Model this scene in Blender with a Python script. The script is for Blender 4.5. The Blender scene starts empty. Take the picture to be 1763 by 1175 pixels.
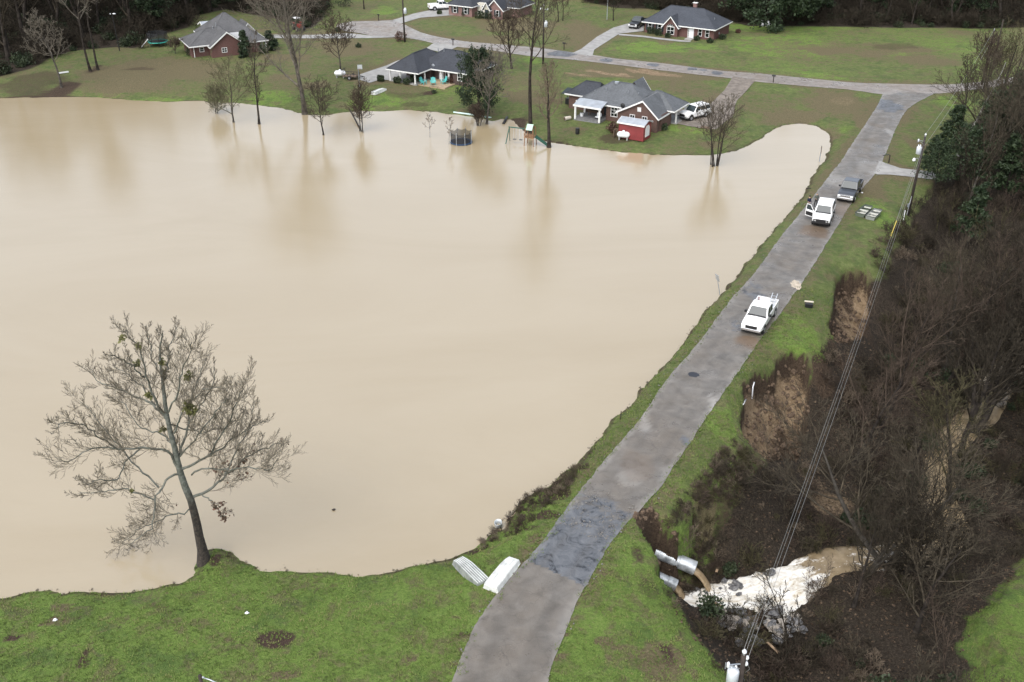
import bpy, bmesh, math, random
import numpy as np
from mathutils import Vector, Matrix
R = math.radians
SC = bpy.context.scene
COL = SC.collection

# ---------------------------------------------------------------- camera, sky, sun, exposure
CAM_H, PITCH, FPX = 45.0, R(28.5), 1800.0          # metres above the lake, look-down angle, focal length for a 1763 px wide frame
cam_d = bpy.data.cameras.new('camera'); cam = bpy.data.objects.new('camera', cam_d); COL.objects.link(cam)
cam.location = (0, 0, CAM_H); cam.rotation_euler = (math.pi/2 - PITCH, 0, 0)
cam_d.sensor_width = 36.0; cam_d.lens = FPX/1763.0*36.0; cam_d.clip_start = 0.5; cam_d.clip_end = 9000
SC.camera = cam
W = bpy.data.worlds.new('World'); SC.world = W; W.use_nodes = True
wn = W.node_tree; wn.nodes.clear()
sky = wn.nodes.new('ShaderNodeTexSky'); sky.sky_type = 'NISHITA'; sky.sun_disc = False
SUN_EL, SUN_AZ = R(52), R(-150)
sky.sun_elevation = SUN_EL; sky.sun_rotation = R(210); sky.dust_density = 3.0; sky.air_density = 1.0; sky.ozone_density = 1.0
hs = wn.nodes.new('ShaderNodeHueSaturation'); hs.inputs['Saturation'].default_value = 0.42
bg = wn.nodes.new('ShaderNodeBackground'); bg.inputs['Strength'].default_value = 0.15
wo = wn.nodes.new('ShaderNodeOutputWorld')
wn.links.new(sky.outputs[0], hs.inputs['Color']); wn.links.new(hs.outputs[0], bg.inputs['Color']); wn.links.new(bg.outputs[0], wo.inputs['Surface'])
sun_d = bpy.data.lights.new('sun', 'SUN'); sun_d.energy = 0.9; sun_d.angle = R(75); sun_d.color = (1.0, 0.985, 0.965)
sun = bpy.data.objects.new('sun', sun_d); COL.objects.link(sun)
sun.rotation_euler = (math.pi/2 - SUN_EL, 0, R(-30))
SC.view_settings.view_transform = 'Standard'; SC.view_settings.look = 'None'
SC.view_settings.exposure = 1.0; SC.view_settings.gamma = 1.0; SC.view_settings.use_curve_mapping = False
SC.render.engine = 'CYCLES'
SC.cycles.max_bounces = 6; SC.cycles.diffuse_bounces = 3; SC.cycles.transparent_max_bounces = 12

# ---------------------------------------------------------------- small maths
CX, CY = 881.5, 587.5
sP, cP = math.sin(PITCH), math.cos(PITCH)
def G0(px, py, z=0.0):
    "ground point of a sight line at height z (site survey read off the photograph)"
    u = (px-CX)/FPX; v = (py-CY)/FPX
    t = (z-CAM_H)/(-sP - v*cP)
    return (u*t, (cP - v*sP)*t)
def GA(pts, z=0.0): return np.array([G0(p[0], p[1], z) for p in pts])
def smooth(a, b, x):
    t = np.clip((x-a)/(b-a), 0, 1); return t*t*(3-2*t)
def seg_dist(px, py, P, closed=True):
    "distance of arrays of points to a polyline; also a winding sign for closed ones"
    n = len(P); d2 = np.full(px.shape, 1e18); inside = np.zeros(px.shape, bool)
    for i in range(n if closed else n-1):
        ax, ay = P[i]; bx, by = P[(i+1) % n]
        ex, ey = bx-ax, by-ay; L2 = ex*ex+ey*ey
        if L2 < 1e-12: continue
        t = np.clip(((px-ax)*ex+(py-ay)*ey)/L2, 0, 1)
        dx = px-ax-t*ex; dy = py-ay-t*ey
        d2 = np.minimum(d2, dx*dx+dy*dy)
        if closed and ay != by:
            c = ((ay > py) != (by > py)) & (px < (bx-ax)*(py-ay)/(by-ay)+ax)
            inside ^= c
    d = np.sqrt(d2)
    return np.where(inside, -d, d) if closed else d
def side_of(px, py, P):
    "signed distance to an open polyline, + on its right-hand side"
    d2 = np.full(px.shape, 1e18); sg = np.zeros(px.shape)
    for i in range(len(P)-1):
        ax, ay = P[i]; bx, by = P[i+1]; ex, ey = bx-ax, by-ay; L2 = ex*ex+ey*ey
        t = np.clip(((px-ax)*ex+(py-ay)*ey)/L2, 0, 1)
        dx = px-ax-t*ex; dy = py-ay-t*ey; q = dx*dx+dy*dy
        m = q < d2-1e-9
        cr = (px-ax)*ey-(py-ay)*ex
        sg = np.where(m, cr, sg); d2 = np.where(m, q, d2)
    return np.sqrt(d2)*np.where(sg >= 0, 1, -1)
_rs = np.random.RandomState(7)
_tab = _rs.rand(64, 64)
def vnoise(x, y, s=1.0, seed=0):
    x = np.asarray(x)/s+seed*13.7; y = np.asarray(y)/s+seed*7.3
    xi = np.floor(x).astype(int); yi = np.floor(y).astype(int); fx = x-xi; fy = y-yi
    fx = fx*fx*(3-2*fx); fy = fy*fy*(3-2*fy)
    a = _tab[xi % 64, yi % 64]; b = _tab[(xi+1) % 64, yi % 64]; c = _tab[xi % 64, (yi+1) % 64]; d = _tab[(xi+1) % 64, (yi+1) % 64]
    return (a*(1-fx)+b*fx)*(1-fy)+(c*(1-fx)+d*fx)*fy-0.5
def fbm(x, y, s, seed=0, o=4):
    v = 0; a = 1.0
    for k in range(o): v = v+a*vnoise(x, y, s/2**k, seed+k*3); a *= 0.5
    return v

def gn_scatter(name, label, protos, m, P, rot, scl, idx):
    "uncountable stuff: geometry nodes place grown prototypes on points of one object"
    pc = bpy.data.collections.new(name+'_forms')
    for i, me in enumerate(protos):
        o = bpy.data.objects.new('%s_form_%02d' % (name, i), me); pc.objects.link(o)
    me = bpy.data.meshes.new(name); P = np.asarray(P, np.float32); me.vertices.add(len(P)); me.vertices.foreach_set('co', P.ravel())
    for nm, tp, arr, key in (('turn', 'FLOAT_VECTOR', rot, 'vector'), ('size', 'FLOAT', scl, 'value'), ('pick', 'INT', idx, 'value')):
        a = me.attributes.new(nm, tp, 'POINT'); a.data.foreach_set(key, np.asarray(arr, np.int32 if tp == 'INT' else np.float32).ravel())
    o = bpy.data.objects.new(name, me); COL.objects.link(o)
    ng = bpy.data.node_groups.new(name+'_nodes', 'GeometryNodeTree'); ng.interface.new_socket('Geometry', in_out='INPUT', socket_type='NodeSocketGeometry'); ng.interface.new_socket('Geometry', in_out='OUTPUT', socket_type='NodeSocketGeometry')
    gi = ng.nodes.new('NodeGroupInput'); go = ng.nodes.new('NodeGroupOutput'); ip = ng.nodes.new('GeometryNodeInstanceOnPoints'); ci = ng.nodes.new('GeometryNodeCollectionInfo')
    ci.inputs['Collection'].default_value = pc; ci.inputs['Separate Children'].default_value = True; ci.inputs['Reset Children'].default_value = True
    ip.inputs['Pick Instance'].default_value = True; L = ng.links.new
    def at_(nm, tp):
        n = ng.nodes.new('GeometryNodeInputNamedAttribute'); n.data_type = tp; n.inputs['Name'].default_value = nm; return n.outputs['Attribute']
    L(gi.outputs[0], ip.inputs['Points']); L(ci.outputs[0], ip.inputs['Instance']); L(at_('pick', 'INT'), ip.inputs['Instance Index']); L(at_('turn', 'FLOAT_VECTOR'), ip.inputs['Rotation']); L(at_('size', 'FLOAT'), ip.inputs['Scale']); L(ip.outputs[0], go.inputs[0])
    md = o.modifiers.new('scatter', 'NODES'); md.node_group = ng
    return tag(o, label, kind='stuff')

# ---------------------------------------------------------------- materials
MATS = {}
def mat(name, col, rough=0.6, var=0.0, scale=8.0, bump=0.0, metal=0.0, spec=0.5, col2=None, trans=0.0, coord='Object', detail=4, bscale=None, sss=0):
    if name in MATS: return MATS[name]
    m = bpy.data.materials.new(name); m.use_nodes = True; nt = m.node_tree; b = nt.nodes['Principled BSDF']
    b.inputs['Roughness'].default_value = rough; b.inputs['Metallic'].default_value = metal
    b.inputs['Specular IOR Level'].default_value = spec
    b.inputs['Base Color'].default_value = (*col, 1)
    if trans: b.inputs['Transmission Weight'].default_value = trans
    if var or col2 or bump:
        tc = nt.nodes.new('ShaderNodeTexCoord')
        nz = nt.nodes.new('ShaderNodeTexNoise'); nz.inputs['Scale'].default_value = scale; nz.inputs['Detail'].default_value = detail
        nt.links.new(tc.outputs[coord], nz.inputs['Vector'])
        if var or col2:
            rp = nt.nodes.new('ShaderNodeValToRGB')
            c2 = col2 if col2 else tuple(c*(1+var) for c in col); c1 = col if col2 else tuple(c*(1-var) for c in col)
            rp.color_ramp.elements[0].color = (*c1, 1); rp.color_ramp.elements[1].color = (*c2, 1)
            rp.color_ramp.elements[0].position = 0.35; rp.color_ramp.elements[1].position = 0.65
            nt.links.new(nz.outputs['Fac'], rp.inputs['Fac']); nt.links.new(rp.outputs['Color'], b.inputs['Base Color'])
        if bump:
            bp = nt.nodes.new('ShaderNodeBump'); bp.inputs['Strength'].default_value = bump; bp.inputs['Distance'].default_value = 0.05
            n2 = nt.nodes.new('ShaderNodeTexNoise'); n2.inputs['Scale'].default_value = bscale or scale*3; n2.inputs['Detail'].default_value = 5
            nt.links.new(tc.outputs[coord], n2.inputs['Vector']); nt.links.new(n2.outputs['Fac'], bp.inputs['Height']); nt.links.new(bp.outputs[0], b.inputs['Normal'])
    MATS[name] = m; return m
class NT:
    "tiny node helper"
    def __init__(s, name):
        s.m = bpy.data.materials.new(name); s.m.use_nodes = True; s.t = s.m.node_tree; s.b = s.t.nodes['Principled BSDF']; MATS[name] = s.m
        s.geo = s.t.nodes.new('ShaderNodeNewGeometry'); s.pos = s.geo.outputs['Position']
    def link(s, a, b): s.t.links.new(a, b)
    def noise(s, scale, detail=4, rough=0.55, vec=None, dist=0.0):
        n = s.t.nodes.new('ShaderNodeTexNoise'); n.inputs['Scale'].default_value = scale; n.inputs['Detail'].default_value = detail
        n.inputs['Roughness'].default_value = rough; n.inputs['Distortion'].default_value = dist
        s.link(vec or s.pos, n.inputs['Vector']); return n.outputs['Fac']
    def ramp(s, fac, stops):
        r = s.t.nodes.new('ShaderNodeValToRGB'); e = r.color_ramp.elements
        while len(e) < len(stops): e.new(0.5)
        for k, (p, c) in enumerate(stops):
            e[k].position = p; e[k].color = (*c, 1) if isinstance(c, tuple) else (c, c, c, 1)
        s.link(fac, r.inputs['Fac']); return r.outputs['Color']
    def mix(s, fac, a, b, mode='MIX'):
        n = s.t.nodes.new('ShaderNodeMix'); n.data_type = 'RGBA'; n.blend_type = mode
        for sock, v in ((n.inputs[0], fac), (n.inputs[6], a), (n.inputs[7], b)):
            if isinstance(v, tuple): sock.default_value = (*v, 1)
            elif isinstance(v, (int, float)): sock.default_value = v
            else: s.link(v, sock)
        return n.outputs[2]
    def math(s, op, a, b=0.0, clamp=False):
        n = s.t.nodes.new('ShaderNodeMath'); n.operation = op; n.use_clamp = clamp
        for sock, v in ((n.inputs[0], a), (n.inputs[1], b)):
            if isinstance(v, (int, float)): sock.default_value = v
            else: s.link(v, sock)
        return n.outputs[0]
    def attr(s, name):
        a = s.t.nodes.new('ShaderNodeAttribute'); a.attribute_name = name; return a
    def sep(s, c):
        n = s.t.nodes.new('ShaderNodeSeparateColor'); s.link(c, n.inputs[0]); return n.outputs
    def bump(s, h, strength=0.5, dist=0.05):
        n = s.t.nodes.new('ShaderNodeBump'); n.inputs['Strength'].default_value = strength; n.inputs['Distance'].default_value = dist
        s.link(h, n.inputs['Height']); s.link(n.outputs[0], s.b.inputs['Normal'])
    def out(s, col=None, rough=None, **kw):
        if col is not None:
            if isinstance(col, tuple): s.b.inputs['Base Color'].default_value = (*col, 1)
            else: s.link(col, s.b.inputs['Base Color'])
        if rough is not None:
            if isinstance(rough, (int, float)): s.b.inputs['Roughness'].default_value = rough
            else: s.link(rough, s.b.inputs['Roughness'])
        for k, v in kw.items(): s.b.inputs[k.replace('_', ' ')].default_value = v
        return s.m

# ---------------------------------------------------------------- mesh building
def unit(v): return v/np.linalg.norm(v)
class MB:
    def __init__(s): s.v = []; s.f = []; s.mi = []; s.cur = 0
    def add(s, vs, fs):
        o = len(s.v); s.v += [tuple(map(float, p)) for p in vs]; s.f += [tuple(i+o for i in f) for f in fs]; s.mi += [s.cur]*len(fs); return s
    def box(s, x0, x1, y0, y1, z0, z1):
        return s.add([(x, y, z) for z in (z0, z1) for y in (y0, y1) for x in (x0, x1)],
                     [(0, 2, 3, 1), (4, 5, 7, 6), (0, 1, 5, 4), (2, 6, 7, 3), (0, 4, 6, 2), (1, 3, 7, 5)])
    def bar(s, a, b, w, h=None):
        "square bar between two points"
        h = h or w; a = np.array(a, float); b = np.array(b, float); d = unit(b-a)
        u = np.cross(d, (0, 0, 1)) if abs(d[2]) < 0.95 else np.cross(d, (0, 1, 0)); u = unit(u); n = np.cross(u, d)
        q = []
        for p in (a, b):
            for (i, j) in ((-1, -1), (1, -1), (1, 1), (-1, 1)): q.append(p+u*i*w/2+n*j*h/2)
        return s.add(q, [(0, 1, 2, 3), (7, 6, 5, 4), (0, 4, 5, 1), (1, 5, 6, 2), (2, 6, 7, 3), (3, 7, 4, 0)])
    def tube(s, pts, rad, k=8, cap=True):
        pts = np.array(pts, float); n = len(pts); rad = np.broadcast_to(np.array(rad, float), (n,))
        tan = np.gradient(pts, axis=0) if n > 2 else np.repeat((pts[1]-pts[0])[None], 2, 0)
        ref = np.array((0, 0, 1.0)) if abs(unit(tan[0])[2]) < 0.9 else np.array((1.0, 0, 0))
        vs = []
        for i in range(n):
            t = unit(tan[i]); u = unit(np.cross(t, ref)); w = np.cross(t, u)
            for j in range(k):
                a = 2*math.pi*j/k; vs.append(pts[i]+rad[i]*(math.cos(a)*u+math.sin(a)*w))
        fs = [(i*k+j, i*k+(j+1) % k, (i+1)*k+(j+1) % k, (i+1)*k+j) for i in range(n-1) for j in range(k)]
        if cap: fs += [tuple(range(k))[::-1], tuple((n-1)*k+j for j in range(k))]
        return s.add(vs, fs)
    def cyl(s, a, b, r0, r1=None, k=12): return s.tube([a, b], [r0, r0 if r1 is None else r1], k)
    def prism(s, prof, a, b, axis='y'):
        "profile of (u, z) pairs run along an axis from a to b"
        n = len(prof); mp = (lambda u, t, z: (u, t, z)) if axis == 'y' else (lambda u, t, z: (t, u, z))
        vs = [mp(u, a, z) for u, z in prof]+[mp(u, b, z) for u, z in prof]
        return s.add(vs, [tuple(range(n)), tuple(range(2*n-1, n-1, -1))]+[(i, i+n, (i+1) % n+n, (i+1) % n) for i in range(n)])
    def loft(s, rings, caps=True, closed=True):
        k = len(rings[0]); vs = [p for r in rings for p in r]; m = k if closed else k-1
        fs = [(i*k+j, i*k+(j+1) % k, (i+1)*k+(j+1) % k, (i+1)*k+j) for i in range(len(rings)-1) for j in range(m)]
        if caps: fs += [tuple(range(k))[::-1], tuple((len(rings)-1)*k+j for j in range(k))]
        return s.add(vs, fs)
    def ball(s, c, r, n=10, m=7, jit=0.0, rng=None):
        r = np.broadcast_to(np.array(r, float), (3,)); vs = [(c[0], c[1], c[2]-r[2])]; fs = []
        for i in range(1, m):
            th = math.pi*i/m-math.pi/2
            for j in range(n):
                a = 2*math.pi*j/n; q = 1+(rng.uniform(-jit, jit) if jit else 0)
                vs.append((c[0]+r[0]*q*math.cos(th)*math.cos(a), c[1]+r[1]*q*math.cos(th)*math.sin(a), c[2]+r[2]*q*math.sin(th)))
        vs.append((c[0], c[1], c[2]+r[2])); L = len(vs)-1
        for j in range(n):
            fs.append((0, 1+(j+1) % n, 1+j)); fs.append((L, 1+(m-2)*n+j, 1+(m-2)*n+(j+1) % n))
        for i in range(m-2):
            for j in range(n): fs.append((1+i*n+j, 1+i*n+(j+1) % n, 1+(i+1)*n+(j+1) % n, 1+(i+1)*n+j))
        return s.add(vs, fs)
    def mesh(s, name, mats, smooth_=False):
        me = bpy.data.meshes.new(name); me.from_pydata(s.v, [], s.f)
        for m in (mats if isinstance(mats, (list, tuple)) else [mats]): me.materials.append(m)
        if any(s.mi): me.polygons.foreach_set('material_index', s.mi)
        bm = bmesh.new(); bm.from_mesh(me); bmesh.ops.recalc_face_normals(bm, faces=bm.faces); bm.to_mesh(me); bm.free()
        if smooth_: me.polygons.foreach_set('use_smooth', [True]*len(me.polygons))
        me.update(); return me
    def build(s, name, mats, parent=None, smooth_=False, bevel=0.0, label=None):
        o = bpy.data.objects.new(name, s.mesh(name, mats, smooth_)); COL.objects.link(o)
        if parent is not None: o.parent = parent
        if bevel:
            b = o.modifiers.new('bevel', 'BEVEL'); b.width = bevel; b.segments = 2; b.limit_method = 'ANGLE'
        if label: o['label'] = label
        return o
def raw(name, V, F, m, parent=None, smooth_=False):
    "object from numpy vertex and equal-sized face arrays"
    me = bpy.data.meshes.new(name); V = np.asarray(V, np.float32); F = np.asarray(F, np.int32)
    me.vertices.add(len(V)); me.vertices.foreach_set('co', V.ravel())
    k = F.shape[1]; me.loops.add(F.size); me.loops.foreach_set('vertex_index', F.ravel())
    me.polygons.add(len(F)); me.polygons.foreach_set('loop_start', np.arange(len(F), dtype=np.int32)*k)
    me.polygons.foreach_set('loop_total', np.full(len(F), k, np.int32))
    if smooth_: me.polygons.foreach_set('use_smooth', np.ones(len(F), bool))
    for q in (m if isinstance(m, (list, tuple)) else [m]): me.materials.append(q)
    me.update(calc_edges=True); me.validate()
    if name is None: return me
    o = bpy.data.objects.new(name, me); COL.objects.link(o)
    if parent is not None: o.parent = parent
    return o
def vcol(me, name, arr):
    a = me.attributes.new(name, 'FLOAT_COLOR', 'POINT'); a.data.foreach_set('color', np.asarray(arr, np.float32).ravel())
def tag(o, label=None, cat=None, group=None, kind=None):
    if label: o['label'] = label
    if cat: o['category'] = cat
    if group: o['group'] = group
    if kind: o['kind'] = kind
    return o
def thing(name, label, cat, loc, rz=0.0, group=None):
    o = bpy.data.objects.new(name, None); COL.objects.link(o); o.location = loc; o.rotation_euler = (0, 0, rz)
    o.empty_display_size = 0.3
    return tag(o, label, cat, group)
def copy_tree(o, parent=None):
    c = o.copy(); COL.objects.link(c); c.parent = parent
    for ch in list(o.children): copy_tree(ch, c)
    return c
# ---------------------------------------------------------------- site survey: outlines
PZ = 1.0                                            # level of the plateau and of the road on the dam
SHORE = [(0,1030),(60,1019),(130,1018),(230,1017),(300,1004),(338,990),(347,968),(358,951),(376,947),(395,960),(450,976),(520,985),(600,990),(660,988),(720,974),(770,966),(815,946),(838,930),
 (868,914),(893,884),(905,857),(955,827),(1000,791),(1035,756),(1065,718),(1095,681),(1130,647),(1165,605),(1200,556),(1235,513),(1280,460),(1320,411),(1360,370),(1384,340),(1391,318),(1402,298),(1420,272),
 (1431,248),(1428,232),(1405,218),(1375,213),(1345,217),(1320,232),(1300,246),(1270,260),(1230,267),(1180,268),(1120,266),(1070,263),(1020,257),(975,251),(945,246),(925,239),(906,230),(892,216),(876,207),
 (862,206),(850,211),(830,205),(800,200),(770,196),(740,193),(700,190),(660,193),(620,192),(590,195),(560,199),(530,198),(505,193),(480,187),(440,182),(400,178),(350,175),(290,176),(230,173),(150,168),(80,168),(0,170)]
shore = np.vstack([GA(SHORE), [(-130, 166), (-260, 150), (-330, 90), (-300, 20), (-150, 22), (-75, 38), (-48, 45.5)]])
RL = [(758,1235),(770,1200),(779,1173),(797,1122),(815,1077),(852,1030),(861,1012),(885,983),(909,965),(933,935),(951,911),(970,880),(991,853),(1012,832),(1021,815),(1043,791),(1069,760),(1098,728),(1116,702),(1130,679),(1150,650),(1176,622),(1205,588),(1236,545),
 (1261,512),(1282,491),(1311,455),(1336,419),(1361,387),(1386,357),(1407,330),(1429,301),(1447,280),(1467,248),(1490,214),(1512,180),(1519,163),(1524,152)]
RR = [(930,1235),(937,1200),(943,1173),(958,1122),(970,1092),(985,1059),(1000,1020),(1021,992),(1034,962),(1053,929),(1078,902),(1105,874),(1135,845),(1143,830),(1162,800),(1180,774),(1200,745),(1221,712),(1236,690),(1252,667),(1273,638),(1290,613),(1309,584),(1343,541),
 (1363,512),(1388,477),(1415,434),(1443,387),(1465,351),(1486,323),(1507,300),(1518,279),(1528,258),(1541,224),(1557,194),(1572,180),(1598,167),(1620,155)]
TOP_N = [(1900,120),(1763,131),(1674,143),(1640,146),(1589,146),(1470,143),(1368,133),(1300,126),(1247,123),(1192,116),(1138,109),(1056,101),(1023,95),(975,89),(931,83),(853,76),(801,72),(749,63),(723,56),(697,44)]
TOP_S = [(1900,132),(1763,143),(1650,158),(1626,161),(1560,163),(1514,163),(1470,155),(1402,150),(1300,141),(1260,135),(1192,128),(1111,118),(1029,108),(974,102),(918,98),(840,86),(775,80),(749,76),(728,70),(702,66)]
CUL = [(702,66),(681,64.5),(655,64.5),(616,57),(592,53.5),(579,47),(582,42),(605,37),(644,36.5),(678,35),(699,44),(726,57),(720,66)]
DRIVES = {'driveway_north': [(676,35),(712,24),(749,16),(790,13),(800,26),(772,27),(723,31),(690,41)],
 'driveway_west': [(470,60),(540,60.5),(600,57.5),(655,63.5),(681,64.5),(640,66),(540,66.5),(470,66)],
 'driveway_brick_house': [(1000,85),(1029,63),(1056,48),(1080,41),(1108,44),(1108,54),(1067,58),(1023,86),(1020,97),(985,92)],
 'driveway_lakeside': [(1262,132),(1301,138),(1284,158),(1268,174),(1262,200),(1233,223),(1206,221),(1150,211),(1156,190),(1190,187),(1222,180),(1247,156)],
 'driveway_concrete': [(686,104),(666,113),(618,129),(620,138),(637,143),(655,137),(700,142),(724,136),(706,104)],
 'parking_pad': [(733,84),(746,75),(790,79),(765,92)],
 'front_path': [(1066,58.5),(1110,62),(1140,66),(1172,69.5),(1190,70.5),(1188,73),(1168,72),(1136,68.5),(1108,64.5),(1064,61)],
 'driveway_east': [(1505,299),(1514,277),(1524,281),(1550,290),(1612,297),(1612,310),(1560,304),(1530,301),(1512,301)]}
CREST = [(1310,1290),(1240,1175),(1200,1120),(1165,1078),(1138,1035),(1122,990),(1128,955),(1155,915),(1185,880),(1215,840),(1255,790),(1276,755),(1270,690),(1286,650),(1335,618),(1392,602),(1412,575),(1432,545),(1438,500),(1440,462),
 (1495,452),(1515,415),(1533,385),(1555,358),(1585,315),(1610,285),(1632,245),(1650,205),(1690,175)]
crest = np.vstack([[(16, 20)], GA(CREST, 0.6), [(110, 168), (200, 175)]])
EROS = [[(1274,700),(1279,668),(1300,644),(1335,628),(1338,616),(1365,603),(1392,606),(1405,630),(1400,660),(1392,690),(1378,715),(1350,735),(1330,752),(1300,756),(1280,745)],
        [(1437,520),(1438,478),(1452,462),(1490,458),(1512,470),(1505,500),(1495,535),(1470,560),(1440,570),(1424,555),(1428,540)]]
eros = [GA(e, 0.5) for e in EROS]
PITA = GA([(1084,952),(1094,938),(1120,938),(1160,955),(1210,975),(1240,1010),(1205,1035),(1165,1035),(1140,1012),(1105,985)], -2.2)
PF0 = np.array(G0(1205, 1030, -4.9))
CREEK = [(1172,1038,.7),(1205,1038,.9),(1260,1033,1.3),(1330,1016,1.55),(1400,980,1.35),(1450,962,1.15),(1520,962,1.15),(1590,945,1.35),(1632,905,1.35),(1612,850,1.2),(1615,800,1.1),(1650,750,1.1),(1692,705,1.1),(1722,660,1.5),(1765,610,1.5),(1810,555,1.5),(1870,500,1.5)]
CZ = -5.0
creek = GA(CREEK, CZ); creek_w = np.array([c[2] for c in CREEK])
def resamp(P, step):
    P = np.asarray(P, float); s = np.r_[0, np.cumsum(np.linalg.norm(np.diff(P[:, :2], axis=0), axis=1))]
    n = max(2, int(s[-1]/step)); t = np.linspace(0, s[-1], n)
    return np.stack([np.interp(t, s, P[:, i]) for i in range(P.shape[1])], 1)
roadL = GA(RL, PZ); roadR = GA(RR, PZ)
road_poly = np.vstack([roadL, roadR[::-1]])
topN = GA(TOP_N, PZ); topS = GA(TOP_S, PZ); top_poly = np.vstack([topN, topS[::-1]])
flat_polys = [road_poly, top_poly, GA(CUL, PZ)]+[GA(v, PZ) for v in DRIVES.values()]

def land(x, y, full=False):
    "height of the ground; also the distances the paint masks need"
    ds = seg_dist(x, y, shore)                       # + on land
    ds = ds+(0.55*fbm(x, y, 2.2, 2)+0.25*fbm(x, y, 0.8, 6))*smooth(4, 1, np.abs(ds))
    dr = np.full(x.shape, 1e9)
    for P in flat_polys: dr = np.minimum(dr, seg_dist(x, y, P))
    dmain = seg_dist(x, y, road_poly)
    nat = PZ*(1-np.exp(-np.maximum(ds, 0)/7.0))+0.22*fbm(x, y, 14.0, 1)*smooth(1, 8, ds)
    ratio = np.maximum(ds, 0)/(np.maximum(ds, 0)+np.maximum(dmain, 0)+1e-6)
    dam = PZ*np.minimum(1, ratio*1.25)
    k = smooth(3, 12, dmain)
    z = dam*(1-k)+nat*k
    z = np.where(ds < 0, np.maximum(ds*0.4, -2.0)-0.03, z+0.04*smooth(0, 0.5, ds))
    # downstream face of the dam and the valley
    dc = side_of(x, y, crest)                        # + towards the creek
    depth = 5.1-3.6*smooth(95, 135, y)-1.2*smooth(135, 175, y)
    run = 7.5
    face = 0.6-(0.6+depth)*smooth(-0.8, run, dc)**0.85
    wr = np.maximum(dmain, 0)/(np.maximum(dmain, 0)+np.maximum(-dc, 0)+1e-6)
    strip = PZ-0.4*wr
    east = (side_of(x, y, (roadL+roadR)/2) > 0) & (ds > 0)
    vz = np.where(dc > -0.8, np.minimum(face, strip), strip)
    vz = vz+np.where(dc > 1, 0.5*fbm(x, y, 5.0, 5)*smooth(1, 4, dc), 0)
    east_w = np.where(east, 1.0, 0.0)*(1-smooth(158, 172, y-0.15*(x-60)))
    z = z*(1-east_w)+vz*east_w
    # green field in the lower right corner, a little higher than the creek
    fld = smooth(0, 2.5, -seg_dist(x, y, FIELD)+1.0+2.6*fbm(x, y, 3.0, 19))
    z = np.where(east_w > 0, np.maximum(z, -4.4*fld-9*(1-fld)), z)
    # creek bed
    dk = np.full(x.shape, 99.0)
    for q in resamp(np.c_[creek, creek_w], 0.6): dk = np.minimum(dk, np.hypot(x-q[0], y-q[1])-q[2])
    dkn = dk+1.1*fbm(x, y, 1.3, 17)
    bed = CZ-0.4+0.9*np.maximum(0, dkn+0.45)
    z = np.where((dk < 3.0) & (dc > 0.3), np.minimum(z, bed), z)
    # slumped banks
    er = np.full(x.shape, 1e9)
    for P in eros: er = np.minimum(er, seg_dist(x, y, P))
    er_n = er+0.35*fbm(x, y, 1.6, 9)
    lump = 0.75*fbm(x, y, 1.3, 12, 4)
    cut = smooth(0.0, -0.34, er_n)
    z = z-cut*(2.1+lump+0.14*np.minimum(-er_n, 4))
    pit = seg_dist(x, y, PITA)+0.3*fbm(x, y, 1.3, 4)
    cutp = smooth(0.2, -0.7, pit)
    z = z*(1-cutp)+np.minimum(z, -5.05+0.44*np.hypot(x-PF0[0], y-PF0[1])+0.25*fbm(x, y, 1.0, 23))*cutp
    # roads are cut in flat
    fz = PZ-0.05
    kf = 1-smooth(0.5, 1.8, dr)
    z = np.where(ds > 0.2, z*(1-kf)+fz*kf, z)
    # mound under the big tree
    mx, my = G0(368, 962, 0.4); dm = np.hypot(x-mx, (y-my)*0.8)
    z = z+0.45*np.exp(-(dm/0.9)**2)
    # far rise behind the houses
    z = z+0.05*np.maximum(0, y-232)+0.06*np.maximum(0, y-195)*smooth(-55, -85, x)
    if full: return z, dict(ds=ds, dr=dr, dc=dc, east=east_w, er=er_n, pit=pit, dk=dk, dmain=dmain, fld=fld)
    return z
FIELD = GA([(1635,1240),(1650,1090),(1690,1010),(1745,955),(1830,900),(2100,900),(2100,1240)], -4.4)

def lines(segs):
    out = []
    for a, b, st in segs: out += list(np.arange(a, b, st))
    return np.array(out)
gx = np.r_[-4000, -2000, -1000, -600, -420, lines([(-330, -130, 10), (-130, -60, 1.6), (-60, -36, 0.9), (-36, 4, 0.5), (4, 46, 0.27), (46, 70, 0.6), (70, 130, 1.3), (130, 330, 10)]), 420, 600, 1000, 2000, 4000]
gy = np.r_[-600, -200, -60, -10, 8, lines([(18, 38, 2.0), (38, 60, 0.27), (60, 100, 0.33), (100, 175, 0.55), (175, 250, 0.9), (250, 400, 8)]), 460, 600, 1000, 2000, 4500]
GXX, GYY = np.meshgrid(gx, gy)
hz, info = land(GXX.ravel(), GYY.ravel(), True)
hz = hz.reshape(GXX.shape)
hz = np.minimum(hz, 60)
def H(x, y):
    "bilinear ground height"
    x = np.asarray(x, float); y = np.asarray(y, float)
    i = np.clip(np.searchsorted(gx, x)-1, 0, len(gx)-2); j = np.clip(np.searchsorted(gy, y)-1, 0, len(gy)-2)
    fx = np.clip((x-gx[i])/(gx[i+1]-gx[i]), 0, 1); fy = np.clip((y-gy[j])/(gy[j+1]-gy[j]), 0, 1)
    return (hz[j, i]*(1-fx)+hz[j, i+1]*fx)*(1-fy)+(hz[j+1, i]*(1-fx)+hz[j+1, i+1]*fx)*fy
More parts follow.
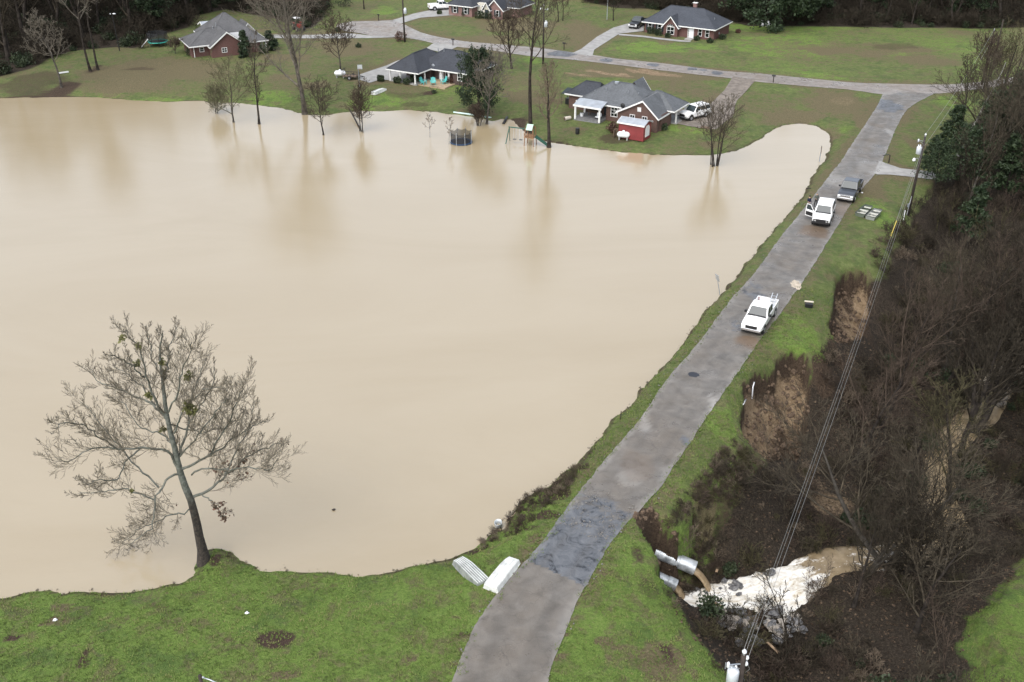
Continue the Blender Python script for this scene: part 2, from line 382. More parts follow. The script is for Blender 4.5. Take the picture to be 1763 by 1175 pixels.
def at(px, py, lake=False):
    "where a sight line meets the ground (or the lake)"
    zs = np.linspace(22, -7, 900)
    u = (px-CX)/FPX; v = (py-CY)/FPX; t = (zs-CAM_H)/(-sP-v*cP)
    xs = u*t; ys = (cP-v*sP)*t; h = H(xs, ys)
    if lake: h = np.maximum(h, 0)
    k = int(np.argmax(zs <= h)); z = float(h[k]); x, y = G0(px, py, z)
    return (x, y, max(float(H(x, y)), 0) if lake else float(H(x, y)))
def infield(name, shape=None): return info[name].reshape(GXX.shape)
def look(name, x, y):
    A = info[name].reshape(GXX.shape)
    i = np.clip(np.searchsorted(gx, x)-1, 0, len(gx)-2); j = np.clip(np.searchsorted(gy, y)-1, 0, len(gy)-2)
    return A[j, i]

# ---------------------------------------------------------------- ground paint
X, Y = GXX.ravel(), GYY.ravel()
ds, dr, dc, er, pit, dk = (info[k] for k in ('ds', 'dr', 'dc', 'er', 'pit', 'dk'))
east = info['east']; n1 = fbm(X, Y, 9.0, 21); n2 = fbm(X, Y, 2.2, 31); n3 = fbm(X, Y, 26.0, 41)
dry = np.zeros(X.shape); mud = np.zeros(X.shape); lit = np.zeros(X.shape); lush = np.zeros(X.shape); sand = np.zeros(X.shape); red = np.zeros(X.shape)
dry += 0.2*smooth(95, 150, Y)+0.5*n1+0.08
dry += 0.1*smooth(150, 200, Y)*(n3 > 0)
lush += 0.62*smooth(80, 50, Y)+0.5*n3+0.12+0.3*smooth(150, 165, Y)*smooth(30, 50, X)
def blob(ch, px, py, rx, ry, w, z=0.8, edge=0.5, jag=0.5):
    cx, cy = G0(px, py, z); x2, _ = G0(px+rx, py, z); _, y2 = G0(px, py-ry, z)
    d = np.sqrt(((X-cx)/(x2-cx))**2+((Y-cy)/(y2-cy))**2)+jag*(n2*0.8+n1*0.3)
    ch += w*smooth(1.0, 1.0-edge, d)
# brown turf and bare earth
for a in [(1440,178,70,22,.7),(1330,185,60,30,.45),(1130,128,160,14,.75),(1180,150,60,22,.35),(230,130,110,35,.5),(330,120,60,20,.4),(900,150,50,30,.45),(880,45,90,16,.55),(1000,55,40,20,.3),(830,70,70,10,.5),(1480,85,160,12,.35),(1600,110,70,10,.4),
          (640,45,60,12,.45),(600,85,60,18,.35),(1170,245,60,14,.35),(980,225,40,12,.3),(1580,250,22,16,.7),(1130,1140,60,60,.65),(1060,1120,40,40,.35),(1500,330,40,20,.3),(385,992,22,8,.6),(1215,850,30,25,.6),(700,155,60,10,.25),(1420,225,40,16,.4),(1490,215,20,20,.5),(820,185,40,16,.45)]:
    blob(dry, *a[:5])
for a in [(470,1097,38,22,.9),(20,1092,22,9,.9),(140,1125,6,28,.8),(242,1160,8,22,.8),(155,1140,8,8,.5),(680,1090,5,60,.45),(660,1040,5,30,.4),(270,1035,22,10,.55),(330,1015,30,12,.4),(1098,955,16,18,.6),(205,1155,10,4,.6)]: blob(red, *a[:5], jag=0.9)
for a in [(60,140,80,26,.55),(110,150,26,12,.8),(160,120,14,10,.7),(480,195,55,9,.9),(430,188,25,4,.6),(890,205,24,10,.9),(905,222,20,10,.7),(960,235,30,8,.4),(990,195,40,14,.5),(1060,235,40,10,.6),(370,958,18,14,.9),(935,890,48,14,.95),(960,850,40,18,.9),(1000,805,25,18,.6),(915,910,30,10,.7),(820,937,20,7,.8),(1420,610,26,24,.9),(1440,580,22,24,.9),(1480,600,34,40,.6),(1500,510,20,40,.6),(1215,900,30,30,.6),(1240,840,30,20,.5),
          (1465,225,16,8,.4),(715,175,30,4,.5),(1150,905,40,15,.6),(1120,1010,30,30,.5),(740,160,10,4,.5),(300,140,35,6,.35),(1240,232,30,6,.4)]: blob(mud, *a[:5])
for a in [(200,152,10,13,1.6),(182,160,9,10,1.8),(210,142,7,8,1.6),(470,165,50,14,.8),(640,170,60,14,.9),(1340,80,90,22,1.2),(1150,85,110,12,1.0),(1290,50,60,8,.9),(1420,52,60,4,1.0),(1700,150,50,20,.4),(1500,355,40,40,.7),(1640,175,40,16,.5),(660,20,30,10,.7),(650,112,40,10,.6),(760,150,60,14,.6),(1180,220,40,12,.8),(1400,130,40,6,.4),(900,960,60,20,.9),(1380,580,70,50,.9),(1240,720,30,60,.7),(1150,830,30,30,.8),(180,1070,160,60,.4),(1040,1100,30,60,.5),(1720,1100,80,70,.8)]: blob(lush, *a[:5])
# small random worn, dead and fresh spots
rb = np.random.RandomState(77)
for _ in range(46): blob(red if rb.rand() < .3 else dry, rb.uniform(-20, 840), rb.uniform(1005, 1175), rb.uniform(8, 40), rb.uniform(4, 14), rb.uniform(.35, .6), edge=.9, jag=1.3)
for _ in range(60): blob((dry, lush, mud)[rb.choice(3, p=(.5, .38, .12))], rb.uniform(100, 1600), rb.uniform(50, 255), rb.uniform(14, 60), rb.uniform(3, 10), rb.uniform(.3, .6), jag=.8)
for _ in range(26): blob((dry, red)[rb.randint(2)], rb.uniform(960, 1200), rb.uniform(1020, 1175), rb.uniform(6, 24), rb.uniform(4, 14), rb.uniform(.4, .7), jag=1.0)
# tilled strips on the slope under the top road
rowx = (X*0.62+Y*0.78)
til = np.zeros(X.shape); blob(til, 1100, 127, 170, 11, 1.0, jag=0.3)
sand += til*np.clip(0.3+0.7*np.sin(rowx*1.3+3*n2), 0, 0.75)
sand += 0.75*smooth(0.0, -0.5, er)*smooth(-0.3, 0.25, fbm(X, Y, 3.0, 61)+0.12*(-er-1.2))
ridge = np.zeros(X.shape); blob(ridge, 1450, 830, 70, 26, 0.8, z=-3); blob(ridge, 1400, 778, 40, 16, 0.6, z=-2); blob(ridge, 1470, 620, 40, 22, 0.55, z=-2); blob(ridge, 1515, 560, 20, 26, 0.4, z=-2)
sand += ridge*0.7+0.3*smooth(0, -.5, er)
blob(sand, 1100, 940, 22, 12, .35); blob(sand, 1180, 935, 25, 14, .3); blob(sand, 520, 140, 30, 6, .2); blob(sand, 190, 150, 30, 5, .3); blob(sand, 1450, 175, 40, 12, .4)
mud += smooth(0.15, -0.25, er)*1.2+smooth(0.2, -0.3, pit)
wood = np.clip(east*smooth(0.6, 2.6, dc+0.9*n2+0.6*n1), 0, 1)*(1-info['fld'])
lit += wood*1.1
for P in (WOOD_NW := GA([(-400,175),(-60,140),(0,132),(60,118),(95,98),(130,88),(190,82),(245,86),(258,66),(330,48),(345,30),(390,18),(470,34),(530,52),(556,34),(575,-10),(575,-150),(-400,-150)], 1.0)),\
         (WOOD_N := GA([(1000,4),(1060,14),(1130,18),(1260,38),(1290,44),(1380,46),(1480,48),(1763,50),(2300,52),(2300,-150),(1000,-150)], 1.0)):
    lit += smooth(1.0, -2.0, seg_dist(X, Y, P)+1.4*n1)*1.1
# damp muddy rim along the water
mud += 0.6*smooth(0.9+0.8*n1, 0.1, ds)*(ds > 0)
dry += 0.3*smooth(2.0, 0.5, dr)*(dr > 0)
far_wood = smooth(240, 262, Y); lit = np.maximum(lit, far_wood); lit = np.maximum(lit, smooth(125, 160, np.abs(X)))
clip = lambda a: np.clip(a, 0, 1)
info['ridge'] = ridge
m1 = np.stack([clip(dry), clip(mud), clip(lit), clip(lush)], 1); m2 = np.stack([clip(sand), clip(red), clip(ridge*0), np.ones(X.shape)], 1)
ny, nx = GXX.shape; idx = np.arange(ny*nx).reshape(ny, nx)
quads = np.stack([idx[:-1, :-1], idx[:-1, 1:], idx[1:, 1:], idx[1:, :-1]], -1).reshape(-1, 4)

g = NT('turf_and_earth')
a1 = g.attr('m1'); a2 = g.attr('m2'); s1 = g.sep(a1.outputs['Color']); s2 = g.sep(a2.outputs['Color'])
nf = g.noise(14.0, 6, 0.7); nm = g.noise(1.6, 5, 0.65); nl = g.noise(0.25, 4, 0.6)
tuft = g.noise(5.0, 5, 0.75)
green = g.ramp(g.math('ADD', g.math('MULTIPLY', nm, 0.55), g.math('MULTIPLY', nf, 0.45)), [(0.3, (.046, .066, .021)), (0.5, (.118, .152, .045)), (0.7, (.21, .225, .092))])
lushc = g.ramp(g.math('ADD', g.math('MULTIPLY', tuft, 0.6), g.math('MULTIPLY', nf, 0.4)), [(0.3, (.052, .088, .018)), (0.5, (.145, .225, .044)), (0.7, (.250, .310, .095))])
dryc = g.ramp(g.math('ADD', g.math('MULTIPLY', tuft, 0.5), g.math('MULTIPLY', nf, 0.5)), [(0.3, (.058, .046, .026)), (0.5, (.140, .118, .062)), (0.72, (.26, .22, .13))])
mudc = g.ramp(g.math('ADD', g.math('MULTIPLY', tuft, 0.6), g.math('MULTIPLY', nf, 0.4)), [(0.36, (.022, .014, .009)), (0.5, (.062, .042, .027)), (0.7, (.12, .088, .06))])
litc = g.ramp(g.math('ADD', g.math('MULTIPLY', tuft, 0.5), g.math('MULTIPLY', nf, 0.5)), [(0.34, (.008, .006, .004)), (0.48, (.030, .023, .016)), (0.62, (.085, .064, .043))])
sandc = g.ramp(g.math('ADD', g.math('MULTIPLY', nm, .5), g.math('MULTIPLY', tuft, .5)), [(0.36, (.13, .085, .048)), (0.5, (.25, .18, .11)), (0.66, (.38, .29, .19))])
redc = g.ramp(nf, [(0.3, (.030, .018, .014)), (0.7, (.115, .075, .055))])
def w(mask, nz, amp=0.7):
    "mask broken up by noise"
    return g.ramp(g.math('ADD', mask, g.math('MULTIPLY', g.math('SUBTRACT', nz, 0.5), amp)), [(0.33, 0.0), (0.67, 1.0)])
c = g.mix(w(a1.outputs['Alpha'], nm, 0.9), green, lushc)
c = g.mix(g.ramp(g.noise(.55, 6, .72, dist=.6), [(.5, 0.0), (.6, .75)]), c, dryc)
c = g.mix(g.ramp(g.noise(1.3, 6, .75, dist=1.0), [(.575, 0.0), (.67, .6)]), c, redc)
c = g.mix(g.ramp(g.noise(.33, 5, .7, dist=.5), [(.52, 0.0), (.64, .45)]), c, (.045, .085, .028))
c = g.mix(w(s1[0], nm, 1.3), c, dryc)
c = g.mix(w(s2[1], tuft, 0.9), c, redc)
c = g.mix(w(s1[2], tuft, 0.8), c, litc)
c = g.mix(w(s1[1], tuft, 0.9), c, mudc)
c = g.mix(w(s2[0], tuft, 0.8), c, sandc)
g.bump(g.math('ADD', nf, g.math('MULTIPLY', tuft, 1.5)), 1.0, 0.14)
g.out(c, 0.92, Specular_IOR_Level=0.25)
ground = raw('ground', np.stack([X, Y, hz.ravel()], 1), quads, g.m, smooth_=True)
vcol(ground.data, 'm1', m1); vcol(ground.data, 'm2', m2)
tag(ground, 'grass, mud and leaf litter ground around the lake', kind='structure')

# ---------------------------------------------------------------- lake
wt = NT('silty_lake_water')
mp = wt.t.nodes.new('ShaderNodeMapping'); wt.link(wt.pos, mp.inputs['Vector']); mp.inputs['Scale'].default_value = (0.55, 1.5, 1.0); mp.inputs['Rotation'].default_value = (0, 0, R(12))
rip = wt.math('ADD', wt.math('MULTIPLY', wt.noise(1.3, 4, 0.6, mp.outputs[0]), 0.6), wt.math('MULTIPLY', wt.noise(4.5, 4, 0.7, mp.outputs[0]), 0.30))
silt = wt.ramp(wt.noise(0.03, 6, 0.6, mp.outputs[0], dist=1.5), [(0.3, (.335, .268, .162)), (0.7, (.372, .306, .198))])
wt.bump(rip, 0.42, 0.05)
wt.out(silt, 0.11, IOR=2.4, Specular_IOR_Level=0.5)
cl = (resamp(roadL, 3)+0)[:, :2]
lake_pts = [(-340, 10), (-60, 28)]+[(-40, 36), (-12, 36)]+[tuple(p+np.array((0.6, 0))) for p in cl if 47 < p[1] < 140]+[(60, 150), (40, 172), (-100, 178), (-340, 178)]
mb = MB(); mb.add([(x, y, 0.0) for x, y in lake_pts], [tuple(range(len(lake_pts)))])
lake = mb.build('lake_water', wt.m); tag(lake, 'flooded lake of opaque tan silty water', kind='structure')
if lake.data.polygons[0].normal.z < 0: lake.data.flip_normals()

# ---------------------------------------------------------------- roads
def asphalt(name, base, patch=True):
    r = NT(name); a = r.attr('rm'); s = r.sep(a.outputs['Color'])
    nf = r.noise(22, 4, 0.7); nm = r.noise(0.9, 5, 0.6, dist=0.5); nl = r.noise(0.22, 4, 0.6)
    c = r.ramp(r.math('ADD', r.math('MULTIPLY', nm, 0.6), r.math('MULTIPLY', nf, 0.4)), [(0.33, tuple(b*0.5 for b in base)), (0.5, base), (0.68, tuple(b*1.5 for b in base))])
    c = r.mix(r.ramp(nl, [(0.42, 0.0), (0.65, 0.55)]), c, (base[0]*1.02, base[1]*0.92, base[2]*0.80))
    blue = r.ramp(r.noise(1.0, 7, 0.72, dist=1.4), [(0.38, (.022, .024, .028)), (0.45, (.082, .088, .097)), (0.66, (.145, .151, .160))])
    c = r.mix(r.ramp(r.math('ADD', s[0], r.math('MULTIPLY', r.math('SUBTRACT', r.noise(1.1, 5, 0.7), 0.5), 1.0)), [(0.4, 0.0), (0.6, 1.0)]), c, blue)
    tr_ = r.math('ABSOLUTE', r.math('SUBTRACT', r.math('ABSOLUTE', r.math('SUBTRACT', a.outputs['Alpha'], 0.5)), 0.22))
    c = r.mix(r.math('MULTIPLY', r.ramp(tr_, [(0.0, 1.0), (0.11, 0.0)]), r.ramp(nl, [(.3, .1), (.7, .42)])), c, tuple(b*0.55 for b in base))
    c = r.mix(s[1], c, (.33, .315, .29)); c = r.mix(s[2], c, (.13, .085, .05))
    crack = r.t.nodes.new('ShaderNodeTexVoronoi'); crack.feature = 'DISTANCE_TO_EDGE'; crack.inputs['Scale'].default_value = 0.55
    nzv = r.t.nodes.new('ShaderNodeTexNoise'); nzv.inputs['Scale'].default_value = 1.2; r.link(r.pos, nzv.inputs['Vector'])
    vm = r.t.nodes.new('ShaderNodeVectorMath'); vm.operation = 'MULTIPLY_ADD'; vm.inputs[1].default_value = (1.2, 1.2, 1.2); r.link(nzv.outputs['Color'], vm.inputs[0]); r.link(r.pos, vm.inputs[2]); r.link(vm.outputs[0], crack.inputs['Vector'])
    cm = r.ramp(crack.outputs['Distance'], [(0.0, 1.0), (0.02, 0.0)])
    c = r.mix(r.math('MULTIPLY', cm, r.ramp(nl, [(0.46, 0.0), (0.62, 0.5)])), c, (.055, .05, .045))
    r.out(c, r.ramp(r.noise(0.5, 4, 0.6), [(0.35, 0.24), (0.65, 0.6)])); r.bump(r.math('ADD', nf, r.math('MULTIPLY', nm, 0.8)), 0.4, 0.04)
    return r.m
ROADM = asphalt('wet_worn_asphalt', (.140, .128, .112)); TOPM = asphalt('worn_grey_brown_asphalt', (.222, .198, .176))
def ribbon(name, A, B, z, m, label, cols=18, masks=None, ragged=0.07):
    n = 420
    a = resamp(A, 0.1); b = resamp(B, 0.1)
    sm = lambda q: np.stack([np.convolve(np.pad(q[:, i], 22, mode='edge'), np.ones(45)/45, 'valid') for i in range(2)], 1)
    a, b = sm(a), sm(b)
    a = a[np.linspace(0, len(a)-1, n).astype(int)]; b = b[np.linspace(0, len(b)-1, n).astype(int)]
    t = np.linspace(0, 1, cols)[None, :, None]; P = a[:, None]*(1-t)+b[:, None]*t
    d = b-a; d /= np.linalg.norm(d, axis=1)[:, None]
    P[:, 0] += d*(ragged*2*fbm(a[:, 0], a[:, 1], 0.7, 3))[:, None]; P[:, -1] += d*(ragged*2*fbm(b[:, 0], b[:, 1], 0.7, 8))[:, None]
    zz = np.full(P.shape[:2], z); zz += 0.012*np.sin(t[..., 0]*math.pi)
    V = np.concatenate([P, zz[..., None]], 2).reshape(-1, 3); id_ = np.arange(n*cols).reshape(n, cols)
    F = np.stack([id_[:-1, :-1], id_[:-1, 1:], id_[1:, 1:], id_[1:, :-1]], -1).reshape(-1, 4)
    o = raw(name, V, F, m, smooth_=True); M = np.zeros((len(V), 4)); M[:, 3] = 1
    if masks:
        for ch, px, py, rx, ry, wgt in masks:
            cx, cy = G0(px, py, z); x2, _ = G0(px+rx, py, z); _, y2 = G0(px, py-ry, z)
            dd = np.sqrt(((V[:, 0]-cx)/(x2-cx))**2+((V[:, 1]-cy)/(y2-cy))**2)+0.5*fbm(V[:, 0], V[:, 1], 1.5, 15)
            M[:, ch] = np.clip(M[:, ch]+wgt*smooth(1, 0.7, dd), 0, 1)
    if name == 'road':
        p0 = np.array(G0(952, 989, z)); p1 = np.array(G0(1062, 872, z)); dv = (p1-p0)/np.linalg.norm(p1-p0); dd = (V[:, :2]-p0)@dv; nz_ = fbm(V[:, 0], V[:, 1], 1.8, 25)
        M[:, 0] = np.maximum(M[:, 0], smooth(0.0, 0.35, dd)*(.95*smooth(5.2, 3.6, dd+1.2*nz_)+.62*smooth(10.5, 6.5, dd+2*nz_)*smooth(3.2, 4.5, dd)).clip(0, 1))
    edge = np.abs(np.tile(np.linspace(-1, 1, cols), n)); M[:, 1] = np.clip(M[:, 1]+0.28*smooth(0.84, 1.0, edge+0.25*fbm(V[:, 0], V[:, 1], 2.0, 5)), 0, 1)
    M[:, 3] = np.tile(np.linspace(0, 1, cols), n)
    vcol(o.data, 'rm', M); me = o.data
    if me.polygons[0].normal.z < 0: me.flip_normals()
    return tag(o, label, kind='structure')
road = ribbon('road', roadL, roadR, PZ, ROADM, 'wet worn asphalt road along the dam', masks=[(0,1180,760,14,12,.6),(0,1270,560,20,30,.45),(0,1300,505,24,26,.5),(0,1520,180,34,14,.75),(0,1420,330,14,10,.4),
    (1,1375,492,9,9,.9),(1,1110,730,12,20,.45),(1,1228,695,9,26,.55),(1,1440,310,26,14,.35),(1,1500,290,30,14,.25),(2,1290,590,26,14,.8),(2,1400,400,26,12,.6),(2,1455,365,22,10,.5),(2,1100,800,30,30,.25),(1,1085,825,26,14,.3),(1,1545,240,7,28,.5)])
top = ribbon('back_road', topN, topS, PZ+0.005, TOPM, 'worn grey brown road behind the lake houses', masks=[(0,965,93,26,6,.9),(0,1046,104,16,4,.9),(0,1125,112,12,3.5,.8),(0,1192,119,12,3.5,.8),(0,1235,126,12,4,.9),(0,1210,121,10,3,.6),(1,700,60,60,8,.35),(1,790,76,40,6,.3),(2,640,50,40,6,.3)])
def slab(name, px, z, m, label, jag=0.06):
    P = resamp(np.vstack([GA(px, PZ), GA(px[:1], PZ)]), 0.5)[:-1]
    c = P.mean(0); P = P+(P-c)/np.linalg.norm(P-c, axis=1)[:, None]*(jag*2*fbm(P[:, 0], P[:, 1], 1.2, 6))[:, None]
    mb = MB(); mb.add([(x, y, z) for x, y in P], [tuple(range(len(P)))]); o = mb.build(name, m)
    if o.data.polygons[0].normal.z < 0: o.data.flip_normals()
    vcol(o.data, 'rm', np.tile((0, 0, 0, 1), (len(P), 1))); return tag(o, label, kind='structure')
CONC = mat('weathered_concrete', (.29, .285, .27), 0.7, 0.16, 0.9, 0.2, coord='Object')
slab('turning_circle', CUL, PZ+0.010, TOPM, 'round brown turning circle at the end of the back road')
GRAV = mat('gravel_and_mud', (.17, .145, .12), 0.8, 0.3, 1.5, 0.3)
for nme, key, m_, lab in (('driveway', 'driveway_north', CONC, 'pale driveway climbing to the pink brick house'), ('driveway', 'driveway_west', CONC, 'narrow pale driveway left of the turning circle'), ('driveway', 'driveway_brick_house', CONC, 'curved concrete driveway of the dark roofed brick house'),
        ('driveway', 'driveway_lakeside', GRAV, 'wet gravel driveway with a parked white vehicle'), ('driveway', 'driveway_concrete', CONC, 'wide concrete driveway beside the open carport'), ('driveway', 'parking_pad', CONC, 'short concrete pad behind the dark roof'), ('footpath', 'front_path', CONC, 'pale footpath along the front of the brick house'), ('driveway', 'driveway_east', CONC, 'short grey driveway turning right off the dam road')):
    slab(nme, DRIVES[key], PZ+0.016, m_, lab)
# tar patch and sand filled hole on the dam road
def patch(name, px, py, rx, ry, z, m, label, n=26, seed=1, jag=0.25):
    cx, cy = G0(px, py, z); x2, _ = G0(px+rx, py, z); _, y2 = G0(px, py-ry, z); rng = np.random.RandomState(seed); P = []
    for i in range(n):
        a = 2*math.pi*i/n; q = 1+jag*(rng.rand()-0.5); P.append((cx+(x2-cx)*q*math.cos(a), cy+(y2-cy)*q*math.sin(a), z))
    mb = MB(); mb.add(P, [tuple(range(n))]); o = mb.build(name, m)
    if o.data.polygons[0].normal.z < 0: o.data.flip_normals()
    return tag(o, label, kind='structure')
patch('tar_patch', 1194, 645, 9.5, 4.6, PZ+0.02, mat('fresh_tar', (.018, .02, .026), 0.35), 'small dark oval tar patch in the road')
patch('sand_fill', 1371, 491, 9, 8, PZ+0.022, mat('wet_pale_sand', (.42, .36, .28), 0.8, 0.25, 3.0, 0.4), 'pale sand filled washout at the road edge', seed=5, jag=0.5)

# ---------------------------------------------------------------- creek below the dam
ck = NT('brown_creek_and_foam'); fa = ck.attr('foam'); fs_ = ck.sep(fa.outputs['Color'])
cmb = ck.t.nodes.new('ShaderNodeCombineXYZ'); ck.link(ck.math('MULTIPLY', fs_[1], 40.0), cmb.inputs[0]); ck.link(ck.math('MULTIPLY', fs_[2], 9.0), cmb.inputs[1])
fl = ck.noise(1.0, 6, 0.68, vec=cmb.outputs[0], dist=1.2)
fn = ck.math('ADD', ck.math('MULTIPLY', fl, .65), ck.math('MULTIPLY', ck.noise(3.2, 7, 0.72, dist=0.8), .35))
foam = ck.ramp(ck.math('ADD', fs_[0], ck.math('MULTIPLY', ck.math('SUBTRACT', fn, 0.5), 2.0)), [(0.42, 0.0), (0.62, 1.0)])
brown = ck.ramp(ck.noise(1.2, 5, 0.6), [(0.3, (.17, .125, .07)), (0.7, (.30, .235, .145))])
cc = ck.mix(foam, brown, ck.ramp(ck.math('ADD', ck.math('MULTIPLY', fl, .6), ck.math('MULTIPLY', ck.noise(2.6, 6, .75, dist=1.0), .4)), [(0.33, (.24, .18, .105)), (0.40, (.44, .38, .28)), (0.47, (.62, .585, .51)), (0.57, (.77, .76, .72))]))
ck.out(cc, ck.ramp(foam, [(0.0, 0.12), (1.0, 0.75)])); ck.bump(fn, 0.4, 0.12)
cp = resamp(np.c_[creek, creek_w], 0.16); nc = 26
tg = np.gradient(cp[:, :2], axis=0); tg /= np.linalg.norm(tg, axis=1)[:, None]; nr = np.stack([-tg[:, 1], tg[:, 0]], 1)
tt = np.linspace(-1, 1, nc)
CP = cp[:, None, :2]+nr[:, None]*(cp[:, 2]*1.0+.9)[:, None, None]*tt[None, :, None]
s_ = np.linspace(0, 1, len(cp))*np.linalg.norm(np.diff(cp[:, :2], axis=0), axis=1).sum()
fm = np.clip(smooth(12.5, 7.0, s_)[:, None]*np.ones(nc)+0.55*smooth(13, 16, s_)[:, None]*smooth(30, 12, s_)[:, None]*0.5+0.32*smooth(40, 5, s_)[:, None]-0.12*np.abs(tt)[None, :]**3, 0, 1)*.86
cz = CZ+0.28*smooth(10, 0, s_)[:, None]-.75*np.abs(tt)[None, :]**4+.10+fm*0.42*np.abs(fbm(CP[..., 0], CP[..., 1], 1.3, 2, 5))+0.05*fbm(CP[..., 0], CP[..., 1], 0.8, 3)
ci = np.arange(cz.size).reshape(cz.shape)
cw_ = raw('creek', np.concatenate([CP, cz[..., None]], 2).reshape(-1, 3), np.stack([ci[:-1, :-1], ci[:-1, 1:], ci[1:, 1:], ci[1:, :-1]], -1).reshape(-1, 4), ck.m, smooth_=True)
if cw_.data.polygons[0].normal.z < 0: cw_.data.flip_normals()
vcol(cw_.data, 'foam', np.stack([fm.ravel(), np.repeat(s_/60.0, nc), np.tile((tt+1)/2, len(cp)), np.ones(fm.size)], 1)); tag(cw_, 'white foaming brown creek below the two pipes', kind='structure')
# ---------------------------------------------------------------- vegetation
BARK = {}
def bark(name, a, b, sc=2.0):
    BARK[name] = mat('bark_'+name, a, 0.9, scale=sc, col2=b, bump=0.4, spec=0.2); return BARK[name]
bark('grey', (.036, .032, .027), (.092, .082, .070)); bark('dark', (.016, .013, .011), (.048, .040, .033)); bark('pale', (.15, .145, .13), (.32, .31, .285))
bark('twig', (.038, .031, .022), (.088, .073, .051)); bark('redtwig', (.044, .032, .024), (.090, .067, .050)); bark('greentwig', (.066, .064, .036), (.125, .118, .07)); bark('darktwig', (.020, .016, .011), (.050, .041, .029)); bark('greytwig', (.086, .075, .060), (.165, .147, .118)); bark('finetwig', (.105, .088, .066), (.19, .165, .128)); bark('olivetwig', (.038, .035, .018), (.090, .079, .041))
bark('lichen', (.075, .078, .064), (.165, .168, .143)); bark('tantwig', (.10, .078, .055), (.19, .15, .11))
def leafmat(name, a, b):
    m = mat('leaf_'+name, a, 0.6, scale=1.1, col2=b, spec=0.3); return m
EVER = leafmat('evergreen', (.013, .024, .010), (.042, .064, .028)); CEDAR = leafmat('cedar', (.011, .021, .010), (.030, .048, .020)); SHRUB = leafmat('shrub', (.016, .027, .012), (.050, .066, .030)); DEAD = leafmat('dead_brown', (.060, .030, .018), (.15, .08, .05)); MISTLE = leafmat('mistletoe', (.09, .092, .03), (.17, .165, .06))
def grow(rng, start, d, length, r, lv, Pm, out, az0=None):
    n = Pm['seg'][lv]; pts = [np.array(start, float)]; d = unit(np.array(d, float)); wand = Pm['wander'][lv]; up = Pm['up'][lv]; st = length/n
    for i in range(n):
        d = unit(d+rng.normal(0, wand, 3)+np.array((0, 0, up))); pts.append(pts[-1]+d*st)
    pts = np.array(pts); tt = np.linspace(0, 1, n+1)
    tip = Pm.get('tip', 0.25); rad = np.maximum(r*(1-(1-tip)*tt), Pm['rmin']); out.append((pts, rad, lv))
    sprout(rng, pts, rad, length, lv, Pm, out)
def sprout(rng, pts, rad, length, lv, Pm, out, nch=None, t0=None):
    if lv >= Pm['levels']: return
    nch = Pm['n'][lv] if nch is None else nch; t0 = Pm['t0'][lv] if t0 is None else t0; az = rng.rand()*6.28; n = len(pts)-1
    nch = max(1, int(round(nch*rng.uniform(0.8, 1.2))))
    for k in range(nch):
        t = t0+(1-t0)*(k+rng.rand())/nch; f = t*n; i = min(int(f), n-1); p = pts[i]*(1-(f-i))+pts[i+1]*(f-i); d = unit(pts[i+1]-pts[i])
        az += 2.399+rng.normal(0, 0.4)
        a = Pm['ang'][lv]*rng.uniform(0.7, 1.3); u = np.cross(d, (0.31, 0.77, 0.55)); u = unit(u); w_ = np.cross(d, u)
        cd = d*math.cos(a)+math.sin(a)*(math.cos(az)*u+math.sin(az)*w_)
        shp = Pm['shape'](t) if lv == 0 else (1-0.45*t)
        rr = (rad[i]*(1-(f-i))+rad[i+1]*(f-i))*Pm['rr'][lv]
        grow(rng, p, cd, length*Pm['ratio'][lv]*shp*rng.uniform(0.75, 1.2), max(rr, Pm['rmin']), lv+1, Pm, out)
def tubes(brs, sides):
    "one vertex and face array for many branches; sides by level"
    V = []; F = []; o = 0; groups = {}
    for pts, rad, lv in brs: groups.setdefault((len(pts), sides[lv]), []).append((pts, rad))
    for (n, k), lst in groups.items():
        P = np.array([a for a, _ in lst]); Rd = np.array([b for _, b in lst]); B = len(lst)
        T = np.gradient(P, axis=1); T /= np.linalg.norm(T, axis=2, keepdims=True)+1e-9
        ref = np.where(np.abs(T[:, :1, 2:3]) < 0.85, np.array((0, 0, 1.0)), np.array((1.0, 0, 0))); U = np.cross(T, np.broadcast_to(ref, T.shape)); U /= np.linalg.norm(U, axis=2, keepdims=True)+1e-9; Wv = np.cross(T, U)
        a = 2*np.pi*np.arange(k)/k
        vv = P[:, :, None]+Rd[:, :, None, None]*(np.cos(a)[None, None, :, None]*U[:, :, None]+np.sin(a)[None, None, :, None]*Wv[:, :, None])
        id_ = np.arange(B*n*k).reshape(B, n, k)+o; nx_ = np.roll(id_, -1, axis=2)
        f = np.stack([id_[:, :-1], nx_[:, :-1], nx_[:, 1:], id_[:, 1:]], -1).reshape(-1, 4)
        V.append(vv.reshape(-1, 3)); F.append(f); o += B*n*k
    return np.concatenate(V), np.concatenate(F)
def leaves(rng, C, size, flat=0.0, aspect=1.6):
    "a small four-cornered leaf (folded on its midrib) at each centre"
    n = len(C); a = rng.normal(0, 1, (n, 3)); a[:, 2] *= (1-flat); a /= np.linalg.norm(a, axis=1)[:, None]
    b = rng.normal(0, 1, (n, 3)); b -= a*(a*b).sum(1)[:, None]; b /= np.linalg.norm(b, axis=1)[:, None]
    s = size*rng.uniform(0.6, 1.3, n)[:, None]; c = np.cross(a, b)
    V = np.stack([C-a*s*aspect/2, C+b*s/2+c*s*0.15, C+a*s*aspect/2, C-b*s/2+c*s*0.15], 1).reshape(-1, 3)
    return V, np.arange(4*n).reshape(n, 4)
def me_raw(name, V, F, m, smooth_=False):
    o = raw(name, V, F, m, None, smooth_); me = o.data; bpy.data.objects.remove(o); return me
SIDES = [8, 6, 4, 3, 3, 3]
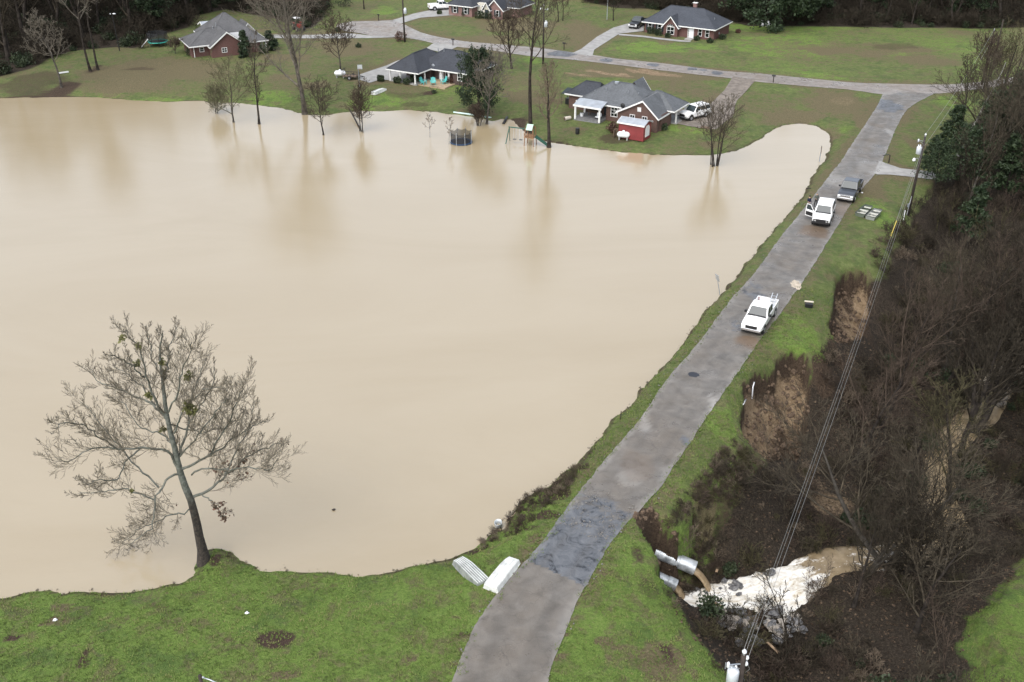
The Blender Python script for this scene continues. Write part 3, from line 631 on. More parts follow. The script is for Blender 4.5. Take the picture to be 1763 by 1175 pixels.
def bare_proto(seed, h=14.0, r=0.2, levels=4, n=(15, 7, 6, 4), spread=0.34, lean=(0, 0), ang=(0.85, 0.75, 0.7, 0.7), t0=(0.28, 0.2, 0.15, 0.1), up=(0.05, 0.10, 0.10, 0.08, 0.05), rmin=0.011, bk='grey', tw='twig', shape=None, wander=(0.05, 0.11, 0.12, 0.13, 0.15), stems=1):
    rng = np.random.RandomState(seed); out = []
    Pm = dict(seg=(10, 6, 4, 3, 2, 2), wander=wander, up=up, n=n, t0=t0, ang=ang, ratio=(spread, 0.52, 0.5, 0.5), rr=(0.55, 0.6, 0.62, 0.7), rmin=rmin, levels=levels, shape=shape or (lambda t: 0.35+1.0*math.sin(math.pi*min(1, 0.18+0.80*t))), tip=0.16)
    for s in range(stems):
        d = (lean[0]+(rng.normal(0, 0.16) if stems > 1 else 0), lean[1]+(rng.normal(0, 0.16) if stems > 1 else 0), 1)
        grow(rng, (0.12*s*rng.normal(), 0.12*s*rng.normal(), -0.25), d, h*(1 if s == 0 else rng.uniform(0.7, 1)), r, 0, Pm, out)
    tr = [b for b in out if b[2] == 0]; br = [b for b in out if b[2] > 0]
    for i, (p, q, l) in enumerate(tr):                    # root flare
        q = q.copy(); q[0] *= 1.45; tr[i] = (p, q, l)
    Vt, Ft = tubes(tr, SIDES); Vb, Fb = tubes(br, SIDES)
    if tw == bk: pass
    return dict(trunk=me_raw('trunk', Vt, Ft, BARK[bk], True), crown=me_raw('crown', Vb, Fb, BARK[tw]), out=out, h=h)
def leafy_proto(seed, h, hw, n, size, m, kind='pine', bk='dark', base=0.25):
    rng = np.random.RandomState(seed); out = []
    Pm = dict(seg=(8, 4, 3, 2, 2), wander=(0.03, 0.10, 0.15, 0.2), up=(0.05, 0.03, 0.05, 0.05), n=(34, 6, 4), t0=(base, 0.25, 0.2), ang=(1.25, 0.7, 0.6), ratio=(hw/h, 0.45, 0.5), rr=(0.35, 0.5, 0.6), rmin=0.012, levels=2,
              shape=(lambda t: 1.25-1.0*t) if kind == 'pine' else (lambda t: 0.35+0.95*math.sin(math.pi*min(1, 0.25+0.7*t))), tip=0.1)
    grow(rng, (0, 0, -0.25), (0, 0, 1), h, 0.014*h+0.04, 0, Pm, out)
    tips = [b[0] for b in out if b[2] >= 1]; C = []
    for _ in range(n):
        p = tips[rng.randint(len(tips))]; f = (rng.rand()**0.6)*(len(p)-1); i = min(int(f), len(p)-2); q = p[i]*(1-f+i)+p[i+1]*(f-i)
        C.append(q+rng.normal(0, size*(0.8 if kind == 'pine' else 1.3), 3))
    Vl, Fl = leaves(rng, np.array(C), size, aspect=2.4 if kind == 'pine' else 1.6)
    Vt, Ft = tubes([b for b in out if b[2] == 0], SIDES); Vb, Fb = tubes([b for b in out if b[2] > 0], SIDES)
    V = np.vstack([Vb, Vl]); F = np.vstack([Fb, Fl+len(Vb)])
    me = me_raw('crown', V, F, [BARK['darktwig'], m]); me.polygons.foreach_set('material_index', np.r_[np.zeros(len(Fb), np.int32), np.ones(len(Fl), np.int32)])
    return dict(trunk=me_raw('trunk', Vt, Ft, BARK[bk], True), crown=me, h=h)
def plant(proto, name, label, cat, loc, h, rz, group=None, wide=1.0, extra=()):
    t = thing(name, label, cat, loc, rz, group); s = h/proto['h']; t.scale = (s*wide, s*wide, s)
    for part in ('trunk', 'crown')+tuple(extra):
        o = bpy.data.objects.new(part, proto[part]); COL.objects.link(o); o.parent = t
    return t
def top_z(base, py):
    v = (py-CY)/FPX; return CAM_H+base[1]*(sP+v*cP)/(v*sP-cP)

# --- the large tree on the near shore, limb by limb
def lp(zx, zy, off, base_y):
    px, py = 50+zx*0.4, 530+zy*0.4; u = (px-CX)/FPX; v = (py-CY)/FPX; t = (base_y+off)/(cP-v*sP); return np.array((u*t, (cP-v*sP)*t, CAM_H+(-sP-v*cP)*t))
b0 = at(351, 966); by = b0[1]
LIMBS = [([(753,1092),(738,1000),(705,850),(668,760),(645,690),(628,610),(600,500),(583,400),(572,290),(560,200),(575,110)], 0, .27, .02),
 ([(640,690),(600,620),(555,605),(480,606),(400,606),(320,600),(240,618),(160,668),(110,640)], -2.6, .085, .012),
 ([(650,715),(610,722),(575,765),(550,815),(540,860),(525,950),(480,990),(420,1025)], -3.0, .075, .012),
 ([(605,490),(570,450),(530,410),(470,385),(410,355),(350,345),(290,310),(268,265)], 2.0, .085, .012),
 ([(695,820),(750,800),(810,755),(860,715),(930,650),(1000,610),(1080,585)], 2.5, .10, .012),
 ([(655,695),(720,670),(780,630),(825,560),(870,470),(900,380),(925,350)], -2.2, .085, .012),
 ([(640,650),(665,580),(685,500),(690,430),(715,340),(750,260),(760,225)], 3.0, .085, .012),
 ([(625,540),(655,455),(700,395),(760,350),(830,340)], -1.6, .06, .012),
 ([(590,470),(560,430),(525,360),(500,270),(480,190),(430,110),(395,100)], -1.0, .075, .012),
 ([(560,775),(520,735),(450,670),(390,590),(330,520),(240,420),(215,400)], 3.2, .065, .012),
 ([(575,330),(600,260),(600,180),(625,120),(632,80)], 1.2, .05, .012),
 ([(700,860),(665,885),(610,888),(560,915),(500,940),(400,1010)], 1.4, .05, .012),
 ([(700,720),(760,690),(850,700),(940,680),(1040,700),(1070,650)], -3.4, .055, .012),
 ([(545,830),(480,800),(400,780),(300,795),(210,800)], 0.5, .05, .012),
 ([(740,800),(790,840),(830,890),(850,905)], -1.8, .04, .012),
 ([(480,606),(420,660),(380,740),(290,740),(250,760)], -4.0, .05, .012),
 ([(380,606),(310,560),(230,500),(140,500),(115,520)], -3.0, .05, .012),
 ([(840,720),(900,600),(950,500),(970,400)], 3.6, .05, .012),
 ([(620,590),(560,540),(480,520),(420,420),(380,390)], 4.0, .05, .012),
 ([(600,450),(640,370),(660,280),(690,200),(700,150)], -3.0, .055, .012), ([(690,500),(740,420),(790,330),(800,260)], 1.5, .05, .012), ([(500,300),(440,250),(380,210),(330,200)], -2.0, .045, .012), ([(545,420),(480,330),(420,280),(360,250)], 3.0, .045, .012),
 ([(770,640),(860,580),(960,510),(1020,490)], .8, .05, .012), ([(650,640),(720,560),(800,450),(850,390)], -3.5, .055, .012), ([(572,290),(530,220),(520,150),(500,80)], 2.0, .04, .012), ([(600,500),(650,520),(740,540),(840,520),(900,470)], 2.6, .045, .012)]
rng = np.random.RandomState(11); T1 = []; Pm = dict(seg=(8, 6, 5, 4, 3, 2), wander=(0, .10, .10, .11, .12), up=(0, .08, .13, .12, .10), n=(0, 15, 8, 6), t0=(0, .15, .12, .1), ang=(0, .66, .6, .58), ratio=(0, .32, .48, .5), rr=(0, .5, .6, .7), rmin=.0085, levels=4, tip=.3, shape=lambda t: 1)
for k, (zp, off, r0, r1) in enumerate(LIMBS):
    n = len(zp); pts = np.array([lp(x, y, off*(i/(n-1))**1.2, by) for i, (x, y) in enumerate(zp)])
    s = np.r_[0, np.cumsum(np.linalg.norm(np.diff(pts, axis=0), axis=1))]; m_ = 18; tq = np.linspace(0, s[-1], m_)
    pts = np.stack([np.interp(tq, s, pts[:, i]) for i in range(3)], 1); pts[1:-1] += rng.normal(0, .05 if k else .012, (m_-2, 3))
    rad = (r0 if k == 0 else r0*.8)*(1-np.linspace(0, 1, m_))**0.9+(r1+.01)*(1 if k == 0 else .7)
    if k == 0: rad[0] *= 1.7; rad[1] *= 1.12; pts[0, 2] -= 0.3
    T1.append((pts, rad, 0 if k == 0 else 1)); L = s[-1]
    if k == 0: sprout(rng, pts, rad*0.4, 6.5, 1, Pm, T1, nch=16, t0=.42)
    else: sprout(rng, pts, np.maximum(rad*0.7, .02), L, 1, Pm, T1, nch=int(4+1.9*L), t0=.18)
big = thing('riverbank_tree', 'large bare leaning tree with lichen grey limbs on the near grassy shore', 'tree', b0)
off0 = np.array(b0)
V_, F_ = tubes([(p-off0, r, l) for p, r, l in T1 if l == 0], [10]*6); raw('trunk', V_, F_, NT('t1').m, big, True)
tm = NT('bark_two_tone'); tz = tm.t.nodes.new('ShaderNodeSeparateXYZ'); tm.link(tm.pos, tz.inputs[0])
fz_ = tm.ramp(tm.math('ADD', tm.math('MULTIPLY', tz.outputs['Z'], 0.1), tm.math('MULTIPLY', tm.noise(2.5, 4), 0.35)), [(0.62, 0.0), (0.85, 1.0)])
tm.out(tm.mix(fz_, tm.ramp(tm.noise(6, 5), [(0.35, (.012, .010, .008)), (0.65, (.055, .043, .034))]), tm.ramp(tm.noise(5, 5), [(0.35, (.065, .07, .058)), (0.65, (.165, .172, .15))])), 0.9); tm.bump(tm.noise(12, 4), 0.6, .05)
big.children[0].data.materials[0] = tm.m
V_, F_ = tubes([(p-off0, r, l) for p, r, l in T1 if l == 1], [6]*6); raw('limbs', V_, F_, BARK['lichen'], big, True)
V_, F_ = tubes([(p-off0, r, l) for p, r, l in T1 if l > 1], [6, 6, 4, 3, 3, 3]); raw('crown', V_, F_, BARK['finetwig'], big)
tips = [p[-1]-off0 for p, r, l in T1 if l >= 3]
tx = np.array(tips); scr = np.array([(CX+FPX*(p[0]+off0[0])/((p[1]+off0[1])*cP-(p[2]+off0[2]-CAM_H)*sP), p[2]) for p in tx])
sel = tx[(tx[:, 2] < 7.5) & (scr[:, 0] > 300)]; sel = sel[rng.permutation(len(sel))[:150]]
V_, F_ = leaves(rng, sel+rng.normal(0, .07, sel.shape)-np.array((0, 0, .08)), .17, aspect=1.3); o = raw('dead_leaves', V_, F_, DEAD, big); o['label'] = 'few brown dead leaves low on the right'; o['kind'] = 'stuff'
for (zx, zy, rr, n) in [(690,430,.5,150),(580,280,.28,50),(515,380,.25,40),(400,135,.28,40),(575,525,.22,40),(685,295,.3,50),(465,240,.25,40),(470,165,.25,40),(440,790,.15,20),(575,235,.25,40)]:
    c_ = lp(zx, zy, rng.uniform(-1, 1), by)-off0; q = rng.normal(0, 1, (n, 3)); q = q/np.linalg.norm(q, axis=1)[:, None]*rr*rng.rand(n, 1)**.5
    V_, F_ = leaves(rng, c_+q, .14); raw('mistletoe_clump', V_, F_, MISTLE, big)

# --- single trees round the far shore
small_shape = lambda t: 0.6+0.5*math.sin(math.pi*min(1, t))
def one(label, px, py, top, hwpx, seed, lake=False, name='bare_tree', **kw):
    b = at(px, py, lake); h = max(1.5, (top_z(b, top)-b[2])); sc = FPX/(b[1]*cP+CAM_H*sP); hw = hwpx/sc
    kw.setdefault('levels', 4); kw.setdefault('n', (15, 7, 5, 3))
    kw['rmin'] = kw.get('rmin', .015)*1.15
    pr = bare_proto(seed, h=h, spread=hw/h*1.05, **kw); return plant(pr, name, label, 'tree', b, h, 0.0)
one('bushy bare tree with greenish twigs flooded at the left shore', 402, 211, 118, 44, 21, True, tw='greentwig', bk='grey', r=.14, rmin=.016, t0=(.12, .2, .15, .1), up=(.05, .14, .12, .1, .05))
one('small bare bush half under water beside the bushy greenish tree', 372, 196, 150, 22, 121, True, name='bare_bush', tw='greentwig', r=.06, rmin=.014, levels=3, stems=3, t0=(.1, .2, .1, .1))
one('slim bare tree with upright branches flooded left of the tall one', 446, 214, 62, 24, 22, True, tw='twig', bk='dark', r=.17, rmin=.016, t0=(.22, .2, .15, .1), up=(.05, .22, .15, .1, .05))
one('tall broad lichen grey tree rising above the frame from the left shore', 525, 197, -48, 88, 23, True, tw='greytwig', bk='grey', r=.36, rmin=.015, n=(16, 9, 7, 5), t0=(.2, .2, .15, .1))
one('small round bare tree standing in shallow brown water', 557, 233, 158, 38, 24, True, tw='twig', bk='dark', r=.12, rmin=.016, t0=(.25, .2, .15, .1), shape=small_shape)
one('thin many stemmed bush in the water below the upturned boat', 624, 227, 142, 22, 25, True, name='bare_bush', tw='redtwig', r=.07, stems=4, levels=3, rmin=.014, up=(.02, .1, .1, .1, .1))
one('pale leafless sapling in water left of the netted trampoline', 740, 237, 193, 10, 26, True, name='sapling', tw='tantwig', bk='pale', r=.04, levels=3, n=(10, 5, 4), rmin=.012)
one('pale leafless sapling touching the left edge of the netted trampoline', 773, 249, 200, 9, 27, True, name='sapling', tw='tantwig', bk='pale', r=.04, levels=3, n=(10, 5, 4), rmin=.012)
one('low reddish brush clump in water by the fallen pale beam', 822, 217, 180, 14, 28, True, name='bare_bush', tw='redtwig', r=.07, stems=4, levels=3, rmin=.014)
one('grey broom shaped tree in front of the dark cedar', 838, 214, 100, 42, 29, True, tw='greytwig', bk='grey', r=.17, rmin=.017, t0=(.28, .2, .15, .1), up=(.05, .25, .16, .1, .05), n=(15, 7, 5, 3))
one('tall straight trunk tree beside the flooded playset', 914, 227, -30, 60, 30, True, tw='twig', bk='dark', r=.30, rmin=.015, t0=(.50, .2, .15, .1), n=(13, 7, 5, 4))
one('brown twiggy tree with dark trunk at the water right of playset', 945, 254, 112, 38, 31, True, tw='tantwig', bk='dark', r=.26, rmin=.014, t0=(.32, .2, .15, .1), up=(.05, .26, .18, .1, .05), n=(15, 7, 5, 3))
one('cluster of leaning bare stems in water below the gravel driveway', 1234, 286, 178, 36, 32, True, tw='twig', bk='dark', r=.09, stems=5, levels=3, n=(10, 6, 4), rmin=.013, up=(.01, .12, .1, .1, .1), t0=(.3, .2, .1))
one('single slender stem in water just left of the leaning stem cluster', 1224, 284, 185, 12, 33, True, name='sapling', tw='twig', bk='dark', r=.07, levels=3, n=(9, 5, 4), rmin=.013)
one('round crowned brown tree beside the back road and utility pole', 881, 119, 32, 38, 34, tw='redtwig', bk='dark', r=.2, rmin=.02, t0=(.22, .2, .15, .1), up=(.05, .22, .15, .1, .05), n=(15, 7, 5, 3))
one('low reddish bare tree behind the propane tank and trailer', 587, 123, 46, 38, 35, tw='redtwig', bk='grey', r=.15, rmin=.019, t0=(.3, .2, .15, .1), shape=small_shape)
one('pale branched tree on muddy bank at the far left', 106, 151, 22, 32, 36, tw='greytwig', bk='grey', r=.19, rmin=.02, t0=(.35, .2, .15, .1))
one('left of two tall dark trunks above the bright green strip', 156, 123, -85, 50, 37, tw='greytwig', bk='dark', r=.22, rmin=.018, t0=(.42, .2, .15, .1), lean=(-.12, 0))
one('right of two tall dark trunks above the bright green strip', 169, 121, -85, 42, 38, tw='twig', bk='dark', r=.20, rmin=.018, t0=(.5, .2, .15, .1), lean=(-.08, 0))
one('tiny pinkish bare shrub between green rimmed trampoline and brick house', 302, 93, 70, 15, 39, name='bare_bush', tw='redtwig', r=.07, levels=3, rmin=.02)
one('small bare tree at the end of the black pickup driveway', 1056, 36, -14, 20, 40, tw='darktwig', bk='dark', r=.13, rmin=.022)
one('thin bare tree in the lawn left of the driveway bend', 961, 38, -40, 16, 41, tw='redtwig', bk='dark', r=.12, rmin=.02, levels=3, n=(16, 8, 5))
one('second thin bare tree in the lawn near the top edge', 969, 36, -40, 14, 42, tw='redtwig', bk='dark', r=.1, rmin=.02, levels=3, n=(16, 8, 5))
one('thin dark trunk standing beyond the turning circle', 627, 16, -60, 18, 43, tw='darktwig', bk='dark', r=.15, rmin=.02, levels=3, n=(16, 8, 5), t0=(.5, .2, .1))
one('grey tree with spreading limbs at the wood corner over the intersection', 1651, 236, 100, 30, 44, tw='twig', bk='grey', r=.16, rmin=.015, t0=(.3, .2, .15, .1), up=(.05, .25, .15, .1, .05))
one('leaning pale trunk with forked limbs at the edge of the woods', 1648, 268, 95, 70, 45, tw='twig', bk='pale', r=.24, rmin=.014, lean=(.42, .05), up=(-.01, .02, .05, .06, .05), t0=(.3, .2, .15, .1), n=(8, 7, 5, 4))
one('feathery brown tree in front of the two far utility poles', 1692, 158, 72, 34, 46, tw='redtwig', bk='dark', r=.14, rmin=.018, stems=2, up=(.05, .22, .15, .1, .05))
# evergreens standing alone
ced = leafy_proto(51, 9.5, 3.9, 11000, .20, CEDAR, 'round', base=.04); b = at(824, 197)
plant(ced, 'cedar_tree', 'dense dark cedar right of the turquoise chairs', 'tree', b, top_z(b, 92)-b[2], .4, wide=.72)
mag = leafy_proto(52, 11, 6.2, 12000, .30, EVER, 'round', base=.03); b = at(1342, 47)
plant(mag, 'evergreen_tree', 'wide dark evergreen beside the white lawn chairs', 'tree', b, 12.5, .2)
con = leafy_proto(53, 4.4, 1.1, 2600, .17, CEDAR, 'pine', base=.05)
b = at(423, 99); plant(con, 'conifer', 'small narrow conifer against the grey roofed brick house wall', 'tree', b, 4.6, 0)
b = at(468, 86); plant(con, 'conifer', 'squat dark conifer right of the grey roofed brick house', 'tree', b, 3.4, 1.2, wide=1.5)

# --- woods: every trunk its own tree, sharing a few grown forms
rw = np.random.RandomState(5)
FORMS = [bare_proto(100+i, h=13, r=.24, bk=['dark', 'grey', 'dark', 'dark', 'grey', 'dark', 'dark', 'grey'][i], tw=['twig', 'twig', 'darktwig', 'redtwig', 'twig', 'olivetwig', 'darktwig', 'tantwig'][i], n=(13, 7, 5, 3), spread=[.40, .46, .36, .42, .5, .38, .45, .36][i], t0=([.15, .22, .3, .15, .12, .25, .2, .1][i], .2, .15, .1), lean=[(0, 0), (.2, .05), (-.12, .1), (.05, -.2), (.25, 0), (-.2, -.05), (.1, .2), (0, -.1)][i], ang=(.62, .6, .6, .6), up=(.04, .12, .10, .08, .05), wander=(.05, .07, .08, .1, .1), rmin=.0145, stems=[1, 2, 1, 1, 2, 1, 3, 1][i]) for i in range(8)]
DFORMS = []
for f_ in (FORMS[0], FORMS[2], FORMS[3], FORMS[5], FORMS[7]):
    t2, c2 = f_['trunk'].copy(), f_['crown'].copy(); t2.materials[0] = BARK['dark']; c2.materials[0] = BARK['darktwig']; DFORMS.append(dict(trunk=t2, crown=c2, h=f_['h']))
PINES = [leafy_proto(200+i, 12, 3.0, 4000, .24, EVER, 'pine' if i else 'round', base=.22) for i in range(3)]
def poisson(poly, n, dmin, rng, tries=9000, keep=lambda x, y: True):
    lo, hi = poly.min(0), poly.max(0); pts = []
    for _ in range(tries):
        p = lo+(hi-lo)*rng.rand(2)
        if pts and np.min(np.hypot(*(np.array(pts)-p).T)) < dmin: continue
        if seg_dist(np.array([p[0]]), np.array([p[1]]), poly)[0] > 0 or not keep(*p): continue
        pts.append(p)
        if len(pts) >= n: break
    return pts
def wood_ok(x, y): return look('dc', x, y) > (6.5 if 66 < y < 106 else 3.2) and look('er', x, y) > 3.0 and look('dk', x, y) > 2.6 and look('fld', x, y) < .3
WOOD_E = np.vstack([GA([(1500,1230),(1430,1120),(1440,1000),(1400,900),(1440,800),(1440,700),(1480,600),(1520,520),(1560,430),(1600,390),(1640,330),(1690,220)], -4), [(125, 168), (150, 100), (60, 30), (40, 25)]])
def zone_e(x, y):
    if y > 118: return 'bare tree in the woods right of the short driveway'
    if y > 92: return 'bare tree in the thicket beside the upper slump and leaning pole'
    side = look('dk', x, y); cxx = np.interp(y, creek[::-1, 1][np.argsort(creek[::-1, 1])], creek[np.argsort(creek[:, 1]), 0])
    if y > 68: return 'bare tree on the far bank of the creek at the right edge' if x > cxx else 'bare tree between the large slump and the creek'
    return 'bare tree beyond the creek bend by the lower right field' if x > 24 else 'bare tree in the brush close to the white foam'
for p in poisson(WOOD_E, 150, 2.7, rw, keep=wood_ok):
    x, y = p; h = rw.uniform(9, 15); near = y < 62
    if near: h = rw.uniform(7, 11)
    plant(FORMS[rw.randint(8)], 'woodland_tree', zone_e(x, y), 'tree', (x, y, float(H(x, y))), h, rw.rand()*6.28, zone_e(x, y).replace('bare tree', 'bare trees'), wide=rw.uniform(.9, 1.3))
for (px, py, h, lab) in [(1628,300,7.5,'dark pine at the end of the short right hand driveway'),(1655,335,8.5,'dark pine in the row behind the leaning utility pole'),(1605,350,6.5,'low pine just right of the leaning utility pole'),(1690,300,10,'tall pine behind the leaning pale trunk'),(1730,345,9,'dark pine second from the right edge of the woods'),(1670,400,8,'lowest of the dark pines in the right hand woods'),(1745,270,11,'topmost dark pine at the right edge'),(1590,335,5,'smallest pine beside the end of the short driveway')]:
    x, y = G0(px, py, -1.5); plant(PINES[rw.randint(3)], 'pine_tree', lab, 'tree', (x, y, float(H(x, y))), h, rw.rand()*6.28, wide=rw.uniform(.9, 1.2))
# named creek trees with big trunks in view
for (px, py, h, f, lab) in [(1530,968,11,1,'thick leaning trunk at the bend of the creek'),(1655,780,12,2,'dark trunk by the creek above the bend'),(1500,975,7,4,'bushy tree at the end of the white foam'),(1560,900,9,0,'dark trunk inside the creek bend left of the brown pool'),(1470,790,9,3,'reddish twiggy tree on the slope below the large slump'),(1700,690,13,6,'many stemmed dark tree right of the creek near the right edge'),(1680,740,12,6,'forked dark trunk on the right bank of the creek'),(1730,640,13,2,'tall dark trunk at the right edge above the creek'),(1640,860,10,5,'leaning dark tree over the brown pool'),(1560,985,8,6,'dark leaning stems on the near bank of the creek bend')]:
    x, y = G0(px, py, -4.6); plant(FORMS[f], 'creek_tree', lab, 'tree', (x, y, float(H(x, y))), h, rw.rand()*6.28, wide=1.3)
def strip(poly, n, dmin, hr, label, grp, forms, name='woodland_tree', zoff=0, wide=(.9, 1.3)):
    for p in poisson(poly, n, dmin, rw):
        f = forms[rw.randint(len(forms))]; plant(f, name, label, 'tree', (p[0], p[1], float(H(*p))), rw.uniform(*hr), rw.rand()*6.28, grp, wide=rw.uniform(*wide))
WN = GA([(1010,2),(1060,10),(1130,14),(1260,32),(1300,40),(1480,43),(1763,45),(1763,5),(1300,-8),(1010,-30)], 1.0)
strip(WN, 70, 3.0, (9, 14), 'bare tree in the dark wood along the top right edge', 'bare trees of the wood behind the brick house', DFORMS)
strip(WN, 14, 5, (6, 11), 'dark pine in the wood along the top right edge', 'pines of the wood behind the brick house', PINES, 'pine_tree')
WNW = GA([(-40,130),(0,124),(60,110),(95,92),(130,82),(190,76),(245,78),(258,58),(330,38),(345,22),(390,10),(470,24),(530,42),(556,24),(560,-30),(300,-60),(-40,-40)], 1.0)
strip(WNW, 66, 3.1, (13, 20), 'bare tree in the dark wood behind the grey roofed brick house', 'bare trees of the upper left wood', DFORMS)
strip(GA([(200,70),(250,60),(330,35),(480,20),(540,20),(560,-20),(300,-40),(200,20)], 1.0), 13, 4.5, (6, 11), 'dark pine in the wood behind the green rimmed trampoline', 'pines of the upper left wood', PINES, 'pine_tree')

# --- thicket: brush nobody could count
def brush_proto(seed, h, stems, tw):
    rng = np.random.RandomState(seed); out = []
    Pm = dict(seg=(4, 2, 2, 2), wander=(.14, .18, .2, .2), up=(.02, .03, .02, 0), n=(6, 3, 2), t0=(.25, .2, .2), ang=(.7, .7, .7), ratio=(.5, .5, .5), rr=(.6, .7, .7), rmin=.014, levels=2, shape=lambda t: 1.2-.6*t, tip=.3)
    for s in range(stems): grow(rng, (rng.normal(0, .25), rng.normal(0, .25), -.1), (rng.normal(0, .55), rng.normal(0, .55), 1), h*rng.uniform(.6, 1.1), .022, 0, Pm, out)
    return tubes(out, [3, 3, 3, 3])
def brush_mesh(seed, h, stems, tw): v, f = brush_proto(seed, h, stems, tw); return me_raw('brush', v, f, BARK[tw])
BROWN = [brush_mesh(300+i, 1.9, 11, tw) for i, tw in enumerate(('darktwig', 'twig', 'redtwig', 'olivetwig', 'twig', 'darktwig'))]
TAN = [brush_mesh(310+i, 1.1, 11, tw) for i, tw in enumerate(('tantwig', 'redtwig', 'twig', 'olivetwig'))]
BR2 = [brush_proto(320+i, 1.0, 8, None) for i in range(4)]
def bush_leaf(seed, r, n, size):
    rng = np.random.RandomState(seed); q = rng.normal(0, 1, (n, 3)); q /= np.linalg.norm(q, axis=1)[:, None]; q *= (rng.rand(n, 1)**.45)*np.array((r, r, r*.75))*(1+.25*np.sin(q[:, :1]*5+seed)); q[:, 2] += r*.55
    return leaves(rng, q, size)
LEAFY = [me_raw('bush', *bush_leaf(340+i, 1.0, 620, .15), SHRUB) for i in range(4)]
def spots_in(poly, n, keep, rng):
    lo, hi = poly.min(0), poly.max(0); q = lo+(hi-lo)*rng.rand(n*8, 2); ok = seg_dist(q[:, 0], q[:, 1], poly) < 0
    q = q[ok]; ok = keep(q[:, 0], q[:, 1]); return q[ok][:n]
def cover(name, label, protos, q, sc=(.6, 1.4), tilt=.25):
    n = len(q); rot = np.stack([rw.normal(0, tilt, n), rw.normal(0, tilt, n), rw.rand(n)*6.28], 1); return gn_scatter(name, label, protos, None, np.c_[q, H(q[:, 0], q[:, 1])], rot, rw.uniform(*sc, n), rw.randint(0, len(protos), n))
FACE = np.vstack([GA([(1330,1240),(1240,1170),(1165,1075),(1100,1000),(1090,950),(1160,900),(1215,845),(1260,785),(1280,750),(1340,740),(1400,640),(1420,580),(1440,470),(1500,440),(1560,350),(1640,240)], 0), [(120, 165), (150, 100), (60, 28)]])
bare_patch = lambda x, y: look('ridge', x, y) < .35
kp = lambda x, y: (look('dc', x, y) > .9) & (look('dk', x, y) > .15) & (look('er', x, y) > 1.4) & (look('pit', x, y) > .4) & (look('fld', x, y) < .55) & bare_patch(x, y)
cover('thicket_brush', 'tangled brown brush covering the slope and creek banks', BROWN, spots_in(FACE, 1250, lambda x, y: kp(x, y) & (y < 125), rw), (.45, 1.2))
cover('thicket_briars', 'low tan briars and dead stalks on the dam slope', TAN, spots_in(np.vstack([FACE[:1]-np.array((2, 0)), FACE[1:]]), 1100, lambda x, y: (look('dc', x, y) > -.1) & (look('dk', x, y) > .1) & (look('er', x, y) > 1.1) & (look('pit', x, y) > .1) & (look('fld', x, y) < .6) & (look('dc', x, y) < 14) & (y < 110) & ((look('dc', x, y) > .8) | (fbm(x, y, 3, 88) > .0)), rw), (.3, 1.15), .5)
cover('evergreen_undergrowth', 'dark evergreen undergrowth on the slope below the slump', LEAFY, spots_in(FACE, 330, lambda x, y: kp(x, y) & (look('dc', x, y) < 11+.12*y) & (fbm(x, y, 7, 77) > .03), rw), (.4, 1.1))
bank = lambda P, n: spots_in(P, n, lambda x, y: np.ones(x.shape, bool), rw)
WNW2 = GA([(-40,136),(0,130),(60,116),(95,97),(130,87),(190,81),(245,84),(258,64),(330,46),(345,28),(390,16),(470,32),(530,50),(556,32),(572,-10),(560,-30),(300,-60),(-40,-40)], 1.0); WN2 = GA([(1005,4),(1060,13),(1130,17),(1260,36),(1300,44),(1480,47),(1763,49),(1763,5),(1300,-8),(1010,-30)], 1.0)
cover('wood_undergrowth', 'dark evergreen undergrowth along the foot of the upper left wood', LEAFY, bank(WNW2, 420), (.7, 1.7)); cover('wood_undergrowth', 'dark evergreen undergrowth along the foot of the top right wood', LEAFY, bank(WN2, 260), (.6, 1.4))
cover('wood_brush', 'brown brush along the foot of the upper left wood', BROWN[:1]+BROWN[5:], bank(WNW2, 900), (1.0, 2.2)); cover('wood_brush', 'brown brush along the foot of the top right wood', BROWN[:1]+BROWN[5:], bank(WN2, 800), (.9, 2.0))
# clods of slumped soil
CLOD = mat('slumped_soil', (.045, .029, .019), .95, scale=2.0, col2=(.15, .105, .068), bump=.6, coord='Object'); cl_ = []
for i in range(5): q_ = MB(); q_.ball((0, 0, .1), (.5, .42, .34), 8, 6, .3, rw); cl_.append(q_.mesh('clod', CLOD))
qs = [spots_in(P, 260 if i == 0 else 170, lambda x, y: look('er', x, y) < -.1, rw) for i, P in enumerate(eros)]
qs.append(spots_in(PITA, 120, lambda x, y: look('pit', x, y) < .1, rw))
cover('soil_clods', 'lumps of brown soil in the slumps and the outfall pit', cl_, np.vstack(qs), (.14, .6), .8)
# drift of twigs and reeds caught along the dam at the culvert
DR = GA([(862,905),(900,855),(960,825),(1000,795),(1010,815),(975,858),(940,890),(890,925),(850,938),(815,945),(825,935)], .3)
cover('drift_debris', 'dark drift of reeds and twigs by the culvert inlet', TAN, bank(DR, 190), (.18, .5), 1.0)
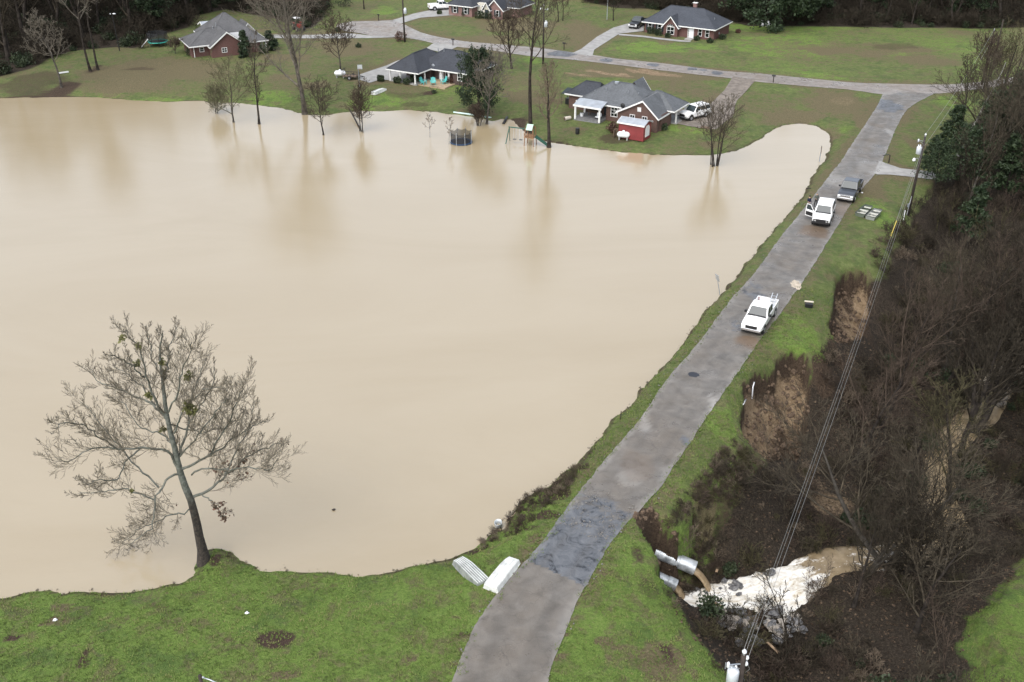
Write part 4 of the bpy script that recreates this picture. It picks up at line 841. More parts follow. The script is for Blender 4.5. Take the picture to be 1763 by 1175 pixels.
# loose stones on the road edges and the broken stretch
st_ = []
for i in range(4): q_ = MB(); q_.ball((0, 0, .2), (.5, .4, .3), 6, 4, .3, rw); st_.append(q_.mesh('stone', mat('loose_road_stone', (.10, .095, .09), .85, scale=1.0, col2=(.26, .245, .22), coord='Object')))
eL, eR = resamp(roadL, .25), resamp(roadR, .25); qg = []
for e_ in (eL, eR):
    e_ = e_[(e_[:, 1] < 130)]; k_ = rw.rand(len(e_)) < .75; qg.append(e_[k_]+rw.normal(0, .22, (k_.sum(), 2)))
BK = GA([(985,860),(1020,820),(1130,845),(1070,905),(1040,935),(960,905)], PZ); qg.append(spots_in(BK, 420, lambda x, y: fbm(x, y, 1.6, 71) > -.1, rw)); qg = np.vstack(qg); n_ = len(qg)
gn_scatter('road_gravel', 'loose stones along the road edges and broken stretch', st_, None, np.c_[qg, np.full(n_, PZ+.01)], np.c_[np.zeros(n_), np.zeros(n_), rw.rand(n_)*6.28], rw.uniform(.03, .15, n_)*rw.rand(n_)**.5+.02, rw.randint(0, 4, n_))
# close grown saplings, dead grass on the upper slope, fallen leaves on the wood floor
def sap_mesh(seed, tw):
    rng = np.random.RandomState(seed); out = []
    Pm = dict(seg=(6, 4, 2, 2), wander=(.05, .08, .1, .1), up=(.03, .10, .08, .05), n=(9, 4, 3), t0=(.2, .2, .2), ang=(.5, .55, .6), ratio=(.34, .45, .5), rr=(.55, .6, .7), rmin=.0135, levels=3, shape=lambda t: 1.1-.5*t, tip=.2)
    for s in range(3): grow(rng, (rng.normal(0, .5), rng.normal(0, .5), -.1), (rng.normal(0, .18), rng.normal(0, .18), 1), 5.2*rng.uniform(.6, 1.1), .045, 0, Pm, out)
    return me_raw('saplings', *tubes(out, [4, 3, 3, 3]), BARK[tw])
SAP = [sap_mesh(380+i, tw) for i, tw in enumerate(('twig', 'darktwig', 'redtwig', 'olivetwig', 'twig', 'darktwig'))]
cover('thicket_saplings', 'close grown bare saplings filling the woods by the creek', SAP, spots_in(FACE, 430, lambda x, y: kp(x, y) & (look('dc', x, y) > 4.0) & (look('er', x, y) > 2.5), rw), (.6, 1.35), .12)
UP = GA([(1150,930),(1185,880),(1215,840),(1260,790),(1300,800),(1270,870),(1240,930),(1200,960),(1165,950)], -1.2); cover('dead_grass', 'dead tan grass and stalks on the upper dam slope', TAN, bank(UP, 260), (.2, .7), .7)
ql = spots_in(FACE, 30000, lambda x, y: (look('dc', x, y) > .6) & (look('dk', x, y) > -.1) & (look('fld', x, y) < .6) & (y < 88), rw); Vl, Fl = leaves(rw, np.c_[ql, H(ql[:, 0], ql[:, 1])+.05], .15, flat=.7)
lm = NT('fallen_leaves'); lm.out(lm.ramp(lm.noise(9, 3, .8), [(.36, (.018, .013, .010)), (.5, (.062, .042, .028)), (.62, (.135, .10, .066))]), .85, Specular_IOR_Level=.2); tag(raw('leaf_litter', Vl, Fl, lm.m), 'brown fallen leaves on the wood floor by the creek', kind='stuff')
# wrack of stalks along the near water line, weeds in the lawn
def band(n, lo, hi, ymax):
    q = np.stack([rw.uniform(-36, 45, n), rw.uniform(43, ymax, n)], 1); d_ = look('ds', q[:, 0], q[:, 1]); return q[(d_ > lo) & (d_ < hi) & (look('dr', q[:, 0], q[:, 1]) > .4)]
cover('shore_wrack', 'wrack of dead stalks and twigs along the water edge', TAN, band(42000, -.35, .5, 118)[:480], (.05, .17), 1.2)
# grass tufts on the near lawns
def tufts(n, rng):
    q = np.stack([rng.uniform(-34, 33, n), rng.uniform(41, 92, n)], 1); x, y = q.T
    ok = (look('ds', x, y) > .3) & (look('dr', x, y) > -.22) & ((look('dc', x, y) < 1.2) | (look('fld', x, y) > .6)) & (look('er', x, y) > .1) & (look('pit', x, y) > .2) & (fbm(x, y, 3, 55) > -.35)
    ok &= rng.rand(n) < np.clip(1.5-(y-41)/60, .35, 1)
    return q[ok]
q = tufts(80000, rw); n = len(q); a = rw.rand(n)*6.28; zz = np.where(look('dr', q[:, 0], q[:, 1]) < .6, PZ-.03, H(q[:, 0], q[:, 1])); L = rw.uniform(.07, .2, n)
V = []
for kk in range(3):
    aa = a+kk*2.1; tip = np.stack([q[:, 0]+np.cos(aa)*L*.7, q[:, 1]+np.sin(aa)*L*.7, zz+L*.8], 1)
    wv = .035; p0 = np.stack([q[:, 0]-np.sin(aa)*wv, q[:, 1]+np.cos(aa)*wv, zz-.02], 1); p1 = np.stack([q[:, 0]+np.sin(aa)*wv, q[:, 1]-np.cos(aa)*wv, zz-.02], 1)
    V.append(np.stack([p0, p1, tip], 1))
V = np.concatenate(V).reshape(-1, 3)
gm = NT('grass_blades'); gm.out(gm.ramp(gm.math('ADD', gm.math('MULTIPLY', gm.noise(.7, 4, .7), .6), gm.math('MULTIPLY', gm.noise(6, 2), .4)), [(.36, (.06, .08, .025)), (.5, (.115, .17, .038)), (.64, (.22, .21, .09))]), .8, Specular_IOR_Level=.2)
tag(raw('grass', V, np.arange(len(V)).reshape(-1, 3), gm.m), 'short green grass of the near lawns and verges', kind='stuff')
# ---------------------------------------------------------------- building materials
def brickmat(name, a, b, mortar):
    r = NT(name); tc = r.t.nodes.new('ShaderNodeTexCoord'); bt = r.t.nodes.new('ShaderNodeTexBrick')
    mp = r.t.nodes.new('ShaderNodeMapping'); mp.inputs['Rotation'].default_value = (R(90), 0, 0); r.link(tc.outputs['Object'], mp.inputs['Vector'])
    bt.inputs['Scale'].default_value = 1.0; bt.inputs['Brick Width'].default_value = .22; bt.inputs['Row Height'].default_value = .075; bt.inputs['Mortar Size'].default_value = .009
    bt.inputs['Color1'].default_value = (*a, 1); bt.inputs['Color2'].default_value = (*b, 1); bt.inputs['Mortar'].default_value = (*mortar, 1)
    r.link(mp.outputs[0], bt.inputs['Vector']); nz = r.noise(.8, 4, vec=tc.outputs['Object'])
    r.out(r.mix(r.ramp(nz, [(.35, .0), (.7, .45)]), bt.outputs['Color'], tuple(c*.6 for c in a)), .85); return r.m
BRICK_R = brickmat('red_brick', (.135, .052, .042), (.095, .040, .034), (.14, .11, .10)); BRICK_B = brickmat('brown_brick', (.125, .062, .045), (.085, .042, .034), (.13, .11, .095))
BRICK_P = brickmat('pink_brick', (.22, .115, .10), (.17, .088, .08), (.27, .21, .19)); BRICK_D = brickmat('dark_brick', (.085, .05, .042), (.055, .034, .03), (.1, .085, .075))
def shingle(name, a, s=.16):
    r = NT(name); tc = r.t.nodes.new('ShaderNodeTexCoord'); wv = r.t.nodes.new('ShaderNodeTexWave'); wv.bands_direction = 'Z'; wv.wave_profile = 'SAW'; wv.inputs['Scale'].default_value = 2.6; wv.inputs['Distortion'].default_value = .4
    r.link(tc.outputs['Object'], wv.inputs['Vector']); nz = r.noise(3.5, 6, .75, vec=tc.outputs['Object']); nl = r.noise(.5, 4, .6, vec=tc.outputs['Object'])
    c = r.ramp(r.math('ADD', r.math('MULTIPLY', nz, .6), r.math('MULTIPLY', nl, .4)), [(.3, tuple(x*.6 for x in a)), (.5, a), (.7, tuple(x*1.45 for x in a))])
    c = r.mix(r.ramp(wv.outputs['Fac'], [(.0, .35), (.2, .0)]), c, tuple(x*.45 for x in a)); r.out(c, .8, Specular_IOR_Level=.35); r.bump(r.math('ADD', wv.outputs['Fac'], nz), .4, .03); return r.m
SH_BLUE = shingle('dark_slate_shingles', (.052, .058, .070)); SH_GREY = shingle('grey_shingles', (.105, .112, .120)); SH_LIGHT = shingle('weathered_grey_shingles', (.095, .095, .097)); SH_DARK = shingle('charcoal_shingles', (.042, .046, .055))
TRIM = mat('white_trim', (.74, .74, .72), .5, .06, 3); CREAM = mat('cream_siding', (.55, .52, .44), .6, .05, 2); GLASS = mat('dark_glass', (.012, .015, .018), .06, spec=.6); TINROOF = mat('white_metal_roof', (.40, .43, .46), .35, .12, 1.2, metal=.3); REDMETAL = mat('red_metal_siding', (.19, .030, .032), .5, .12, 1.0)
SHUT = mat('dark_shutter', (.02, .03, .035), .6); DOORW = mat('white_door', (.72, .73, .74), .4); WOODM = mat('weathered_wood', (.13, .09, .06), .8, .3, 5); DECK = mat('grey_deck', (.16, .16, .16), .8, .2, 3); PATIO = mat('tan_patio', (.34, .26, .17), .8, .15, 2)
BLACKM = mat('black_metal', (.012, .012, .013), .45); STEEL = mat('galvanised_steel', (.50, .53, .56), .38, .15, 4, metal=.65); WHITEM = mat('white_enamel', (.78, .79, .80), .3); CREO = mat('creosote_pole', (.030, .022, .017), .85, .4, 3); GREYM = mat('grey_metal', (.25, .27, .29), .45, metal=.3)

# ---------------------------------------------------------------- houses
class House:
    def __init__(s, name, label, x, y, rz, cat='house', z=None):
        s.r = thing(name, label, cat, (x, y, PZ if z is None else z), R(rz))
    def wall(s, x0, x1, y0, y1, h, m, name='wall', z0=-.4):
        MB().box(x0, x1, y0, y1, z0, h).build(name, m, s.r)
    def fascia_rect(s, x0, x1, y0, y1, ez, roof, hgt=.17):
        f = MB(); t = .05
        f.box(x0-t, x1+t, y0-t, y0, ez-hgt, ez+.01); f.box(x0-t, x1+t, y1, y1+t, ez-hgt, ez+.01); f.box(x0-t, x0, y0, y1, ez-hgt, ez+.01); f.box(x1, x1+t, y0, y1, ez-hgt, ez+.01)
        f.build('fascia', TRIM, roof)
    def hip(s, x0, x1, y0, y1, ez, rx0, rx1, ry0, ry1, rz, m):
        "rectangular eaves to a ridge from (rx0, ry0) to (rx1, ry1)"
        b = MB(); v = [(x0, y0, ez), (x1, y0, ez), (x1, y1, ez), (x0, y1, ez), (rx0, ry0, rz), (rx1, ry1, rz)]
        if abs(rx1-rx0) >= abs(ry1-ry0): fs = [(0, 1, 5, 4), (1, 2, 5), (2, 3, 4, 5), (3, 0, 4)]
        else: fs = [(0, 1, 4), (1, 2, 5, 4), (2, 3, 5), (3, 0, 4, 5)]
        b.add(v, fs+[(3, 2, 1, 0)]); o = b.build('roof', m, s.r); s.fascia_rect(x0, x1, y0, y1, ez, o)
        cap = MB()
        cap.bar((rx0, ry0, rz+.01), (rx1, ry1, rz+.01), .22, .05)
        for e, q in ((v[0], v[4]), (v[3], v[4] if abs(rx1-rx0) >= abs(ry1-ry0) else v[5]), (v[1], v[5] if abs(rx1-rx0) >= abs(ry1-ry0) else v[4]), (v[2], v[5])): cap.bar((e[0], e[1], e[2]+.02), (q[0], q[1], q[2]+.01), .16, .04)
        cap.build('ridge_cap', m, o); return o
    def gable(s, u0, u1, a, b, ez, ru, rz, m, wm, axis='y', oh=.35, ez1=None, t=.12, trim=(True, False)):
        "ridge along an axis at cross position ru; gable walls under it"
        ez1 = ez if ez1 is None else ez1; k0 = (rz-ez)/(ru-u0); k1 = (rz-ez1)/(u1-ru)
        L = (u0-oh, ez-k0*oh); Rr = (u1+oh, ez1-k1*oh); top_ = (ru, rz)
        prof = [L, top_, Rr, (Rr[0], Rr[1]-t), (ru, rz-t), (L[0], L[1]-t)]
        o = MB().prism(prof, a-oh, b+oh, axis).build('roof', m, s.r)
        MB().prism([(u0, -.4), (u1, -.4), (u1, ez1-t-.02), (ru, rz-t-.03), (u0, ez-t-.02)], a, b, axis).build('gable_wall', wm, s.r)
        f = MB(); t2 = t+.10; pr2 = [(L[0], L[1]+.015), (ru, rz+.015), (Rr[0], Rr[1]+.015), (Rr[0], Rr[1]-t2), (ru, rz-t2), (L[0], L[1]-t2)]
        if trim[0]: f.prism(pr2, a-oh-.05, a-oh-.002, axis)
        if trim[1]: f.prism(pr2, b+oh+.002, b+oh+.05, axis)
        for (u, z, sg) in ((L[0], L[1], -1), (Rr[0], Rr[1], 1)):
            q = [(u, z+.01), (u+sg*.05, z+.01), (u+sg*.05, z-t-.06), (u, z-t-.06)]; f.prism(q, a-oh-.05, b+oh, axis)
        f.build('fascia', TRIM, o); return o
    def win(s, x, y, z, w, h, face=0, nx=1, ny=2, shut=False, glass=None, name='window', fm=None):
        "framed window in the plane facing angle face (0 = towards -y)"
        o = MB(); b_ = .07
        o.box(-w/2, w/2, -.06, .02, 0, b_); o.box(-w/2, w/2, -.06, .02, h-b_, h); o.box(-w/2, -w/2+b_, -.06, .02, b_, h-b_); o.box(w/2-b_, w/2, -.06, .02, b_, h-b_)
        pw = (w-2*b_)/nx; ph = (h-2*b_)/ny
        for i in range(1, nx): o.box(-w/2+b_+i*pw-.025, -w/2+b_+i*pw+.025, -.05, .02, b_, h-b_)
        for j in range(1, ny): o.box(-w/2+b_, w/2-b_, -.052, .018, b_+j*ph-.025, b_+j*ph+.025)
        q = o.build(name, fm or TRIM, s.r); q.location = (x, y, z); q.rotation_euler = (0, 0, R(face))
        for i in range(nx):
            for j in range(ny): MB().box(-w/2+b_+i*pw+.027, -w/2+b_+(i+1)*pw-.027, -.03, .0, b_+j*ph+.027, b_+(j+1)*ph-.027).build('pane', glass or GLASS, q)
        if shut:
            for sg in (-1, 1): MB().box(sg*(w/2+.2)-.18, sg*(w/2+.2)+.18, -.05, .0, 0, h).build('shutter', SHUT, q)
        return q
    def door(s, x, y, z, w, h, face=0, m=None):
        q = MB().box(-w/2, w/2, -.05, .02, 0, h).build('door', m or DOORW, s.r); q.location = (x, y, z); q.rotation_euler = (0, 0, R(face)); MB().ball((w/2-.1, -.09, h*.48), .04, 6, 4).build('handle', STEEL, q); return q
    def post(s, x, y, h, w=.2, z0=-.1): MB().box(x-w/2, x+w/2, y-w/2, y+w/2, z0, h).build('post', TRIM, s.r, bevel=.015)
    def vent(s, x, y, z, r=.06, h=.5): MB().cyl((x, y, z-.3), (x, y, z+h), r, k=8).build('vent_pipe', GREYM, s.r)

# dark roofed brick house, top right
h4 = House('brick_house', 'red brick ranch house with dark hip roof and white arched window gable', 37.86, 198.64, -31)
h4.wall(-14.4, -.3, .2, 8.2, 2.15, BRICK_R); h4.hip(-14.8, .15, -.4, 8.6, 2.1, -11.0, -4.2, 4.3, 4.3, 4.75, SH_BLUE)
h4.gable(-10.1, -7.3, -.6, 3.4, 2.12, -8.7, 3.75, SH_BLUE, BRICK_R)
h4.win(-13.3, .2, .55, .85, 1.45, shut=True, ny=2); h4.win(-11.3, .2, .45, .8, 1.45, shut=True, ny=2)
w_ = h4.win(-8.7, -.6, .35, 1.55, 1.45, nx=2, ny=2)
ar = MB(); prof = [(.75*math.cos(a), .42*math.sin(a)) for a in np.linspace(0, math.pi, 11)]; ar.prism(prof, -.05, .01, 'y'); q = ar.build('arched_pane', GLASS, w_); q.location = (0, 0, 1.5)
fan = MB()
for a in np.linspace(.3, math.pi-.3, 5): fan.bar((0, -.06, 1.5), (.75*math.cos(a), -.06, 1.5+.42*math.sin(a)), .04)
fan.build('fan_muntins', TRIM, w_)
h4.win(-5.35, .2, .0, .28, 1.95, ny=4); h4.door(-4.75, .2, 0, .9, 2.0); h4.win(-3.05, .2, .5, .8, 1.5, ny=2); h4.win(-1.6, .2, .45, .8, 1.5, ny=2)
MB().box(-5.4, -4.0, -1.6, .2, -.3, .06).build('step', CONC, h4.r)
c_ = MB().box(-6.9, -6.2, 5.4, 5.9, 3.6, 5.35).build('chimney', BRICK_P, h4.r); MB().box(-7.0, -6.1, 5.3, 6.0, 5.35, 5.45).build('chimney_cap', TRIM, c_)
h4.gable(4.8, 8.8, -11.5, -7.0, 2.3, 6.8, 4.35, SH_BLUE, BRICK_R, trim=(False, False)) if False else None
h4.vent(-1.6, 3.4, 3.0); MB().box(-.35, -.2, 2.6, 3.0, .7, 1.1).build('wall_box', GREYM, h4.r)
# pink brick house, top centre
h5 = House('brick_house', 'pink brick house with cream entry gable cut by the top edge', -13.09, 223.01, -29)
h5.wall(0, 5.6, 0, 9, 2.15, BRICK_P); h5.hip(-.4, 6.0, -.4, 9.4, 2.1, 2.8, 2.8, 3.2, 6.5, 4.5, SH_DARK)
h5.wall(5.0, 14.6, 3.2, 9.2, 2.2, BRICK_P); h5.wall(5.61, 8.9, 2.1, 3.19, 2.5, CREAM); h5.hip(4.8, 15.1, 2.7, 9.7, 2.2, 8.0, 12.2, 6.2, 6.2, 4.6, SH_DARK)
h5.gable(8.9, 12.4, .7, 5, 2.15, 10.6, 3.85, SH_DARK, BRICK_P); h5.gable(8.3, 9.6, .2, 4, 2.3, 8.95, 3.3, SH_DARK, CREAM)
h5.win(1.5, 0, .5, .85, 1.4, shut=True, fm=TRIM); h5.win(4.1, 0, .5, .85, 1.4, shut=True)
for x in (6.1, 6.9, 7.7): h5.win(x, 2.1, .4, .5, .7, ny=1); h5.win(x, 2.1, 1.75, .42, .4, ny=1)
h5.door(8.95, .2, 0, .8, 1.8, m=SHUT); h5.win(11.2, .7, .5, .75, 1.3, ny=2, shut=True)
# dark hip roof house with carport on the far shore
h2 = House('lake_house', 'dark roofed lake house with open white posted carport and brick porch', -19.8, 170.58, -30)
h2.wall(5.9, 13.2, 4.1, 10.6, 2.0, BRICK_D); h2.wall(.6, 5.5, 3.6, 9.5, 2.0, BRICK_D); h2.wall(10.2, 13.2, 2.9, 4.1, 2.0, BRICK_D)
h2.hip(-.2, 6.1, -.9, 9.8, 1.95, 2.9, 2.9, 2.4, 6.4, 4.15, SH_DARK); h2.hip(2.6, 13.8, 2.7, 11.0, 1.96, 6.2, 9.6, 6.85, 6.85, 4.35, SH_DARK)
for x, y in ((.3, -.5), (2.3, -.5), (5.2, -.5), (5.5, 1.8), (7.9, 3.0), (9.4, 3.0)): h2.post(x, y, 1.8, .2)
h2.win(8.4, 4.1, .6, .9, 1.25, nx=2, ny=2); h2.door(7.2, 4.1, .02, .85, 1.85, m=DOORW); h2.win(11.6, 2.9, .6, 1.0, 1.2, nx=2); h2.vent(5.2, 6.4, 3.9); h2.vent(6.4, 6.3, 4.1)
MB().box(5.6, 10.6, -.2, 4.05, -.3, .05).build('patio', PATIO, h2.r); MB().box(.1, 5.5, -.6, 3.5, -.3, .04).build('carport_floor', CONC, h2.r)
MB().ball((6.2, 3.3, 2.35), (.3, .12, .3), 8, 6).bar((6.2, 3.3, 1.9), (6.2, 3.3, 2.3), .05).build('satellite_dish', GREYM, h2.r)
# house with porch and carport, right of it
h3 = House('lake_house', 'brown brick lake house with grey gabled roofs and white posted back porch', 20.05, 142.74, -31)
h3.wall(-12.6, -3.5, 3.1, 9.0, 2.2, BRICK_B); h3.wall(-8.5, -3.5, 1.6, 3.1, 2.2, BRICK_B); h3.wall(-16.2, -12.4, 4.6, 8.6, 2.0, BRICK_B)
h3.hip(-13.2, -1.5, 1.2, 9.5, 2.15, -9.4, -6.4, 5.4, 5.4, 4.55, SH_GREY); h3.hip(-16.7, -11.2, 4.2, 9.0, 2.0, -14.4, -12.0, 6.6, 6.6, 3.7, SH_DARK)
h3.gable(-5.7, .2, 0, 4.4, 2.1, -2.0, 4.05, SH_GREY, BRICK_B, ez1=2.1)
h3.hip(-5.2, 1.35, 3.3, 8.6, 2.1, -2.4, -1.6, 5.2, 5.2, 4.2, SH_GREY); h3.gable(-8.6, -5.2, 7.6, 10.0, 2.2, -6.9, 4.4, SH_GREY, BRICK_B, trim=(False, True))
h3.post(1.0, 8.2, 2.0, .25); h3.post(1.0, 4.9, 2.0, .2); h3.wall(.2, .45, 1.0, 4.4, 2.0, BRICK_B)
MB().box(-3, 1.3, 4.5, 8.4, -.3, .03).build('carport_floor', CONC, h3.r)
pr = MB().prism([(-.5, 1.9), (-.5, 2.02), (1.5, 2.55), (1.5, 2.43)], -12.75, -8.3, 'x').build('porch_roof', TINROOF, h3.r); MB().box(-12.8, -8.25, -.55, -.5, 1.78, 2.04).build('fascia', TRIM, pr)
for x, y in ((-12.5, -.3), (-8.6, -.3), (-12.5, 2.7)): h3.post(x, y, 1.9, .24)
MB().box(-12.7, -8.5, -.4, 3.1, -.3, .12).build('porch_deck', DECK, h3.r)
h3.win(-7.2, 1.6, .5, 1.1, 1.5, nx=2, ny=3); h3.win(-10.6, 3.1, .55, 1.0, 1.2, nx=2); h3.door(-9.1, 3.1, .12, .85, 1.85, m=SHUT); h3.win(-2.6, -.01, 2.35, .55, .6, ny=1, glass=TRIM, name='gable_vent'); h3.win(-3.6, -.01, .9, .8, .9, nx=2, ny=1); h3.win(-1.7, -.01, .9, .8, .9, nx=2, ny=1)
for a in ((-9.6, 3.6, 3.65), (-6.1, 3.7, 3.7), (-4.6, 3.9, 3.6), (-11.2, 3.2, 3.2)): h3.vent(*a, r=.05, h=.3)
MB().cyl((-8.6, 5.0, 4.3), (-8.6, 5.0, 4.62), .28, .34, 12).build('turbine_vent', STEEL, h3.r)
MB().ball((-5.6, .9, 2.55), (.36, .14, .36), 8, 6).bar((-5.6, .95, 2.1), (-5.6, .95, 2.5), .05).build('satellite_dish', BLACKM, h3.r)
# grey roofed brick house in the wood edge, left
h1 = House('brick_house', 'red brick house with grey cross gabled roof at the wood edge', -52.38, 183.8, 28)
h1.wall(.9, 9.4, 2.2, 13.2, 2.2, BRICK_R); h1.gable(.5, 6.3, 1.4, 9, 2.15, 3.4, 4.3, SH_LIGHT, BRICK_R)
h1.wall(-2.6, 1.2, 3.4, 9.5, 2.1, BRICK_R); h1.hip(-3.1, 4.2, 2.4, 10.2, 2.1, 1.0, 2.6, 6.3, 6.3, 4.2, SH_LIGHT); h1.hip(.6, 10.2, 4.0, 15, 2.2, 5.2, 5.6, 10.0, 10.0, 5.9, SH_LIGHT)
h1.hip(7.2, 10.8, 1.8, 8.5, 2.0, 8.6, 8.6, 4.2, 6.4, 3.3, SH_LIGHT); h1.post(10.4, 2.2, 1.95, .2); h1.post(10.4, 4.8, 1.95, .2)
h1.win(2.7, 1.39, .75, .95, .85, nx=2, ny=2); h1.win(-.8, 3.39, .8, .8, .8, ny=2)
h1.gable(8.0, 10.4, 9.0, 13.0, 2.5, 9.2, 3.9, SH_LIGHT, CREAM); MB().box(4.4, 6.0, 3.2, 3.35, 2.4, 3.6).build('skylight', WHITEM, h1.r); MB().cyl((-2.2, 3.2, -.2), (-2.2, 3.2, 1.9), .06, k=8).build('downspout', TRIM, h1.r); h1.vent(2.2, 6, 4.0); h1.vent(3.0, 7.0, 4.4)
sh = House('metal_shed', 'pale metal roofed shed behind the grey roofed brick house', -57.3, 203.5, 28, 'shed', z=float(H(-57.3, 203.5))-.2); sh.gable(-2, 2, -1.6, 1.6, 2.2, 0, 2.9, TINROOF, CREAM, axis='x')
# red shed
rs = House('red_shed', 'red metal shed with pale roof and white arched door panel', 14.75, 141.0, -31, 'shed'); rs.gable(0, 2.45, 0, 3.75, 1.9, 1.22, 2.3, TINROOF, REDMETAL, axis='x', oh=.18)
for k in range(1, 13): MB().box(k*3.75/13-.015, k*3.75/13+.015, -.02, 0, 0, 1.7).build('siding_rib', REDMETAL, rs.r)
d_ = MB().prism([(.55, .05), (1.9, .05), (1.9, 1.2), (1.6, 1.6), (.85, 1.6), (.55, 1.2)], 3.76, 3.80, 'x').build('door', TRIM, rs.r)

# ---------------------------------------------------------------- vehicles (x forward, origin on the ground)
TYRE = mat('tyre_rubber', (.016, .016, .017), .85); RIM = mat('alloy_rim', (.42, .43, .45), .35, metal=.6); LAMP = mat('headlight_glass', (.75, .76, .74), .15, spec=.6); CHROME = mat('chrome', (.6, .61, .62), .2, metal=.9); SHADE = mat('underbody', (.01, .01, .01), .9); AUTOGLASS = mat('auto_glass', (.025, .036, .04), .08, spec=.5); REDL = mat('tail_light', (.25, .01, .01), .3)
def paint(name, c, r=.28):
    m = mat(name, c, r, spec=.5); m.node_tree.nodes['Principled BSDF'].inputs['Coat Weight'].default_value = .5; return m
WHITEP = paint('white_car_paint', (.80, .80, .79)); GREYP = paint('dark_grey_car_paint', (.045, .05, .06)); BLACKP = paint('black_car_paint', (.010, .011, .013))
def ring(x, w, zb, zt, n=.09, crown=.03):
    return [(x, -w*.9, zb), (x, -w, zb+.18), (x, -w, zt-n), (x, -w+n, zt), (x, 0, zt+crown), (x, w-n, zt), (x, w, zt-n), (x, w, zb+.18), (x, w*.9, zb)]
def vehicle(name, label, loc, heading, p, kind='pickup', L=5.7, cab=(-.55, 1.0), roof=1.86, black_front=False, chrome=False, open_door=False, w=.99):
    t = thing(name, label, 'pickup truck' if kind == 'pickup' else 'car', loc, R(heading)); f = L/2; hz_ = 1.12; bt = 1.18
    c0, c1 = cab                                              # rear and front base of the glasshouse
    b = MB(); back = c0-.12 if kind == 'pickup' else -f+.03
    xs = [(back, w, .42, bt)]+([(-f+.25, w, .40, bt+.02)] if kind != 'pickup' else [])+[(c1-.05, w, .36, bt), (c1+.15, w, .36, hz_+.03), (f-.55, w*.985, .38, hz_-.04), (f-.16, w*.95, .42, hz_-.12), (f-.03, w*.88, .46, hz_-.24)]
    b.loft([ring(*a) for a in xs]); b.build('body', p, t, smooth_=False, bevel=.03)
    if kind == 'pickup':
        bed = MB(); r0 = -f+.06
        bed.box(r0, back-.005, -w, -w+.10, .45, bt+.06); bed.box(r0, back-.005, w-.10, w, .45, bt+.06); bed.box(back-.07, back-.006, -w+.1, w-.1, .5, bt+.06); bed.build('bed', p, t, bevel=.02)
        MB().box(r0, back-.07, -w+.101, w-.101, .50, .62).build('bed_floor', SHADE if p is not WHITEP else GREYM, t); MB().box(r0-.05, r0-.001, -w+.03, w-.03, .5, bt+.05).build('tailgate', p, t, bevel=.02)
    # glasshouse
    rk, rr_ = (.62, .10) if kind == 'pickup' else (.62, .28); iw = w-.12; zi = bt-.02
    v = [(c0, -w+.03, zi), (c1, -w+.03, zi), (c1, w-.03, zi), (c0, w-.03, zi), (c0+rr_, -iw+.06, roof), (c1-rk, -iw+.06, roof), (c1-rk, iw-.06, roof), (c0+rr_, iw-.06, roof)]
    cb = MB(); cb.add(v, [(3, 2, 1, 0), (0, 1, 5, 4), (1, 2, 6, 5), (2, 3, 7, 6), (3, 0, 4, 7), (4, 5, 6, 7)]); cab_o = cb.build('cab', p, t, bevel=.05)
    def pane(nm, q, inset, shrink=(.08, .10, .08, .10)):
        q = [np.array(a) for a in q]; l, bo, r_, tp = shrink
        P = lambda s, u: (q[0]*(1-s)+q[1]*s)*(1-u)+(q[3]*(1-s)+q[2]*s)*u
        a = [P(l, bo), P(1-r_, bo), P(1-r_, 1-tp), P(l, 1-tp)]; n_ = unit(np.cross(a[1]-a[0], a[3]-a[0])); m_ = MB(); m_.add([x+n_*.014 for x in a]+[x-n_*.02 for x in a], [(0, 1, 2, 3), (7, 6, 5, 4), (0, 4, 5, 1), (1, 5, 6, 2), (2, 6, 7, 3), (3, 7, 4, 0)]); return m_.build(nm, AUTOGLASS, t)
    pane('windshield', (v[1], v[2], v[6], v[5]), 0, (.07, .06, .07, .08)); pane('rear_window', (v[3], v[0], v[4], v[7]), 0, (.12, .18, .12, .14))
    nw = 2 if kind == 'pickup' else 3
    for sd in (0, 1):
        q = (v[0], v[1], v[5], v[4]) if sd == 0 else (v[2], v[3], v[7], v[6])
        a0, a1, a2, a3 = [np.array(x) for x in q]
        for k in range(nw):
            s0, s1 = k/nw, (k+1)/nw; qq = (a0*(1-s0)+a1*s0, a0*(1-s1)+a1*s1, a3*(1-s1)+a2*s1, a3*(1-s0)+a2*s0); pane('side_window', qq, 0, (.06, .12, .06, .14))
    ax = f-.95; ar_ = -f+1.12
    for x in (ax, ar_):
        for sg in (-1, 1):
            MB().cyl((x, sg*(w-.12), .42), (x, sg*(w+.012), .42), .47, k=18).build('wheel_arch', SHADE, t)
            wh = MB().cyl((x, sg*(w-.25), .38), (x, sg*(w+.03), .38), .38, k=18).build('wheel', TYRE, t, bevel=.02); MB().cyl((x, sg*(w+.031), .38), (x, sg*(w+.045), .38), .22, k=12).build('rim', RIM, wh)
    MB().box(-f+.15, f-.2, -w+.12, w-.12, .22, .45).build('underbody', SHADE, t)
    MB().box(c1-.03, c1+.10, -w+.16, w-.16, bt-.0, bt+.045).build('cowl', BLACKM, t)
    for sg in (-1, 1):
        for x in (c0+.04, (c0+c1)/2-.05, c1-.1): MB().box(x-.009, x+.009, sg*w-.008, sg*w+.008, .5, bt-.1).build('door_seam', SHADE, t)
    MB().box(c1+.12, c1+.135, -w+.1, w-.1, hz_+.02, hz_+.075).build('hood_seam', SHADE, t)
    MB().box(f-.14, f+.06, -w*.92, w*.92, .42, .66).build('front_bumper', CHROME if not black_front else BLACKM, t, bevel=.04)
    MB().box(f-.1, f+.015, -w*.52, w*.52, .66, .93).build('grille', CHROME if chrome else BLACKM, t, bevel=.02)
